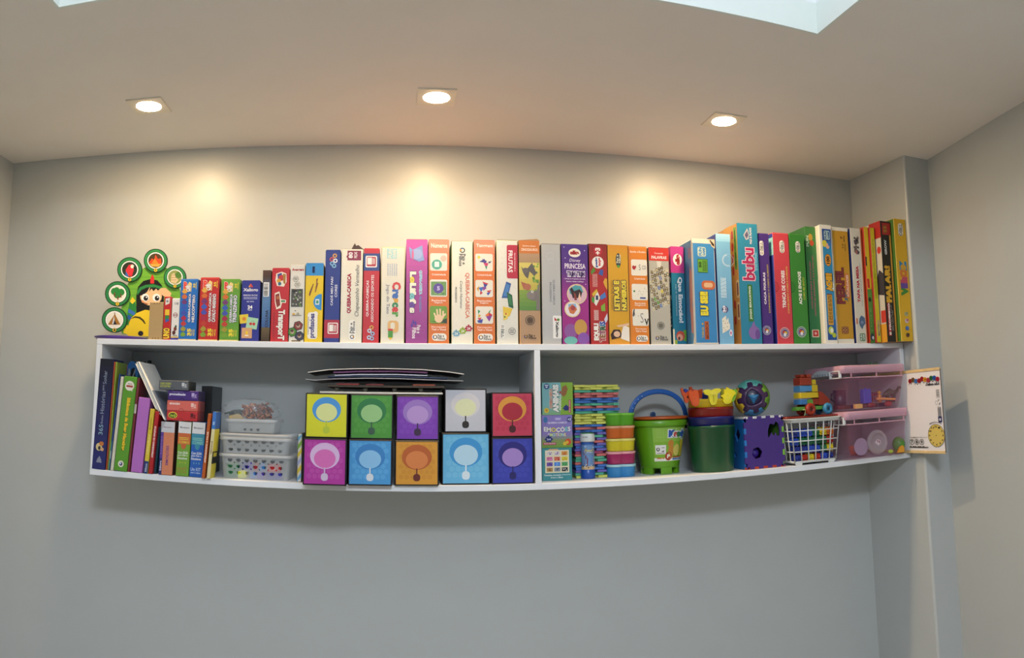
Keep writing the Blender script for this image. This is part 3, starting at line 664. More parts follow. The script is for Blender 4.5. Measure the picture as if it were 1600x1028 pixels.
def tan1(A, a, b): A.poly([(.25, a+.09), (.5, a+.12), (.62, a+.08)], '#3a3f8a'); A.poly([(.4, a+.12), (.62, a+.1), (.5, a+.06)], '#4a3a8a'); A.poly([(.45, a+.08), (.7, a+.08), (.6, a+.03)], '#c83a6a'); A.poly([(.52, a+.05), (.64, a+.05), (.6, a+.012)], '#3a9a7a'); A.poly([(.66, a+.09), (.85, a+.1), (.75, a+.075)], '#2a2a58'); A.ell(.24, a+.135, .07, '#f0d04a')
def tan2(A, a, b): 
    for P, c in (([(.4, .15), (.7, .13), (.5, .11)], '#c8303a'), ([(.45, .13), (.65, .12), (.5, .08)], '#3a3f9a'), ([(.2, .09), (.5, .1), (.35, .05)], '#3a6ac0'), ([(.4, .1), (.62, .09), (.45, .06)], '#8a3a9a'), ([(.12, .08), (.25, .11), (.22, .05)], '#d8a03a'), ([(.3, .06), (.42, .04), (.28, .02)], '#c8303a'), ([(.6, .06), (.85, .07), (.7, .04)], '#c83a4a'), ([(.6, .04), (.8, .05), (.66, .015)], '#3a4fb0')): A.poly([(u, a+v) for u, v in P], c)
def tan3(A, a, b): 
    for P, c in (([(.18, .135), (.3, .12), (.2, .09)], '#3a9a6a'), ([(.2, .09), (.34, .08), (.2, .05)], '#d8b03a'), ([(.16, .05), (.36, .06), (.28, .03)], '#c8303a'), ([(.14, .03), (.42, .045), (.38, .005), (.2, .01)], '#3a3f9a'), ([(.52, .08), (.7, .11), (.7, .06)], '#e07a3a'), ([(.7, .11), (.88, .085), (.7, .06)], '#c8303a'), ([(.56, .07), (.86, .08), (.72, .02)], '#8a3a9a'), ([(.68, .11), (.8, .14), (.74, .1)], '#3a8a4a')): A.poly([(u, a+v) for u, v in P], c)
panel3('orange learning game box with number pictures and a hand, beside the violet box', (670, 702.5, 536), (668.8, 701.4, 373.5), 'Números', (num1, num2, num3), ('Criatividade', 'Raciocínio|lógico', 'Percepção|Tátil e Visual'), 1)

A = carton('puzzle_box', 'cream jigsaw box with peach lettering and three small puzzle pieces at the foot', (706.7, 740.5, 536), (704.4, 737.2, 375.6), .012, .21, '#eeeadb', '#4f7a48', edge='#e4d6b4', top='#5a3f2a')
pf(A, .3, .74, .72, .945, -90, pill=False); A.text('QUEBRA-CABEÇA', .62, .25, .84, .69, '#e08464', -90, .03); A.text('Corpo Humano', .36, .345, .52, .61, '#3a3836', -90, .0, .25); A.text('PROGRESSIVO', .16, .4, .25, .55, '#6a6664', -90)
for u, v, c in ((.22, .1, '#7fb4d0'), (.52, .125, '#9cba3e'), (.8, .15, '#b83048')): jig(A, u, v, .17, c); A.text('24', u-.07, v-.012, u+.07, v+.012, '#f4f0e8', 0, .02)
A.done('front_print', A.o); flap(A, .004, '#6a4c30', 0, 1, tip=.001)
A = panel3('orange learning game box with angular geometric figures on three white panels', (741.8, 774.5, 536), (739, 772.6, 373.8), 'Tangram', (tan1, tan2, tan3), ('Criatividade', 'Raciocínio|lógico', 'Percepção|Tátil e Visual'), 2)

A = carton('learning_game_box', 'white learning game box with a crimson label at the upper corner and folding cards', (777.4, 810.8, 536), (775, 808, 373.5), .012, .21, '#e4e3da', '#cfcdbf', edge='#e8dcb4')
rnd = random.Random(8)
for k in range(40): 
    u, v = rnd.uniform(.08, .92), rnd.uniform(.1, .97); A.poly([(u, v), (u+.04, v+.008), (u+.02, v+.018)], '#cfd0c6'); A.L -= 1
A.L += 1; A.rr(.48, .63, 1.0, .955, '#b8283e', .16); A.rect(.8, .63, 1, .955, '#b8283e'); A.text('FRUTAS', .56, .69, .75, .9, '#f4eaea', -90, .03); A.text('Aprenda brincando e', .82, .7, .9, .88, '#f0d0d4', -90)
A.poly([(.22, .44), (.45, .6), (.68, .58), (.5, .44)], '#2f5a9a'); A.poly([(.3, .46), (.46, .58), (.62, .565), (.48, .46)], '#4a80c0'); A.poly([(.46, .5), (.72, .47), (.78, .34), (.55, .36)], '#245c3a'); A.poly([(.52, .475), (.68, .455), (.72, .37), (.58, .38)], '#3a7a4a'); A.poly([(.28, .36), (.74, .34), (.6, .27), (.3, .24)], '#e2c23a'); A.poly([(.3, .3), (.52, .3), (.5, .24), (.3, .225)], '#e8cf58'); A.ell(.42, .29, .05, '#c8783a'); A.ell(.36, .26, .04, '#3a7a3a')
pf(A, .16, .055, .36, .19, -90, '#efeee6'); A.ring(.7, .125, .17, '#6a6a66', .14); A.lines(3, .6, .105, .8, .145, '#6a6a66'); A.done('front_print', A.o); tuck(A, '#6f7a4a')

A = carton('puzzle_box', 'tan jigsaw box with grey dinosaurs and an open lid flap rising at one end', (813, 846.8, 536), (809.6, 841.3, 374), .012, .21, '#b49372', '#8f6e4a', edge='#e0a060', top='#5c4630')
A.rect(.0, .875, .97, 1, '#cf7a33'); A.text('Quebra-cabeça', .18, .94, .8, .955, '#f6e2cc'); A.text('DINOSSAUROS', .12, .9, .9, .925, '#f6e2cc', 0, .02)
A.grad(.78, .875, '#a98c6a', '#b49372', 3); A.grad(.325, .52, '#56883c', '#86a040', 5); A.grad(.52, .785, '#c0b04a', '#d8c86a', 5); speck(A, .55, .52, 1., .785, ['#6a9a3a', '#8fae48', '#5a8a38'], 22, 5, .09)
A.poly([(.1, .75), (.25, .71), (.45, .74), (.62, .785), (.8, .7), (.9, .69), (.72, .66), (.5, .7), (.42, .63), (.3, .65), (.18, .69)], '#5f5a58'); A.ell(.3, .71, .13, '#6a6462'); A.poly([(.08, .6), (.3, .585), (.5, .57), (.45, .52), (.2, .53)], '#a8604a'); A.ell(.4, .55, .16, '#b06a50'); A.poly([(.35, .46), (.6, .5), (.85, .52), (.98, .62), (.98, .33), (.8, .33), (.82, .42), (.6, .42)], '#7a7270'); A.ell(.55, .47, .2, '#857d7a'); A.ell(.62, .505, .06, '#f4f0e8'); A.ell(.62, .505, .03, '#222222')
A.ring(.5, .23, .23, '#4a4038', .12); A.ell(.5, .23, .17, '#7d6854'); A.lines(5, .38, .205, .62, .255, '#4a4038'); pf(A, .15, .045, .85, .105, 0, pill=False); A.done('front_print', A.o); flap(A, .0, '#8a6a40', .0, 1., 'lid_flap', .0125)

A = carton('puzzle_box', 'plain silver grey jigsaw box with thin downward lettering and a white corner label', (848.6, 878.3, 536), (844.8, 875, 379), .012, .2, '#b9bbbd', '#7a7a7c', edge='#a2a4a6', top='#4a4846')
A.ring(.45, .88, .2, '#c6c8ca', .12); A.ring(.5, .83, .15, '#c6c8ca', .12); A.text('QUEBRA-CABEÇA', .56, .39, .68, .64, '#4a4c50', -90, .0); A.text('PROGRESSIVO', .4, .42, .5, .615, '#4a4c50', -90, .0)
A.rr(.55, .06, 1., .285, '#eeeeec', .12); A.poly([(.63, .27), (.8, .235), (.63, .235)], '#c02c34'); A.ell(.83, .245, .07, '#5a8a34'); A.text('Xalingo', .66, .075, .84, .225, '#222224', -90, .04); A.done('front_print', A.o); tuck(A, '#8a8c8e')

A = carton('game_box', 'purple game box fading to magenta with white ornate lettering and two round pictures', (879.6, 920.8, 536), (876.5, 918.3, 379.6), .012, .21, '#5c2f86', '#35206a', edge='#6a3f96', top='#3a2450')
A.grad(0, .45, '#a02a86', '#a2308a', 3); A.grad(.45, .72, '#a2308a', '#5c2f86', 10); A.grad(.72, 1, '#5c2f86', '#4d2f8a', 4)
A.ell(.5, .915, .23, '#efe9dc', .045); A.text('elka', .34, .9, .66, .935, '#b02a34', 0, .08); A.text('Disney', .3, .815, .72, .855, '#efe6f4', 0, .0, .2); A.text('PRINCESA', .12, .755, .9, .805, '#efe6f4', 0, .02); A.text('TRIM TRIM', .2, .68, .86, .725, '#4a2a70', 0, .04, out='#f4eefa', ow=.14); A.text('Conheça até 12 pessoas e princesas', .1, .645, .88, .658, '#f4eefa'); A.text('Aperte o botão e brinque', .16, .618, .82, .632, '#f4eefa')
for u, v in ((.1, .97), (.88, .94), (.14, .86), (.1, .43), (.9, .6)): A.ell(u, v, .02, '#d8c8ec', n=6)
A.ell(.56, .5, .38, '#e4d0a0'); A.ell(.56, .5, .345, '#d9b6c6'); A.poly([(.26, .55), (.5, .59), (.72, .58), (.8, .52), (.6, .5), (.3, .5)], '#4fa0ac'); A.poly([(.3, .545), (.36, .57), (.46, .53), (.66, .55), (.76, .52), (.7, .46), (.4, .46)], '#3a2424'); A.poly([(.44, .52), (.52, .5), (.56, .44), (.46, .44)], '#8a4038'); A.poly([(.6, .46), (.66, .52), (.72, .44), (.66, .42)], '#f0c8b0')
A.ell(.38, .35, .3, '#e4d0a0'); A.ell(.38, .35, .26, '#e9dfe6'); A.poly([(.22, .4), (.5, .405), (.54, .36), (.24, .35)], '#8ab0d8'); A.poly([(.22, .36), (.38, .4), (.56, .35), (.42, .3), (.28, .31)], '#cf7a4a'); A.ell(.4, .36, .09, '#a8404a')
A.ell(.3, .13, .24, '#8f5a9e', .075); A.ell(.68, .17, .24, '#c69a4e', .08); A.ell(.3, .04, .25, '#6fb8b4', .04); A.ell(.78, .06, .22, '#8a58b0', .06)
A.done('front_print', A.o); flap(A, .003, '#3a2450', 0, 1, tip=.0005)

A = carton('game_box', 'dark red stacking game box with white upward lettering and coloured tiles', (923, 951.5, 536), (920, 948, 379), .012, .21, '#b02c2c', '#2e2450', edge='#8a2424', top='#241c1c')
A.grad(.55, 1, '#b42c2c', '#8e2a26', 6); A.ell(.5, .93, .25, '#b8283a'); A.text('+3', .36, .895, .62, .96, '#f0eeea', 90, .05); A.ell(.48, .815, .33, '#f0eeea'); A.text('pais', .34, .77, .48, .86, '#2a4a9a', 90, .06); A.text('toys', .52, .78, .66, .86, '#c8283a', 90, .06)
for P, c in (([(.08, .72), (.25, .77), (.34, .73), (.1, .69)], '#5a8a34'), ([(.5, .7), (.62, .745), (.78, .74), (.74, .68)], '#3a5aa8'), ([(.76, .62), (.86, .66), (.98, .65), (.98, .54), (.84, .58)], '#d8a83a')): A.poly(P, c)
A.lines(5, .16, .57, .44, .7, '#e0a8a4', 90, 5)
A.poly([(.14, .43), (.42, .53), (.56, .46), (.34, .38)], '#e6e2dc'); A.poly([(.12, .5), (.38, .55), (.44, .52), (.18, .47)], '#d8b83a'); A.poly([(.56, .48), (.84, .52), (.9, .47), (.6, .44)], '#4a7ac0'); A.poly([(.1, .47), (.26, .46), (.24, .41), (.1, .42)], '#4a9a44'); A.poly([(.6, .38), (.82, .41), (.84, .33), (.62, .33)], '#7fae3a'); A.rect(.32, .44, .46, .485, '#3a3f66'); A.poly([(.76, .25), (.94, .31), (.96, .25), (.84, .21)], '#cfd4e4'); A.lines(5, .2, .24, .46, .34, '#eed8d4', 90, 6)
A.text('EQUILI', .2, .045, .46, .205, '#f4f1ec', 90, .08); A.text('TETRIS', .52, .03, .8, .225, '#000000', 90, .05, out='#f0ece4', ow=.1, cols=['#a8343a', '#8a5a2a', '#8a3a5a', '#2f6a4a', '#2f7aa8', '#3a4fb0']); A.done('front_print', A.o); flap(A, .003, '#1c1616', 0, 1, tip=.002)

A = carton('game_box', 'mustard yellow game box with outlined yellow letters climbing its face', (952.5, 984.5, 536), (949.3, 980.6, 380.8), .012, .21, '#d9a52a', '#a87a2a', edge='#e8bc62', top='#a86a2c')
A.grad(0, .2, '#de9a34', '#d4a52c', 4); A.grad(.85, 1, '#d4a52c', '#d9932f', 4); A.ell(.52, .845, .13, '#3a4048', .075); A.text('Pais e', .42, .82, .52, .9, '#e8e4c8', 90, .02); A.text('Filhos', .54, .82, .64, .905, '#e8e4c8', 90, .02); A.ell(.52, .785, .07, '#58a040')
A.text('APRENDENDO BRINCANDO', .12, .345, .22, .64, '#8a6a28', 90, .01); A.text('LETRAS E', .28, .345, .52, .635, '#e9d447', 90, .06, out='#4a4650', ow=.16); A.text('NÚMEROS', .6, .345, .86, .64, '#e9d447', 90, .06, out='#4a4650', ow=.16)
A.poly([(.05, .1), (.1, .05), (.5, .07), (.62, .09), (.5, .15), (.2, .15)], '#3a2524'); A.ell(.36, .105, .16, '#e8c0a4', .03); A.poly([(.55, .06), (.97, .03), (.97, .17), (.7, .2), (.6, .13)], '#efe9e0'); A.poly([(.35, .19), (.97, .215), (.97, .19), (.45, .175)], '#e8c0a4'); A.done('front_print', A.o); flap(A, .002, '#b07430', 0, 1, tip=.0005)

A = carton('learning_game_box', 'orange learning game box with white panels of a heart, dotted lines and letters', (985.4, 1015.3, 536), (981.4, 1010, 382.6), .014, .2, '#e2872f', '#c06a28', edge='#eaa862', top='#3a2a1c')
A.text('Escrita e Encaixe', .1, .935, .92, .955, '#fbeadc', 0, .02)
for v0, v1, wd in ((.7, .865, 'Criatividade'), (.45, .615, 'Raciocínio|lógico'), (.19, .36, 'Percepção|Tátil e Visual')):
    A.rr(.13, v0, .985, v1, '#ece9dd', .1)
    for i, t in enumerate(wd.split('|')): A.text(t, .28, v0-.04-.022*i, .86, v0-.022-.022*i, '#fbeadc')
A.poly([(.18, .79), (.24, .805), (.31, .795), (.38, .805), (.4, .785), (.3, .755), (.2, .77)], '#b02a2c'); A.text('S', .54, .755, .64, .815, '#2a2a2a', 0, -.01); A.text('CO', .72, .765, .92, .805, '#2a2a2a', 0, .0)
for i in range(12): A.ell(.46+.042*i, .51+.03*sin(i*.9)+i*.004, .016, '#3a5a7a', n=6); A.L -= 1
A.L += 1; A.rect(.56, .465, .86, .48, '#3a4a9a'); A.ell(.26, .54, .05, '#3a7a4a'); A.poly([(.14, .29), (.22, .36), (.26, .36), (.2, .28)], '#1a1a1a'); A.text('A', .15, .295, .26, .35, '#1a1a1a', 0, .04); A.text('V', .78, .2, .97, .26, '#1a1a1a', 0, .04); A.text('S', .54, .22, .72, .32, '#5a5a5a', 0, -.015); A.ell(.44, .29, .02, '#1a1a1a', n=6)
pf(A, .3, .03, .92, .095, 0); A.done('front_print', A.o); flap(A, .0005, '#2c2016', 0, 1, tip=.003)

A = carton('learning_game_box', 'silver learning game box with a red top band and scattered wooden letter tiles', (1017.6, 1049, 536), (1013, 1044.6, 385), .012, .2, '#b9b6aa', '#77756a', edge='#a5a296', top='#7a2a24')
A.rect(0, .865, 1, 1, '#d63c33'); A.text('Formando', .3, .935, .72, .952, '#fbe4e0', 0, .01); A.text('PALAVRAS', .14, .885, .88, .915, '#fbe4e0', 0, .04)
rnd = random.Random(12)
A.poly([(.38, .86), (.62, .86), (.6, .8), (.42, .79)], '#dedbd0')
for i in range(8):
    for j in range(9):
        u, v = .07+.125*i+.02*j-.06, .73-.046*j+.0125*i
        if 0.05 < u < .93 and .31 < v < .8:
            c = rnd.choice(['#5a4a30', '#6a5838', '#463a28', '#e0d8b8', '#5a4a30'])
            if (i, j) in ((3, 4), (4, 2)): c = '#3a66b8'
            if (i, j) in ((4, 5),): c = '#d8c832'
            if (i, j) in ((2, 7), (1, 6)): c = '#5a9a3a'
            if (i, j) in ((3, 8),): c = '#3a76c0'
            A.poly([(u-.06, v-.012), (u+.05, v-.02), (u+.06, v+.012), (u-.05, v+.02)], c); A.text(rnd.choice('AEIOUPRSTLM'), u-.02, v-.01, u+.025, v+.01, '#e8dcb0' if c != '#e0d8b8' else '#4a3a20'); A.L -= 2
A.L += 2; A.ring(.5, .195, .18, '#5a584e', .12); A.ell(.5, .195, .13, '#8f8c80'); A.lines(4, .4, .178, .6, .212, '#5a584e'); pf(A, .16, .035, .9, .1, 0, pill=False); A.done('front_print', A.o); tuck(A, '#8a3a30')

A = carton('game_box', 'teal and magenta game box with bold white downward lettering and a red-haired child', (1052, 1073, 537), (1047, 1068, 382.5), .055, .19, '#1c7a9c', '#155f80', edge='#1a6a8a', top='#7a2060', back='#155f80')
A.rect(0, .735, 1, 1, '#c23a8c'); A.ell(.52, .87, .34, '#f0ece6', .06); A.text('elka', .38, .82, .66, .92, '#b02a34', 90, .08)
A.text('Que Emoção!', .45, .235, .8, .69, '#eaf2f6', -90, .05); A.text('Jogo de reconhecimento', .28, .3, .38, .62, '#cfe4ee', -90, .0)
A.rect(.78, .05, 1, .16, '#5f9a2e'); A.ell(.55, .1, .32, '#c0503c', .05); A.ell(.5, .085, .22, '#dfa188', .035); A.ell(.44, .075, .08, '#5a241e', .018); A.rect(.0, .0, .12, .17, '#e8e0c8'); A.rect(.12, .0, .3, .06, '#8fae3a'); A.done('front_print', A.o); tuck(A, '#b8368a')
L = left_art(A); L.text('Que Emoção!', .82, .2, .97, .7, '#eaf2f6', -90, .05); L.rect(0, .735, 1, 1, '#c23a8c'); L.done('side_print', A.o)

A = carton('quiz_game_box', 'wide blue quiz game box with a worn white border, standing proud of its neighbours', (1085.5, 1122.3, 536.5), (1081.3, 1117, 372), .0, .2, '#3f8cc8', '#5a94c0', edge='#e8e4d8', top='#ddd8c8', bev=.0035)
A.rect(.0, .0, 1, .014, '#e4dfd2'); A.rect(.0, .955, 1, 1, '#e4dfd2'); A.rect(.03, .015, .035, .95, '#2a5f96')
A.rr(.24, .83, .6, .92, '#cfdcc4', .2); A.text('FUN', .3, .838, .42, .912, '#3f8cc8', 90, .05); A.text('GAME', .46, .838, .56, .912, '#3f8cc8', 90, .05)
A.rect(.22, .675, .66, .805, '#2a5a2a'); A.rect(.235, .68, .645, .8, '#6aa83c'); A.text('50', .28, .725, .38, .775, '#1e2c18', 90, .05); A.lines(5, .42, .69, .63, .79, '#2f4a24', 90, 4)
A.rr(.36, .515, .94, .6, '#c86a40', .4); A.rr(.46, .535, .84, .58, '#e0b890', .4)
A.text('EU SEI!', .3, .275, .58, .49, '#eadb3c', 90, .08, out='#26507a', ow=.15); A.rect(.42, .045, .6, .215, '#b8602e'); A.text('MÔNICA', .44, .055, .58, .205, '#7a3418', 90, .04); A.text('TURMA DA', .3, .06, .38, .16, '#d8b83c', 90, .03); A.ell(.34, .19, .04, '#d8a83c')
A.poly([(.72, 1), (1, 1), (1, .91), (.86, .93)], '#d8c8a8'); 
for k in range(3): A.poly([(.78+k*.06, .99-k*.015), (.84+k*.06, .99-k*.015), (.92+k*.03, .94-k*.005), (.88+k*.03, .94-k*.005)], '#3a2a20')
A.done('front_print', A.o)
L = left_art(A); L.poly([(.84, .3), (.92, .33), (.97, .42), (.96, .68), (.9, .74), (.87, .66), (.85, .5)], '#c8887a'); L.poly([(.88, .12), (.95, .1), (.97, .32), (.92, .4), (.87, .3)], '#c8887a')
for k in range(5): L.rect(.86+k*.02, .82, .868+k*.02, .92, '#c89a90')
L.poly([(.93, .0), (1, .0), (1, .14)], '#e4dccc'); L.rect(.97, 0, 1, 1, '#e0dccf'); L.done('side_print', A.o)

A = carton('puzzle_box', 'pale blue jigsaw box with fine ruled lines and a dotted puzzle shape near its foot', (1124.5, 1148, 537), (1118.5, 1140, 364), .02, .2, '#79b4dc', '#3a46a0', edge='#8fc2e4', top='#a8d4ee')
for k in range(60): A.rect(.3, .02+k*.016, 1, .0212+k*.016, '#67a2cc'); A.L -= 1
A.L += 1; A.grad(.93, 1, '#8cc4e6', '#a8d4ee', 3); A.ring(.78, .76, .42, '#b8d8ea', .04, 28); A.ring(.78, .76, .28, '#a8cce2', .05, 24)
for i in range(14):
    a = 1.8+i*.24; A.ell(.78+.35*cos(a), .76+.35*A.w/A.h*sin(a), .03, '#f0f6fa', n=6); A.L -= 1
A.L += 1; A.lines(4, .2, .42, .6, .6, '#d8ecf6', 90, 3); A.ell(.44, .315, .22, '#3c2a6a'); A.text('30', .3, .29, .46, .345, '#f2eff8', 90, .06); A.text('PEÇAS', .5, .295, .58, .335, '#f2eff8', 90)
A.poly([(.2, .1), (.72, .14), (.74, .18), (.66, .2), (.64, .24), (.5, .215), (.48, .255), (.2, .225)], '#ece8da'); A.poly([(.2, .23), (.48, .26), (.5, .22), (.2, .2)], '#ece8da')
for u, v, c in ((.3, .21, '#3a7a4a'), (.42, .19, '#b83a4a'), (.3, .15, '#5a8a3a'), (.54, .16, '#3a7a3a'), (.4, .13, '#c86a5a'), (.58, .195, '#8a3a2a')): A.ell(u, v, .03, c, n=8)
A.ell(.78, .105, .1, '#f2eef4', .03); A.ell(.78, .105, .045, '#b83a7a', .015); A.done('front_print', A.o)

A = carton('learning_game_box', 'tallest teal learning game box with crimson lettering and a green title band', (1159, 1192, 537), (1151, 1182.6, 348.6), .006, .2, '#2f86a8', '#c08a4c', edge='#276f8c', top='#b87a34', right='#246a86')
rnd = random.Random(3)
for k in range(60): A.ell(rnd.uniform(.05, .95), rnd.uniform(.02, .98), .022, '#2a7898', n=6); A.L -= 1
A.L += 1; A.poly([(.3, .9), (.5, .96), (.56, .93), (.56, .87), (.42, .86)], '#b8b4bc'); A.poly([(.36, .9), (.5, .94), (.54, .9), (.46, .87)], '#5a5a7a'); A.text('PAIS & FILHOS', .6, .83, .7, .965, '#d8d4dc', 90, .03)
A.text('bubu', .22, .53, .76, .79, '#b02a5c', 90, .03, out='#e8c8d8', ow=.075); A.rr(.8, .6, .92, .77, '#4a9aba', .2); A.text('E AS CORES', .83, .615, .9, .755, '#9acade', 90)
A.rect(.38, .185, .62, .49, '#3a7a3c'); A.text('JOGO EDUCATIVO', .45, .205, .56, .475, '#f0f4ec', 90, .03); A.ell(.62, .095, .27, '#8a6aac', .055); A.poly([(.5, .15), (.62, .19), (.7, .14)], '#8a6aac'); A.ell(.78, .08, .12, '#6f5098', .04); A.done('front_print', A.o)
L = left_art(A); L.rect(.88, .62, .97, .97, '#6a9a4a'); L.lines(1, .9, .64, .94, .95, '#d8e4c0', 90, 2)
for v in (.88, .78, .68, .58, .3, .17): L.rr(.8, v, .86, v+.07, '#a8323a', .4)
for v in (.38, .2): L.rr(.9, v, .99, v+.15, '#d8bc8c', .4); L.rr(.92, v+.02, .97, v+.13, '#7a4a44', .4)
L.rect(.55, .0, .8, 1, '#c89048'); L.done('side_print', A.o)

def round_seal(A, u, v, r):
    A.ring(u, v, r, '#e8e8ee', .08); A.ell(u, v, r*.8, '#2a3f8a'); A.ring(u, v, r*.72, '#e8e8ee', .1); A.ell(u-r*.15, v+r*.1*A.w/A.h, r*.35, '#c04a3a'); A.ell(u+r*.2, v, r*.3, '#e0b83a'); A.ell(u, v-r*.3*A.w/A.h, r*.3, '#e8e8ee')
A = carton('learning_game_box', 'purple learning game box with white and yellow upward lettering and a round seal', (1193, 1208.5, 537), (1184, 1201.5, 364.5), .014, .19, '#4b3080', '#3a2468', edge='#56398e')
pf(A, .08, .8, .46, .935, 90); A.text('CAÇA FIGURAS', .3, .36, .52, .645, '#f0ecf6', 90, .04); A.text('CONHECENDO O CORPO HUMANO', .68, .28, .82, .72, '#e0c83a', 90, .01); round_seal(A, .4, .125, .38); A.done('front_print', A.o); tuck(A, '#4b3080')

A = carton('learning_game_box', 'pinkish red learning game box with a half-round thumb notch and a round seal', (1214, 1240, 537), (1208.3, 1232.3, 364), .012, .19, '#cc4450', '#2f3f9c', edge='#d4606a', top='#a02a36')
pf(A, .4, .82, .7, .935, 90); A.ell(0, .51, .24, '#a8303c', .05, 14, -pi/2, pi/2); A.ell(0, .51, .2, '#c23c48', .042, 14, -pi/2, pi/2); A.text('TRINCA DE CORES', .42, .325, .62, .66, '#f6eef0', 90, .04); A.text('CONHECENDO CORES E NÚMEROS', .7, .275, .82, .7, '#e8cf5a', 90, .01); round_seal(A, .46, .1, .3); A.done('front_print', A.o); tuck(A, '#cc4450')
L = left_art(A); L.rect(.7, .8, 1, .96, '#9adce4'); L.rect(.96, .1, 1, .8, '#4a5ab4'); L.done('side_print', A.o)

A = carton('learning_game_box', 'green learning game box with a half-round thumb notch and a white badge', (1240.6, 1265.5, 537), (1233, 1256, 365.5), .014, .19, '#3a8434', '#2a6a2c', edge='#4f9a44', top='#246026')
pf(A, .4, .83, .7, .935, 90); A.ell(0, .51, .24, '#2a6a28', .05, 14, -pi/2, pi/2); A.ell(0, .51, .2, '#347c30', .042, 14, -pi/2, pi/2); A.text('ACHE E ENCAIXE', .46, .36, .64, .655, '#f0f4ee', 90, .04); A.text('COMO ME SINTO?', .74, .4, .86, .605, '#cfd44a', 90, .01); round_seal(A, .5, .11, .3); A.done('front_print', A.o); tuck(A, '#3a8434')

A = carton('game_box', 'darker green game box with small crimson lettering, taller and set back', (1267.5, 1283.5, 537), (1256.5, 1273.5, 353.5), .03, .19, '#2f7a4a', '#2a6a34', edge='#3f8a4a', top='#3a7a34')
A.grad(.55, 1, '#2f7a4a', '#4a8a44', 6); A.text('FUN', .1, .83, .3, .92, '#cfe0c8', 90, .03); A.ell(.5, .91, .2, '#c8a03a', .03); A.ell(.6, .86, .2, '#c8502e', .025); A.rr(.16, .06, .84, .125, '#d8d0b8', .15); A.rect(.26, .068, .76, .118, '#c02a2c'); A.ell(.5, .093, .12, '#e8b0a8')
A.text('USE TODA A SUA CAPACIDADE DE DEDUÇÃO', .52, .24, .68, .75, '#d05a86', -90, .02); A.text('NESTE JOGO SUPER DIVERTIDO!', .22, .3, .38, .7, '#d05a86', -90, .02); A.done('front_print', A.o)

A = carton('quiz_game_box', 'blue quiz game box framed by a broad white border with yellow comic letters', (1284.6, 1309, 536.5), (1274.4, 1298, 351), .006, .2, '#2a78b4', '#e6e2d6', edge='#efece2', top='#d8d4c8', bev=.004)
A.rect(0, 0, 1, 1, '#ece9de'); A.rect(.2, .03, .96, .965, '#2f8cc0'); A.rect(.2, .85, .96, .965, '#24509a'); A.grad(.03, .2, '#24509a', '#2a6cac', 4, .2, .96)
A.rr(.36, .875, .86, .95, '#bcd8cc', .2); A.text('FUN', .42, .882, .58, .942, '#24509a', 90, .05); A.text('GAME', .66, .882, .82, .942, '#24509a', 90, .05); A.ell(.36, .84, .2, '#d9cf4a', .03); A.ell(.62, .82, .16, '#e4b494', .024); A.poly([(.6, .86), (.9, .87), (.94, .82), (.7, .82)], '#3f74b8'); A.ell(.58, .7, .27, '#4a3a1e', .053); A.ell(.58, .7, .25, '#e09a34', .05); A.text('100', .46, .67, .7, .73, '#241a12', 90, .05)
A.poly([(.3, .54), (.5, .595), (.8, .56), (.96, .5), (.94, .44), (.6, .44), (.36, .48)], '#e8f0f0'); A.text('ACHEI!', .36, .445, .78, .585, '#e8b030', 90, .1, out='#1e2a3a', ow=.18); A.rect(.32, .155, .74, .41, '#e0a83c'); A.rect(.32, .405, .74, .415, '#8a4a24'); A.lines(4, .38, .17, .7, .4, '#4a3218', 90, 8)
A.ell(.5, .11, .22, '#c8d44a', .034); A.ell(.74, .07, .16, '#b8c83a', .02); A.ell(.56, .11, .12, '#f0f4e0', .02); A.done('front_print', A.o)

A = carton('quiz_game_box', 'mustard quiz game box with maroon capital lettering and a small maroon square emblem', (1310, 1334.6, 537), (1299, 1324.5, 356), .01, .2, '#c8962c', '#b0842a', edge='#dcd4c0', top='#e0dac8')
A.rect(0, 0, 1, .04, '#e8e2d2'); A.rect(0, .97, 1, 1, '#e8e2d2'); A.text('7', .52, .9, .64, .925, '#5a3a1c', 90, .03); A.text('anos', .7, .88, .78, .93, '#5a3a1c', 90); A.text('2-4', .58, .82, .68, .855, '#5a3a1c', 90, .02); A.lines(1, .74, .8, .82, .86, '#5a3a1c', 90)
A.text('PERFIL', .1, .345, .56, .645, '#7e3438', 90, .05, out='#4a1a1e', ow=.075); A.rect(.66, .39, .9, .6, '#d0733a'); A.text('ATUALIDADES', .72, .4, .86, .59, '#f0dcc8', 90, .03); A.text('Jr.', .56, .36, .76, .46, '#5a6a7a', 90, .04); A.rr(.26, .085, .68, .145, '#7a4030', .2)
for i in range(2):
    for j in range(2): A.ring(.38+.18*i, .103+.026*j, .08, '#d8a860', .25, 12)
A.done('front_print', A.o)

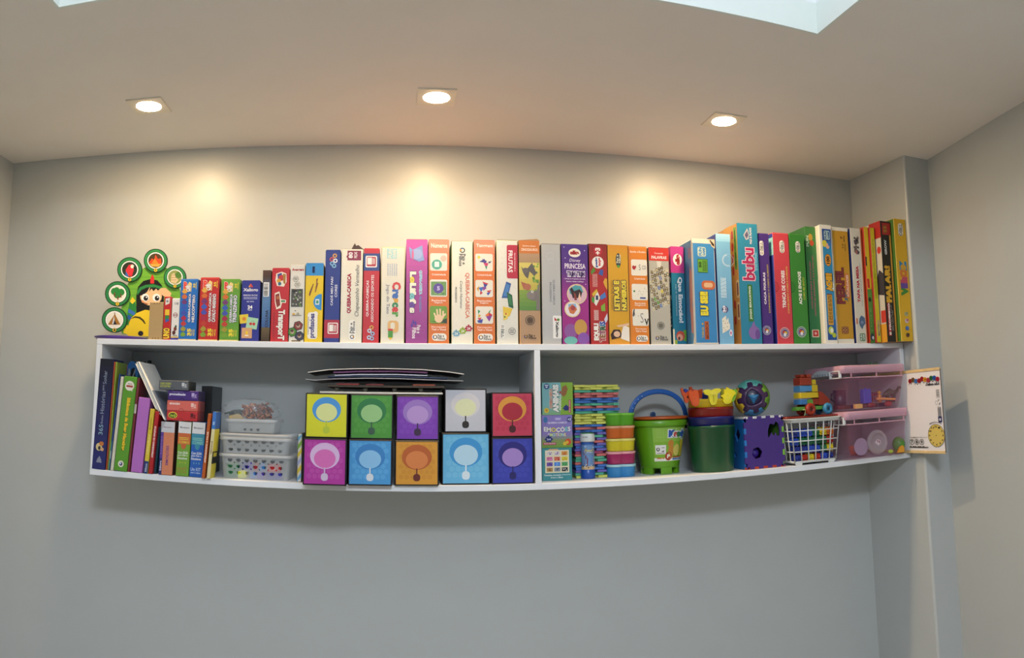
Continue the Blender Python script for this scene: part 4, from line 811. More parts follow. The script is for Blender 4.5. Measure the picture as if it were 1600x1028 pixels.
A = carton('game_box', 'white game box with crimson capitals, a dark animal cluster and an orange side', (1338, 1355.6, 537), (1328.8, 1345.6, 357.5), .004, .2, '#d9d6c8', '#2a3a78', edge='#cfc8b8', top='#3a3430', right='#c86a3a')
A.rect(.9, 0, 1, 1, '#c4653a'); speck(A, .16, .78, .84, .92, ['#4a4448', '#6a6058', '#2e2a2c', '#8a6a5a', '#5a5460'], 26, 21, .17); speck(A, .36, .76, .6, .8, ['#a86a6a', '#8a5a5a'], 6, 4, .12); A.text('TAPA NA MESA', .32, .355, .54, .665, '#b8243c', 90, .05); A.text('Jogo de agilidade e atenção', .66, .32, .74, .7, '#8a8a88', 90)
A.poly([(.3, .18), (.36, .215), (.55, .24), (.85, .22), (.88, .17), (.7, .15), (.56, .12), (.36, .15)], '#4f6a8c'); A.ell(.58, .18, .12, '#7a94b4'); A.rect(.06, .165, .2, .215, '#c8745a'); A.rr(.3, .02, .78, .085, '#2a6a4a', .15); A.text('FUN', .36, .028, .52, .078, '#d8e4d4', 90, .05); A.text('GAME', .58, .028, .72, .078, '#d8e4d4', 90, .05); A.done('front_print', A.o)

A = carton('game_box', 'thin yellow and green game box with a small red tag beside the white box', (1359.6, 1367.2, 537), (1349.8, 1356.6, 356), -.004, .19, '#d8bc2c', '#b03a28', edge='#b8452e', top='#c8a82a')
A.grad(0, .46, '#3f7a34', '#5a8f3a', 5); A.poly([(0, .46), (.5, .5), (1, .47), (1, .56), (0, .52)], '#d8bc2c'); A.rect(.1, .47, .6, .55, '#c8342a'); A.rect(.0, .66, .3, .74, '#2a2a1e'); A.ell(.4, .37, .3, '#1e2a1a', .02); A.ell(.45, .05, .4, '#22304a', .03); A.ell(.6, .045, .2, '#d8dce4', .015); A.text('MOLE', .3, .1, .6, .3, '#7aa05a', 90); A.done('front_print', A.o)
A = carton('game_box', 'thin lemon yellow game box framed in red, next to the black box', (1369, 1377.6, 536.5), (1357.8, 1366.2, 356.5), -.012, .19, '#cfc62e', '#a8302a', edge='#a8302a', top='#d8d02e', bev=.0018)
A.lines(2, .3, .55, .7, .9, '#9a9a2a', 90, 2); A.lines(2, .3, .38, .7, .53, '#8aa02a', 90, 3); A.text('MISTÉRIO', .3, .06, .75, .19, '#5a5a4a', 90, .03, out='#e8e4c8', ow=.1); A.done('front_print', A.o)

A = carton('party_game_box', 'black party game box with yellow capitals on a red patch and orange side strips', (1386.4, 1401.6, 536.5), (1375.6, 1391.6, 348.5), -.04, .21, '#26241f', '#c8c4bc', edge='#2e2a24', top='#2a2622', right='#3a1a18')
A.rect(.84, 0, 1, .9, '#d8983a'); A.poly([(.84, 0), (.95, 0), (.86, .4)], '#c88434'); A.rect(.16, .885, 1, .985, '#b02c28'); A.rr(.28, .9, .62, .965, '#8a5a2a', .2)
for i in range(2):
    for j in range(2): A.ring(.37+.16*i, .918+.028*j, .08, '#d8983a', .3, 12)
A.text('GROW', .3, .72, .5, .84, '#d8d8d8', 90, .06); A.rect(.18, .05, .44, .325, '#b82c26'); A.text('É PROIBIDO', .23, .06, .41, .315, '#f2ece4', 90, .07); A.text('FALAR!', .2, .33, .66, .62, '#e2ae32', 90, .08); A.text('sobre o que não se pode', .52, .09, .58, .3, '#d8d4cc', 90); A.text('dizer neste jogo', .64, .09, .7, .26, '#d8d4cc', 90); A.done('front_print', A.o)
L = left_art(A); L.rect(.7, .86, 1, 1, '#b02c28'); L.ell(.93, .76, .05, '#c03a34', .03); L.poly([(.8, .5), (.9, .6), (1, .56), (1, .38), (.8, .4)], '#3a3440'); L.rect(.88, .16, 1, .26, '#c03a34'); L.rect(.7, 0, 1, .15, '#d89a34'); L.done('side_print', A.o)

A = carton('learning_game_box', 'tall yellow learning game box at the column end with fruit and cake pictures', (1407.5, 1427, 535.5), (1397.5, 1415, 345), -.055, .21, '#e2b32a', '#4f7a34', edge='#ecc65a', top='#b88a24')
pf(A, .34, .86, .74, .965, 90); A.text('VELOZ', .3, .38, .78, .64, '#6a4a9a', 90, .1, cols=['#3f8a3a', '#6a4aa0', '#c8506a', '#d87a3a', '#3a86b8'])
A.ell(.55, .6, .24, '#d8a83a', .026); A.ell(.55, .5, .2, '#c8506a', .022)
for v, c, c2 in ((.22, '#b8b088', '#8a9a6a'), (.165, '#d8c0cc', '#c06a80'), (.105, '#3f66b0', '#5a86c8'), (.05, '#6a4434', '#3a2a22')): A.ell(.54, v, .16, c, .018); A.ell(.6, v+.006, .1, c2, .01)
A.done('front_print', A.o)
# ------------------------------------------------------------------ lower left compartment: books, small boxes, baskets, picture boxes
def Zp(px, py, y): return at(px, py, 1, y).z
def book(label, bot, top, col, set=.0, depth=.19, zb=ZF, page='#e9e4d6', tilt=None, name='book', group='books standing in the left compartment', cat='book', right=None):
    'hard-cover book: spine and boards, with the page block as a part'
    yf = -SD+set; ym = (bot[2]+top[2])/2
    xb = (at(bot[0], bot[2], 1, yf).x, at(bot[1], bot[2], 1, yf).x); xt = (at(top[0], top[2], 1, yf).x, at(top[1], top[2], 1, yf).x)
    w = ((xb[1]-xb[0])+(xt[1]-xt[0]))/2-.0008; h = Zp((top[0]+top[1])/2, top[2], yf)-Zp((bot[0]+bot[1])/2, bot[2], yf)
    cx, tx = sum(xb)/2, sum(xt)/2; a = atan2(tx-cx, h) if tilt is None else tilt
    if tilt is not None: cx = (cx+tx)/2-sin(a)*h/2
    c = min(.0022, w*.22)
    mb = MB()
    mb.box(-w/2, -depth/2, 0, w/2, -depth/2+c, h, col, bev=min(.0012, c*.45)); mb.box(-w/2, -depth/2+c, 0, -w/2+c, depth/2, h, col); mb.box(w/2-c, -depth/2+c, 0, w/2, depth/2, h, right or col)
    o = mb.build(name, CARD, None, (cx, yf+depth/2, zb+w/2*abs(sin(a))+.0003)); o.rotation_euler = (0, a, 0); tag(o, label, cat, group)
    MB().box(-w/2+c+.0001, -depth/2+c+.0001, .003, w/2-c-.0001, depth/2-.004, h-.003, page).build('page_block', MATTE, o)
    A = Art(face_map((-w/2, -depth/2, 0), (w, 0, 0), (0, 0, h), (0, -1, 0)), w, h); A.o, A.d, A.a = o, depth, a
    return A
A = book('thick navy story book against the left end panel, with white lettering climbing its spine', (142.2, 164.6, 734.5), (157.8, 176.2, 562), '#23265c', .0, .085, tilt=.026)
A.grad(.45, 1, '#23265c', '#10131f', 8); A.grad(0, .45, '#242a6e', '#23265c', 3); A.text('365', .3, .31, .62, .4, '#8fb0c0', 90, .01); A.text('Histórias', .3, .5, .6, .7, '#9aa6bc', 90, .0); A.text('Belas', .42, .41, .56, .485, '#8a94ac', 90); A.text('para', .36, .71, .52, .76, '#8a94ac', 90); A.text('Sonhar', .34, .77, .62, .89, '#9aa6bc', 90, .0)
A.ell(.42, .2, .24, '#d8c890', .035); A.ell(.6, .23, .18, '#c8783a', .02); A.ell(.46, .19, .1, '#2a2a30', .018); A.ell(.68, .18, .13, '#d8a878', .016); A.poly([(.3, .06), (.72, .06), (.66, .09), (.52, .12), (.36, .09)], '#8a8ea0'); A.done('spine_print', A.o)
A = book('thin brick-red book wedged beside the thick navy book', (165.4, 167.0, 735), (177.4, 180.6, 566), '#b0502e', .004, .08, tilt=.026)
A = book('thin lime green book beside the brick-red one', (167.3, 168.9, 735.5), (181, 184.4, 566.5), '#8aa03a', .004, .08, tilt=.026)
A = book('mauve pink picture book standing furthest back on the left', (173.5, 189, 728), (187, 199, 568), '#a8668a', .1, .13, tilt=.026)
A = book('short narrow dark blue book with a pale foot, left of the cream spine', (169.4, 171.2, 736.5), (185.2, 188, 586), '#2c4a8a', .002, .085, tilt=.066); A.rect(0, .0, 1, .3, '#3a7a86'); A.rect(.3, .12, .8, .2, '#c8d8dc'); A.done('spine_print', A.o)
A = book('plain cream-white book left of the fat green book', (171.8, 176.6, 738), (188.4, 193.8, 591), '#d8d4c2', .0, .085, tilt=.066)
A = book('fat green book with yellow downward lettering and a white speech bubble', (177.2, 197.6, 738.5), (194.2, 214.4, 590.5), '#5b9a2c', -.002, .085, tilt=.066)
A.ell(.5, .9, .36, '#ece8dc', .052); A.poly([(.55, .87), (.75, .84), (.72, .88)], '#ece8dc'); A.rect(.24, .885, .76, .905, '#a83a2a'); A.text('Guia de', .34, .915, .68, .93, '#3a3a3a'); A.text('Biblioteca de Boas Maneiras', .44, .22, .68, .77, '#e9c62e', -90, .06, out='#6a4a1e', ow=.1); A.ell(.5, .075, .22, '#ece8dc', .034); A.ell(.5, .075, .13, '#3a3a6a', .02); A.ell(.46, .08, .07, '#c8d0e8', .012); A.done('spine_print', A.o)
A = book('thin maroon book between the fat green book and the lilac block', (198.2, 202.4, 739), (215.2, 218.6, 592), '#7a3038', .002, .085, tilt=.066); A.rect(0, .62, 1, .72, '#c8c0b8'); A.done('spine_print', A.o)
A = book('plain lilac block-shaped book with no lettering', (203.4, 222.2, 739), (217, 234.6, 622), '#b56fc4', .0, .15, tilt=.066)
A = book('yellow book with a navy foot label, right of the lilac block', (222.9, 230.4, 741), (235, 241.6, 640), '#d9c03a', -.002, .15, tilt=.066)
A.rect(0, 0, 1, .19, '#243a76'); A.text('Editora', .3, .03, .7, .15, '#d8dce8', 90, .02); A.text('Brinquedos', .35, .68, .7, .86, '#6a5a1e', 90); A.text('LEITURAS', .35, .3, .65, .6, '#f2eaa0', 90); A.done('spine_print', A.o)
A = book('red book with small white lettering, right of the yellow one', (231.4, 238.6, 741.5), (242.2, 247.6, 643.5), '#b01f26', -.002, .15, tilt=.066)
A.text('APRENDENDO OS OPOSTOS', .3, .26, .72, .76, '#f0e6e2', 90, .04); A.done('spine_print', A.o)
A = book('short dark teal book recessed between the red book and the orange kit box', (239.9, 244.6, 741), (246.6, 250.6, 668), '#1f4a58', .014, .12, tilt=.066)

KG = 'learning kit boxes under the small card boxes'
A = carton('kit_box', 'salmon orange kit box with purple upward lettering and a pale grey top band', (247.2, 269, 742.3), (252.4, 273.6, 658.8), -.002, .085, '#d58562', '#5a4038', zb=ZF, group=KG, tilt=1, edge='#c87a5c')
A.rect(0, .8, 1, 1, '#c9cbd2'); A.poly([(.0, .8), (.3, 1), (0, 1)], '#a8aab4'); A.text('Montessori', .2, .885, .78, .912, '#8a6a78'); A.rect(0, .0, .22, .8, '#5a3a94'); A.rect(0, 0, .22, .31, '#2e2c6c'); A.text('Editora', .04, .08, .17, .26, '#e0dcec', 90, .02); A.text('As emoções de cada dia', .07, .38, .15, .72, '#a890c8', 90); A.text('EMOÇÕES', .42, .19, .7, .55, '#6a3a8c', 90, .02); A.done('front_print', A.o)
hk = []
A = carton('kit_box', 'green and orange kit box with a white top band, left of the blue one', (274.2, 293.8, 745.3), (279.2, 299.8, 660), -.002, .085, '#78a83a', '#5f8a2e', zb=ZF, group=KG, tilt=1)
def kit(A, top, low, word, wc, kc):
    A.rect(0, .79, 1, 1, '#dcdee0'); A.text('Montessori', .14, .88, .84, .912, '#5a5a6a'); A.rect(0, .585, 1, .79, top); A.ell(.48, .57, .2, top, .075); A.lines(2, .1, .66, .86, .72, wc, 0, 3); A.text(word, .1, .6, .9, .65, wc, 0, .02)
    A.text('Com GUIA', .08, .41, .86, .455, '#eef0ec', 0, .02); A.text('para Pais e', .08, .36, .84, .4, '#eef0ec', 0, .02); A.text('Educadores', .08, .31, .82, .35, '#eef0ec', 0, .02); A.text('2  +  5', .26, .235, .74, .265, wc); A.text('Um KIT', .08, .11, .86, .17, kc, 0, .01); A.text('com 3 cubos', .1, .065, .84, .095, kc); A.done('front_print', A.o)
hk.append(A.h); kit(A, '#c8683a', '#78a83a', 'FORMAS', '#e2c84a', '#b0783a')
A = carton('kit_box', 'blue and teal kit box with a white top band, right of the green one', (295.4, 315.2, 746.7), (300.8, 321.6, 660.8), -.002, .085, '#2460b8', '#1c4c94', zb=ZF, group=KG, tilt=1)
hk.append(A.h); kit(A, '#3f8fa8', '#2460b8', 'CORES', '#8fd0c0', '#c8dcf0')
A = book('thin orange book with white lettering, right of the blue kit box', (314.4, 319.8, 749.8), (325, 330, 648.6), '#b85a1e', -.016, .09)
A.text('APRENDENDO A FALAR', .35, .24, .8, .72, '#f0e2d4', 90, .04); A.done('spine_print', A.o)
A = book('thin cream book with a blue head and a yellow and black side cover', (322.2, 328.2, 749), (333, 338.6, 644.5), '#e0d8a8', -.014, .055, right='#d8cf3a')
A.rect(0, .74, 1, 1, '#3a7ac8'); A.rect(.25, .8, .75, .85, '#a8c4e8'); A.text('VEÍCULOS', .25, .36, .75, .56, '#7a4a2a', 90, .03); A.done('spine_print', A.o)
R_ = right_art(A); R_.rect(0, .22, 1, .4, '#1c1c1a'); R_.rect(0, .74, 1, 1, '#3a6ab8'); R_.ell(.3, .24, .1, '#1c1c1a'); R_.ell(.7, .24, .1, '#1c1c1a'); R_.rect(.2, .32, .9, .38, '#d8cf3a'); R_.done('cover_print', A.o)

SG = 'small card boxes stacked on the kit boxes'
zs = ZF+max(hk)+.0022
def small(label, bot, top, col, zb, dark, set=.004, d=.075):
    A = carton('card_box', label, bot, top, set, d, col, dark, zb=zb, group=SG, edge=col); A.L = 1
    A.ell(.47, 0, .085, dark, None, 14, 0, pi); A.ell(.47, 0, .065, col, None, 14, 0, pi); return A
def logo1(A, c): A.text('1', .8, .45, .85, .78, c, 0, .04); A.text('z', .88, .4, .94, .65, c, 0, .03); A.rect(.79, .3, .95, .34, c)
A = small('red small card box with a yellow and black burst, lowest of its stack', (260.2, 308, 658.6), (260.4, 308.6, 643.2), '#c23036', zs, '#8a2026')
A.ell(.2, .55, .15, '#e6d246', .33); A.ell(.2, .52, .125, '#23241a', .25); A.text('VOCÊ', .11, .38, .29, .66, '#b8d23a', 0, .06); logo1(A, '#5a161a'); A.done('front_print', A.o); zs += A.h+.0004
A = small('salmon small card box, second from the bottom of its stack', (260.6, 309, 642), (261, 309.4, 626), '#d86a60', zs, '#a8443e')
A.text('emoção', .08, .55, .42, .82, '#f4d8d0', 0, .05); logo1(A, '#f0c8c0'); A.done('front_print', A.o); zs += A.h+.0004
A = small('purple small card box with white lettering, third from the bottom of its stack', (262, 310, 625.3), (262.4, 310.2, 609.8), '#4a2a7e', zs, '#2c1650')
A.text('procrastinação', .06, .45, .58, .72, '#efe8f6', 0, .07); A.lines(1, .14, .8, .5, .9, '#9a86bc'); logo1(A, '#b8a8d8'); A.done('front_print', A.o); zs += A.h+.0004
A = small('dark grey small card box with lime lettering, topmost of its stack', (247.8, 295, 609), (248, 294, 594), '#5a5f68', zs, '#3c3f38', .0, .08)
A.text('CORPO INTEIRO', .05, .55, .42, .76, '#b8c04a', 0, .03); A.text('AUTOESTIMA', .05, .28, .4, .48, '#b8c04a', 0, .03); logo1(A, '#c8ccd0'); A.done('front_print', A.o)
A = carton('file_box', 'upright black box standing behind the blue kit box and thin books', (309, 326, 738), (316, 332.5, 600), .105, .125, '#131418', '#1a1c22', zb=ZF, group=None, right='#2a333c')
L = right_art(A); L.rect(.04, .04, .1, .96, '#39444e'); L.done('side_print', A.o)

# leaning folder of papers
y0 = -.236
def tilted(name, poly, y, d, col, side, parent, org, mat=MATTE): return px_prism(poly, y, d, col, side, name, parent, org, mat)
y0 = -.246; fo = at(256, 657.4, 1, y0); fold = empty('paper_folder', fo, 'grey document folder stuffed with white papers, leaning to the left over the books', 'folder')
tilted('folder_cover', [(214.6, 565), (215.8, 564.6), (259.6, 656.2), (258.2, 657.2)], y0, .15, '#9aa2b2', '#8d95a6', fold, fo)
pl, qr = ((210.6, 566.8), (243.4, 639.5)), ((217, 564.6), (257.8, 656.8))
for k in range(5):
    t0, t1 = k/5+.01, (k+.8)/5; e = (.97, .84, 1, .9, 1)[k]; s0 = (.02, .1, 0, .03, .0)[k]
    f = lambda t, u: (pl[0][0]+(qr[0][0]-pl[0][0])*t+u*((pl[1][0]-pl[0][0])*(1-t)+(qr[1][0]-qr[0][0])*t), pl[0][1]+(qr[0][1]-pl[0][1])*t+u*((pl[1][1]-pl[0][1])*(1-t)+(qr[1][1]-qr[0][1])*t))
    tilted('paper_sheet', [f(t0, s0), f(t1, s0), f(t1, e), f(t0, e)], y0-.004+.0025*((k*3) % 4), .14, ('#f6f3ea', '#e2e2e2', '#f8f5ec', '#b4b8c2', '#f8f5ec')[k], '#f0ede4', fold, fo)
# blue arched pouch and black clips behind the books
po = at(205, 590, 1, -.14)
def arc_poly(cx, cy, rx, ry, n=18, a0=0., a1=pi): return [(cx+rx*cos(a0+(a1-a0)*i/n), cy-ry*sin(a0+(a1-a0)*i/n)) for i in range(n+1)]
pouch = px_prism([(196.5, 730)]+[(196.5+9.5-9.5*cos(pi*i/14), 588-24*sin(pi*i/14)) for i in range(15)]+[(215.5, 730)], -.15, .03, '#2a639c', '#2f74b4', 'pencil_pouch', None, Vector((0, 0, 0)), PLAST)
pouch.data.transform(Matrix.Translation((-po.x, .15, -ZF))); pouch.location = (po.x, -.15, ZF+.0006)
for v in pouch.data.vertices: v.co.z = max(v.co.z, 0)
tag(pouch, 'blue arched pouch with dark zigzag marks behind the fat green book', 'pouch')
pa = Art(lambda u, v, l: at(u, v, 1, -.15)-Vector((po.x, -.15, ZF))+Vector((0, -l, 0)), 1, 1)
pa.poly([(199, 590), (201, 576), (203, 576), (205, 590)], '#8a929a'); pa.poly([(203, 590), (205, 577), (210, 574), (212, 590)], '#14161c'); pa.poly([(206, 590), (211, 577), (212.4, 578), (208, 590)], '#8a929a'); pa.done('zigzag_print', pouch)

ck = at(230, 572, 1, -.1); mb = MB()
mb.box(-.008, -.006, -.012, .009, .006, .004, '#17181a', bev=.002); mb.lathe([(.0035, .004), (.0055, .006), (.006, .01), (.004, .013)], '#17181a', 14, at=(-.007, 0, 0)); mb.lathe([(.004, .004), (.007, .006), (.0075, .012), (.005, .016)], '#141517', 14, at=(.006, 0, 0)); mb.box(-.003, -.004, ZF+.0005-ck.z, .004, .004, -.011, '#1c1d20')
tag(mb.build('black_pump', PLAST, None, ck), 'small black two-knobbed top poking up behind the leaning grey folder', 'toy')

# --- perforated plastic baskets
import bmesh
def plate_holes(outer, holes):
    'triangulated flat polygon with holes, as (points, triangles)'
    bm = bmesh.new(); es = []
    for loop in [outer]+holes:
        vs = [bm.verts.new((a, b, 0)) for a, b in loop]
        for i in range(len(vs)): es.append(bm.edges.new((vs[i], vs[(i+1) % len(vs)])))
    bmesh.ops.triangle_fill(bm, use_beauty=True, use_dissolve=False, edges=es, normal=(0, 0, 1))
    bm.verts.index_update(); P = [tuple(v.co[:2]) for v in bm.verts]; T = []
    for f in bm.faces:
        cx, cy = f.calc_center_median()[:2]
        T.append(tuple(v.index for v in f.verts))
    bm.free()
    def inside(p, L):
        r = False
        for i in range(len(L)):
            (x1, y1), (x2, y2) = L[i], L[i-1]
            if (y1 > p[1]) != (y2 > p[1]) and p[0] < (x2-x1)*(p[1]-y1)/(y2-y1)+x1: r = not r
        return r
    return P, [t for t in T if not any(inside((sum(P[i][0] for i in t)/3, sum(P[i][1] for i in t)/3), h) for h in holes)]
def rrect(w, d, r, n=4):
    P = []
    for cx, cy, a in ((w/2-r, d/2-r, 0), (-w/2+r, d/2-r, pi/2), (-w/2+r, -d/2+r, pi), (w/2-r, -d/2+r, 1.5*pi)): P += [(cx+r*cos(a+pi/2*k/n), cy+r*sin(a+pi/2*k/n)) for k in range(n+1)]
    return P
def loft(mb, rings, c, close0=True, close1=False):
    n = len(rings[0]); V = [v for r in rings for v in r]
    fs = [(i*n+k, i*n+(k+1) % n, (i+1)*n+(k+1) % n, (i+1)*n+k) for i in range(len(rings)-1) for k in range(n)]
    mb.add(V, fs, c, True)
    if close0: mb.add(rings[0], [tuple(range(n))[::-1]], c)
    if close1: mb.add(rings[-1], [tuple(range(n))], c)
def basket(label, px0, px1, pyb, pyt, yf, z0, depth, rows, cols, group, taper=.006, c0=0., c1=1., mat=FROST, name='plastic_basket', lid=False):
    xa, xb = at(px0, pyt, 1, yf).x, at(px1, pyt, 1, yf).x; w = xb-xa; h = Zp((px0+px1)/2, pyt, yf)-z0
    o = empty(name, ((xa+xb)/2, yf+depth/2, z0+.0004), label, 'basket', group)
    mb = MB(); wb, db = w-2*taper, depth-2*taper
    # back, side and bottom walls
    R0, R1 = rrect(wb, db, .012), rrect(w, depth, .012)
    n = len(R0); keep = [k for k in range(n) if not (R0[k][1] < -db/2+.0125 and R0[(k+1) % n][1] < -db/2+.0125 and abs(R0[k][0]) < wb/2-.0115 and abs(R0[(k+1) % n][0]) < wb/2-.0115)]
    V = [(x, y, 0) for x, y in R0]+[(x, y, h) for x, y in R1]
    mb.add(V, [(k, (k+1) % n, n+(k+1) % n, n+k) for k in keep], '#ffffff', True); mb.add([(x, y, 0) for x, y in R0], [tuple(range(n))], '#ffffff')
    # perforated front wall
    a = wb/2-.012; holes = []
    for r in range(rows):
        v = .28+.5*r/(max(rows-1, 1)); 
        for k in range(cols):
            u = c0+(c1-c0)*(k+.5)/cols; x = -a+2*a*u; rx, rz = a*.082, min(h*.12, .0055)
            holes.append([(x+rx*cos(t*pi/5), v*h-(rz*1.2 if t > 5 else -rz*.0)*abs(sin(t*pi/5))+(rz*.35 if t <= 5 else 0)*abs(sin(t*pi/5))) for t in range(10)])
        if r < rows-1 or rows == 1:
            for k in range(cols-1):
                u = c0+(c1-c0)*(k+1)/cols; x = -a+2*a*u; vv = (v+.25/max(rows-1, 1)) if rows > 1 else .75; holes.append([(x+.0022*cos(t*pi/3), vv*h+.0022*sin(t*pi/3)) for t in range(6)])
    s = (w-2*.012)/2/a
    P, T = plate_holes([(-a, 0), (a, 0), (a, h), (-a, h)], holes)
    mb.add([(x*(1+(s-1)*z/h), -db/2-taper*z/h, z) for x, z in P], T, '#ffffff')
    mb.build('basket_wall', mat, o)
    rim = MB(); e = .007
    ro = lambda g, z: [(x, y, z) for x, y in rrect(w+2*g, depth+2*g, .012+g)]
    rings = [ro(.0005, h-.008), ro(e, h-.007), ro(e, h), ro(-.001, h+.0008), ro(-.001, h-.006)]
    loft(rim, rings, '#ffffff', False); rim.build('basket_rim', FROST if mat is FROST else PINKR, o)
    if lid:
        l = MB(); loft(l, [ro(e-.001, h+.0012), ro(e+.001, h+.004), ro(e+.001, h+.0085), ro(e-.004, h+.0105), ro(-.01, h+.0105), ro(-.014, h+.005)], '#ffffff', True, True); l.build('basket_lid', FROST, o)
    return o, w, h, (xa+xb)/2
BG = 'perforated plastic baskets'
YBK = -.228
b1 = basket('largest translucent perforated basket, lowest of the three, holding coloured blocks', 345, 454.5, 752, 711, YBK, ZF, .16, 3, 7, BG)
zr = ZF+b1[2]
b2 = basket('middle translucent perforated basket with a lid, standing on the lowest one', 346, 453, 714, 684.5, YBK, zr+.0016, .155, 2, 7, BG, .004, lid=True)
z2 = zr+.0016+b2[2]+.0118
b3 = basket('small translucent perforated basket on top of the other two', 353, 430, 676, 655.5, YBK+.02, z2+.0004, .12, 1, 3, BG, .003, .28, .78)
# coloured blocks in the lowest basket
BL = [('green', '#1f6a3c', 352, 372, 726, 748), ('dark blue', '#2a2f9a', 374, 382, 724, 735), ('violet', '#5a3fc0', 383, 391, 724, 735), ('dark red', '#b02030', 393, 400, 726, 738), ('sky blue', '#3a8ad0', 402, 411, 726, 737), ('bright red', '#d8262a', 415, 436, 728, 739), ('lemon yellow', '#d8dc3a', 371, 384, 738, 748), ('cyan blue', '#2f78c0', 391, 399, 740, 749), ('purple', '#4a2fa8', 401, 412, 740, 749), ('navy', '#22288a', 414, 427, 741, 750), ('indigo', '#3a3aa0', 428, 440, 741, 750)]
for k, (nm, c, x0, x1, y0_, y1_) in enumerate(BL):
    yy = YBK+.016+.003*(k % 3); p0, p1 = at(x0, y1_, 1, yy), at(x1, y0_, 1, yy); w, h = (p1.x-p0.x)/2, p1.z-p0.z
    zb_ = max(ZF+.0016, p0.z)
    if k < 6 and k > 0: yy += .028
    mb = MB().box(-w, 0, 0, w, .022, h, c, bev=.0015)
    for sx in ((-.5, .5) if w > .008 else (0,)): mb.lathe([(.0035, h), (.0035, h+.0025), (.0028, h+.003)], c, 12, at=(sx*w, .011, 0))
    o = mb.build('toy_block', PLAST, None, ((p0.x+p1.x)/2, yy, zb_ if y1_ > 745 else zb_)); tag(o, nm+' toy block seen through the lowest perforated basket', 'toy block', 'toy blocks in the lowest basket')
# clear bag of orange-brown strips on the small basket
zt3 = z2+.0004+b3[2]
bc = at(391, 650, 1, -.165); bag = empty('plastic_bag', (bc.x, -.17, zt3+.0014), 'crumpled clear plastic bag of orange-brown strips lying in the small basket', 'bag')
rnd = random.Random(5); mb = MB(); nA, nB = 28, 12; V = []
bw = (at(437, 650, 1, -.165).x-at(345, 650, 1, -.165).x)/2; bh = Zp(391, 624.5, -.17)-zt3
for j in range(nB+1):
    for i in range(nA):
        a, e = 2*pi*i/nA, pi/2*j/nB; k = 1+.1*sin(5*a+3*j)+rnd.uniform(-.06, .06)
        x, y, z = bw*cos(e)**.6*cos(a)*k, .048*cos(e)**.6*sin(a)*k, bh*sin(e)**.8*(1+rnd.uniform(-.03, .05))
        if j == 0: x, y, z = x*.74, y*.9, .0
        V.append((x if x < 0 else x, y, max(z, 0)))
mb.add(V, [(j*nA+i, j*nA+(i+1) % nA, (j+1)*nA+(i+1) % nA, (j+1)*nA+i) for j in range(nB) for i in range(nA)], '#ffffff', True); mb.build('bag_film', CLEAR, bag)
mb = MB(); cols = ['#c86a3a', '#a8502e', '#d88a5a', '#8a3a26', '#5a2a20', '#b8603a']
for k in range(110):
    cx, cz = rnd.uniform(-.012, bw*.62), rnd.uniform(.004, bh*.62); L_ = rnd.uniform(.012, .03); a = rnd.uniform(-.6, .6); P = []
    for t in range(5): P.append((cx+L_*(t/4-.5)*cos(a), rnd.uniform(-.026, .02), max(.003, min(bh*.8, cz+L_*(t/4-.5)*sin(a)+rnd.uniform(-.006, .008)))))
    mb.tube(P, rnd.uniform(.0016, .0032), rnd.choice(cols), 6)
o = mb.build('paper_strips', MATTE, bag); o['kind'] = 'stuff'
mb = MB()
for k in range(34):
    cx = rnd.uniform(-bw*.6, bw*.3); mb.tube([(cx-.02, rnd.uniform(-.02, .02), rnd.uniform(.008, bh*.3)), (cx, rnd.uniform(-.02, .02), rnd.uniform(.01, bh*.45)), (cx+.02, rnd.uniform(-.02, .02), rnd.uniform(.012, bh*.5))], .0018, rnd.choice(['#3a4038', '#4a5048', '#2e3a34']), 6)
o = mb.build('dark_strips', MATTE, bag); o['kind'] = 'stuff'
hx = px_prism([(357.5, 653.5), (358.5, 649.5), (370.5, 646.3), (374, 647), (382, 654.6)], YBK+.0235, .004, '#d8b878', '#b89458', 'wooden_hexagon', None, Vector((0, 0, 0)))
hc = at(370, 654, 1, YBK+.0235); hx.data.transform(Matrix.Translation(-hc)); hx.location = hc; tag(hx, 'pale wooden hexagon piece poking out of the small basket', 'toy piece')

# striped box beside the picture boxes
A = carton('striped_box', 'narrow box with diagonal blue, yellow and green stripes left of the picture boxes', (463.6, 471, 753.4), (465.4, 472.4, 677.4), .02, .12, '#dcd9cf', '#c4c1b6', zb=ZF, group=None, edge='#2a2a28')
for k, c in enumerate(('#6fa8d8', '#e0c83a', '#a8b0d8', '#e0c83a', '#7aa83a', '#6fb0d8')):
    v = -.02+k*.17; A.poly([(.06, max(.01, v)), (.94, min(.985, v+.12)), (.94, min(.985, v+.22)), (.06, max(.01, v+.1))], c)
A.done('front_print', A.o)

# --- the ten square picture boxes
PG = 'square picture boxes in two rows'
def picture_box(label, bot, top, set, col, zb, hair, face, body, hexa=True, hex_c=None):
    A = carton('picture_box', label, bot, top, set, .11, '#17141a', '#1a161c', zb=zb, group=PG, edge='#0f0d12', bev=.0015, cat='box')
    A.rect(.03, .03, .97, .97, col)
    if hexa:
        q = A.w/A.h; r = .075
        for i in range(8):
            for j in range(8):
                u, v = .08+.13*i+(.065 if j % 2 else 0), .08+.113*j
                if .1 < u < .92 and .09 < v < .92: A.poly([(u+r*.84*cos(pi/6+k*pi/3), v+r*.84*q*sin(pi/6+k*pi/3)) for k in range(6)], hex_c); A.L -= 1
        A.L += 1
    A.ell(.5, .63, .34, hair, .28, 32); A.ell(.5, .57, .25, face, .2, 28)
    A.rr(.42, .1, .58, .26, body, .4); A.rect(.485, .25, .515, .38, body)
    A.done('front_print', A.o); return A
z0s = ZF+.0003; tops = []
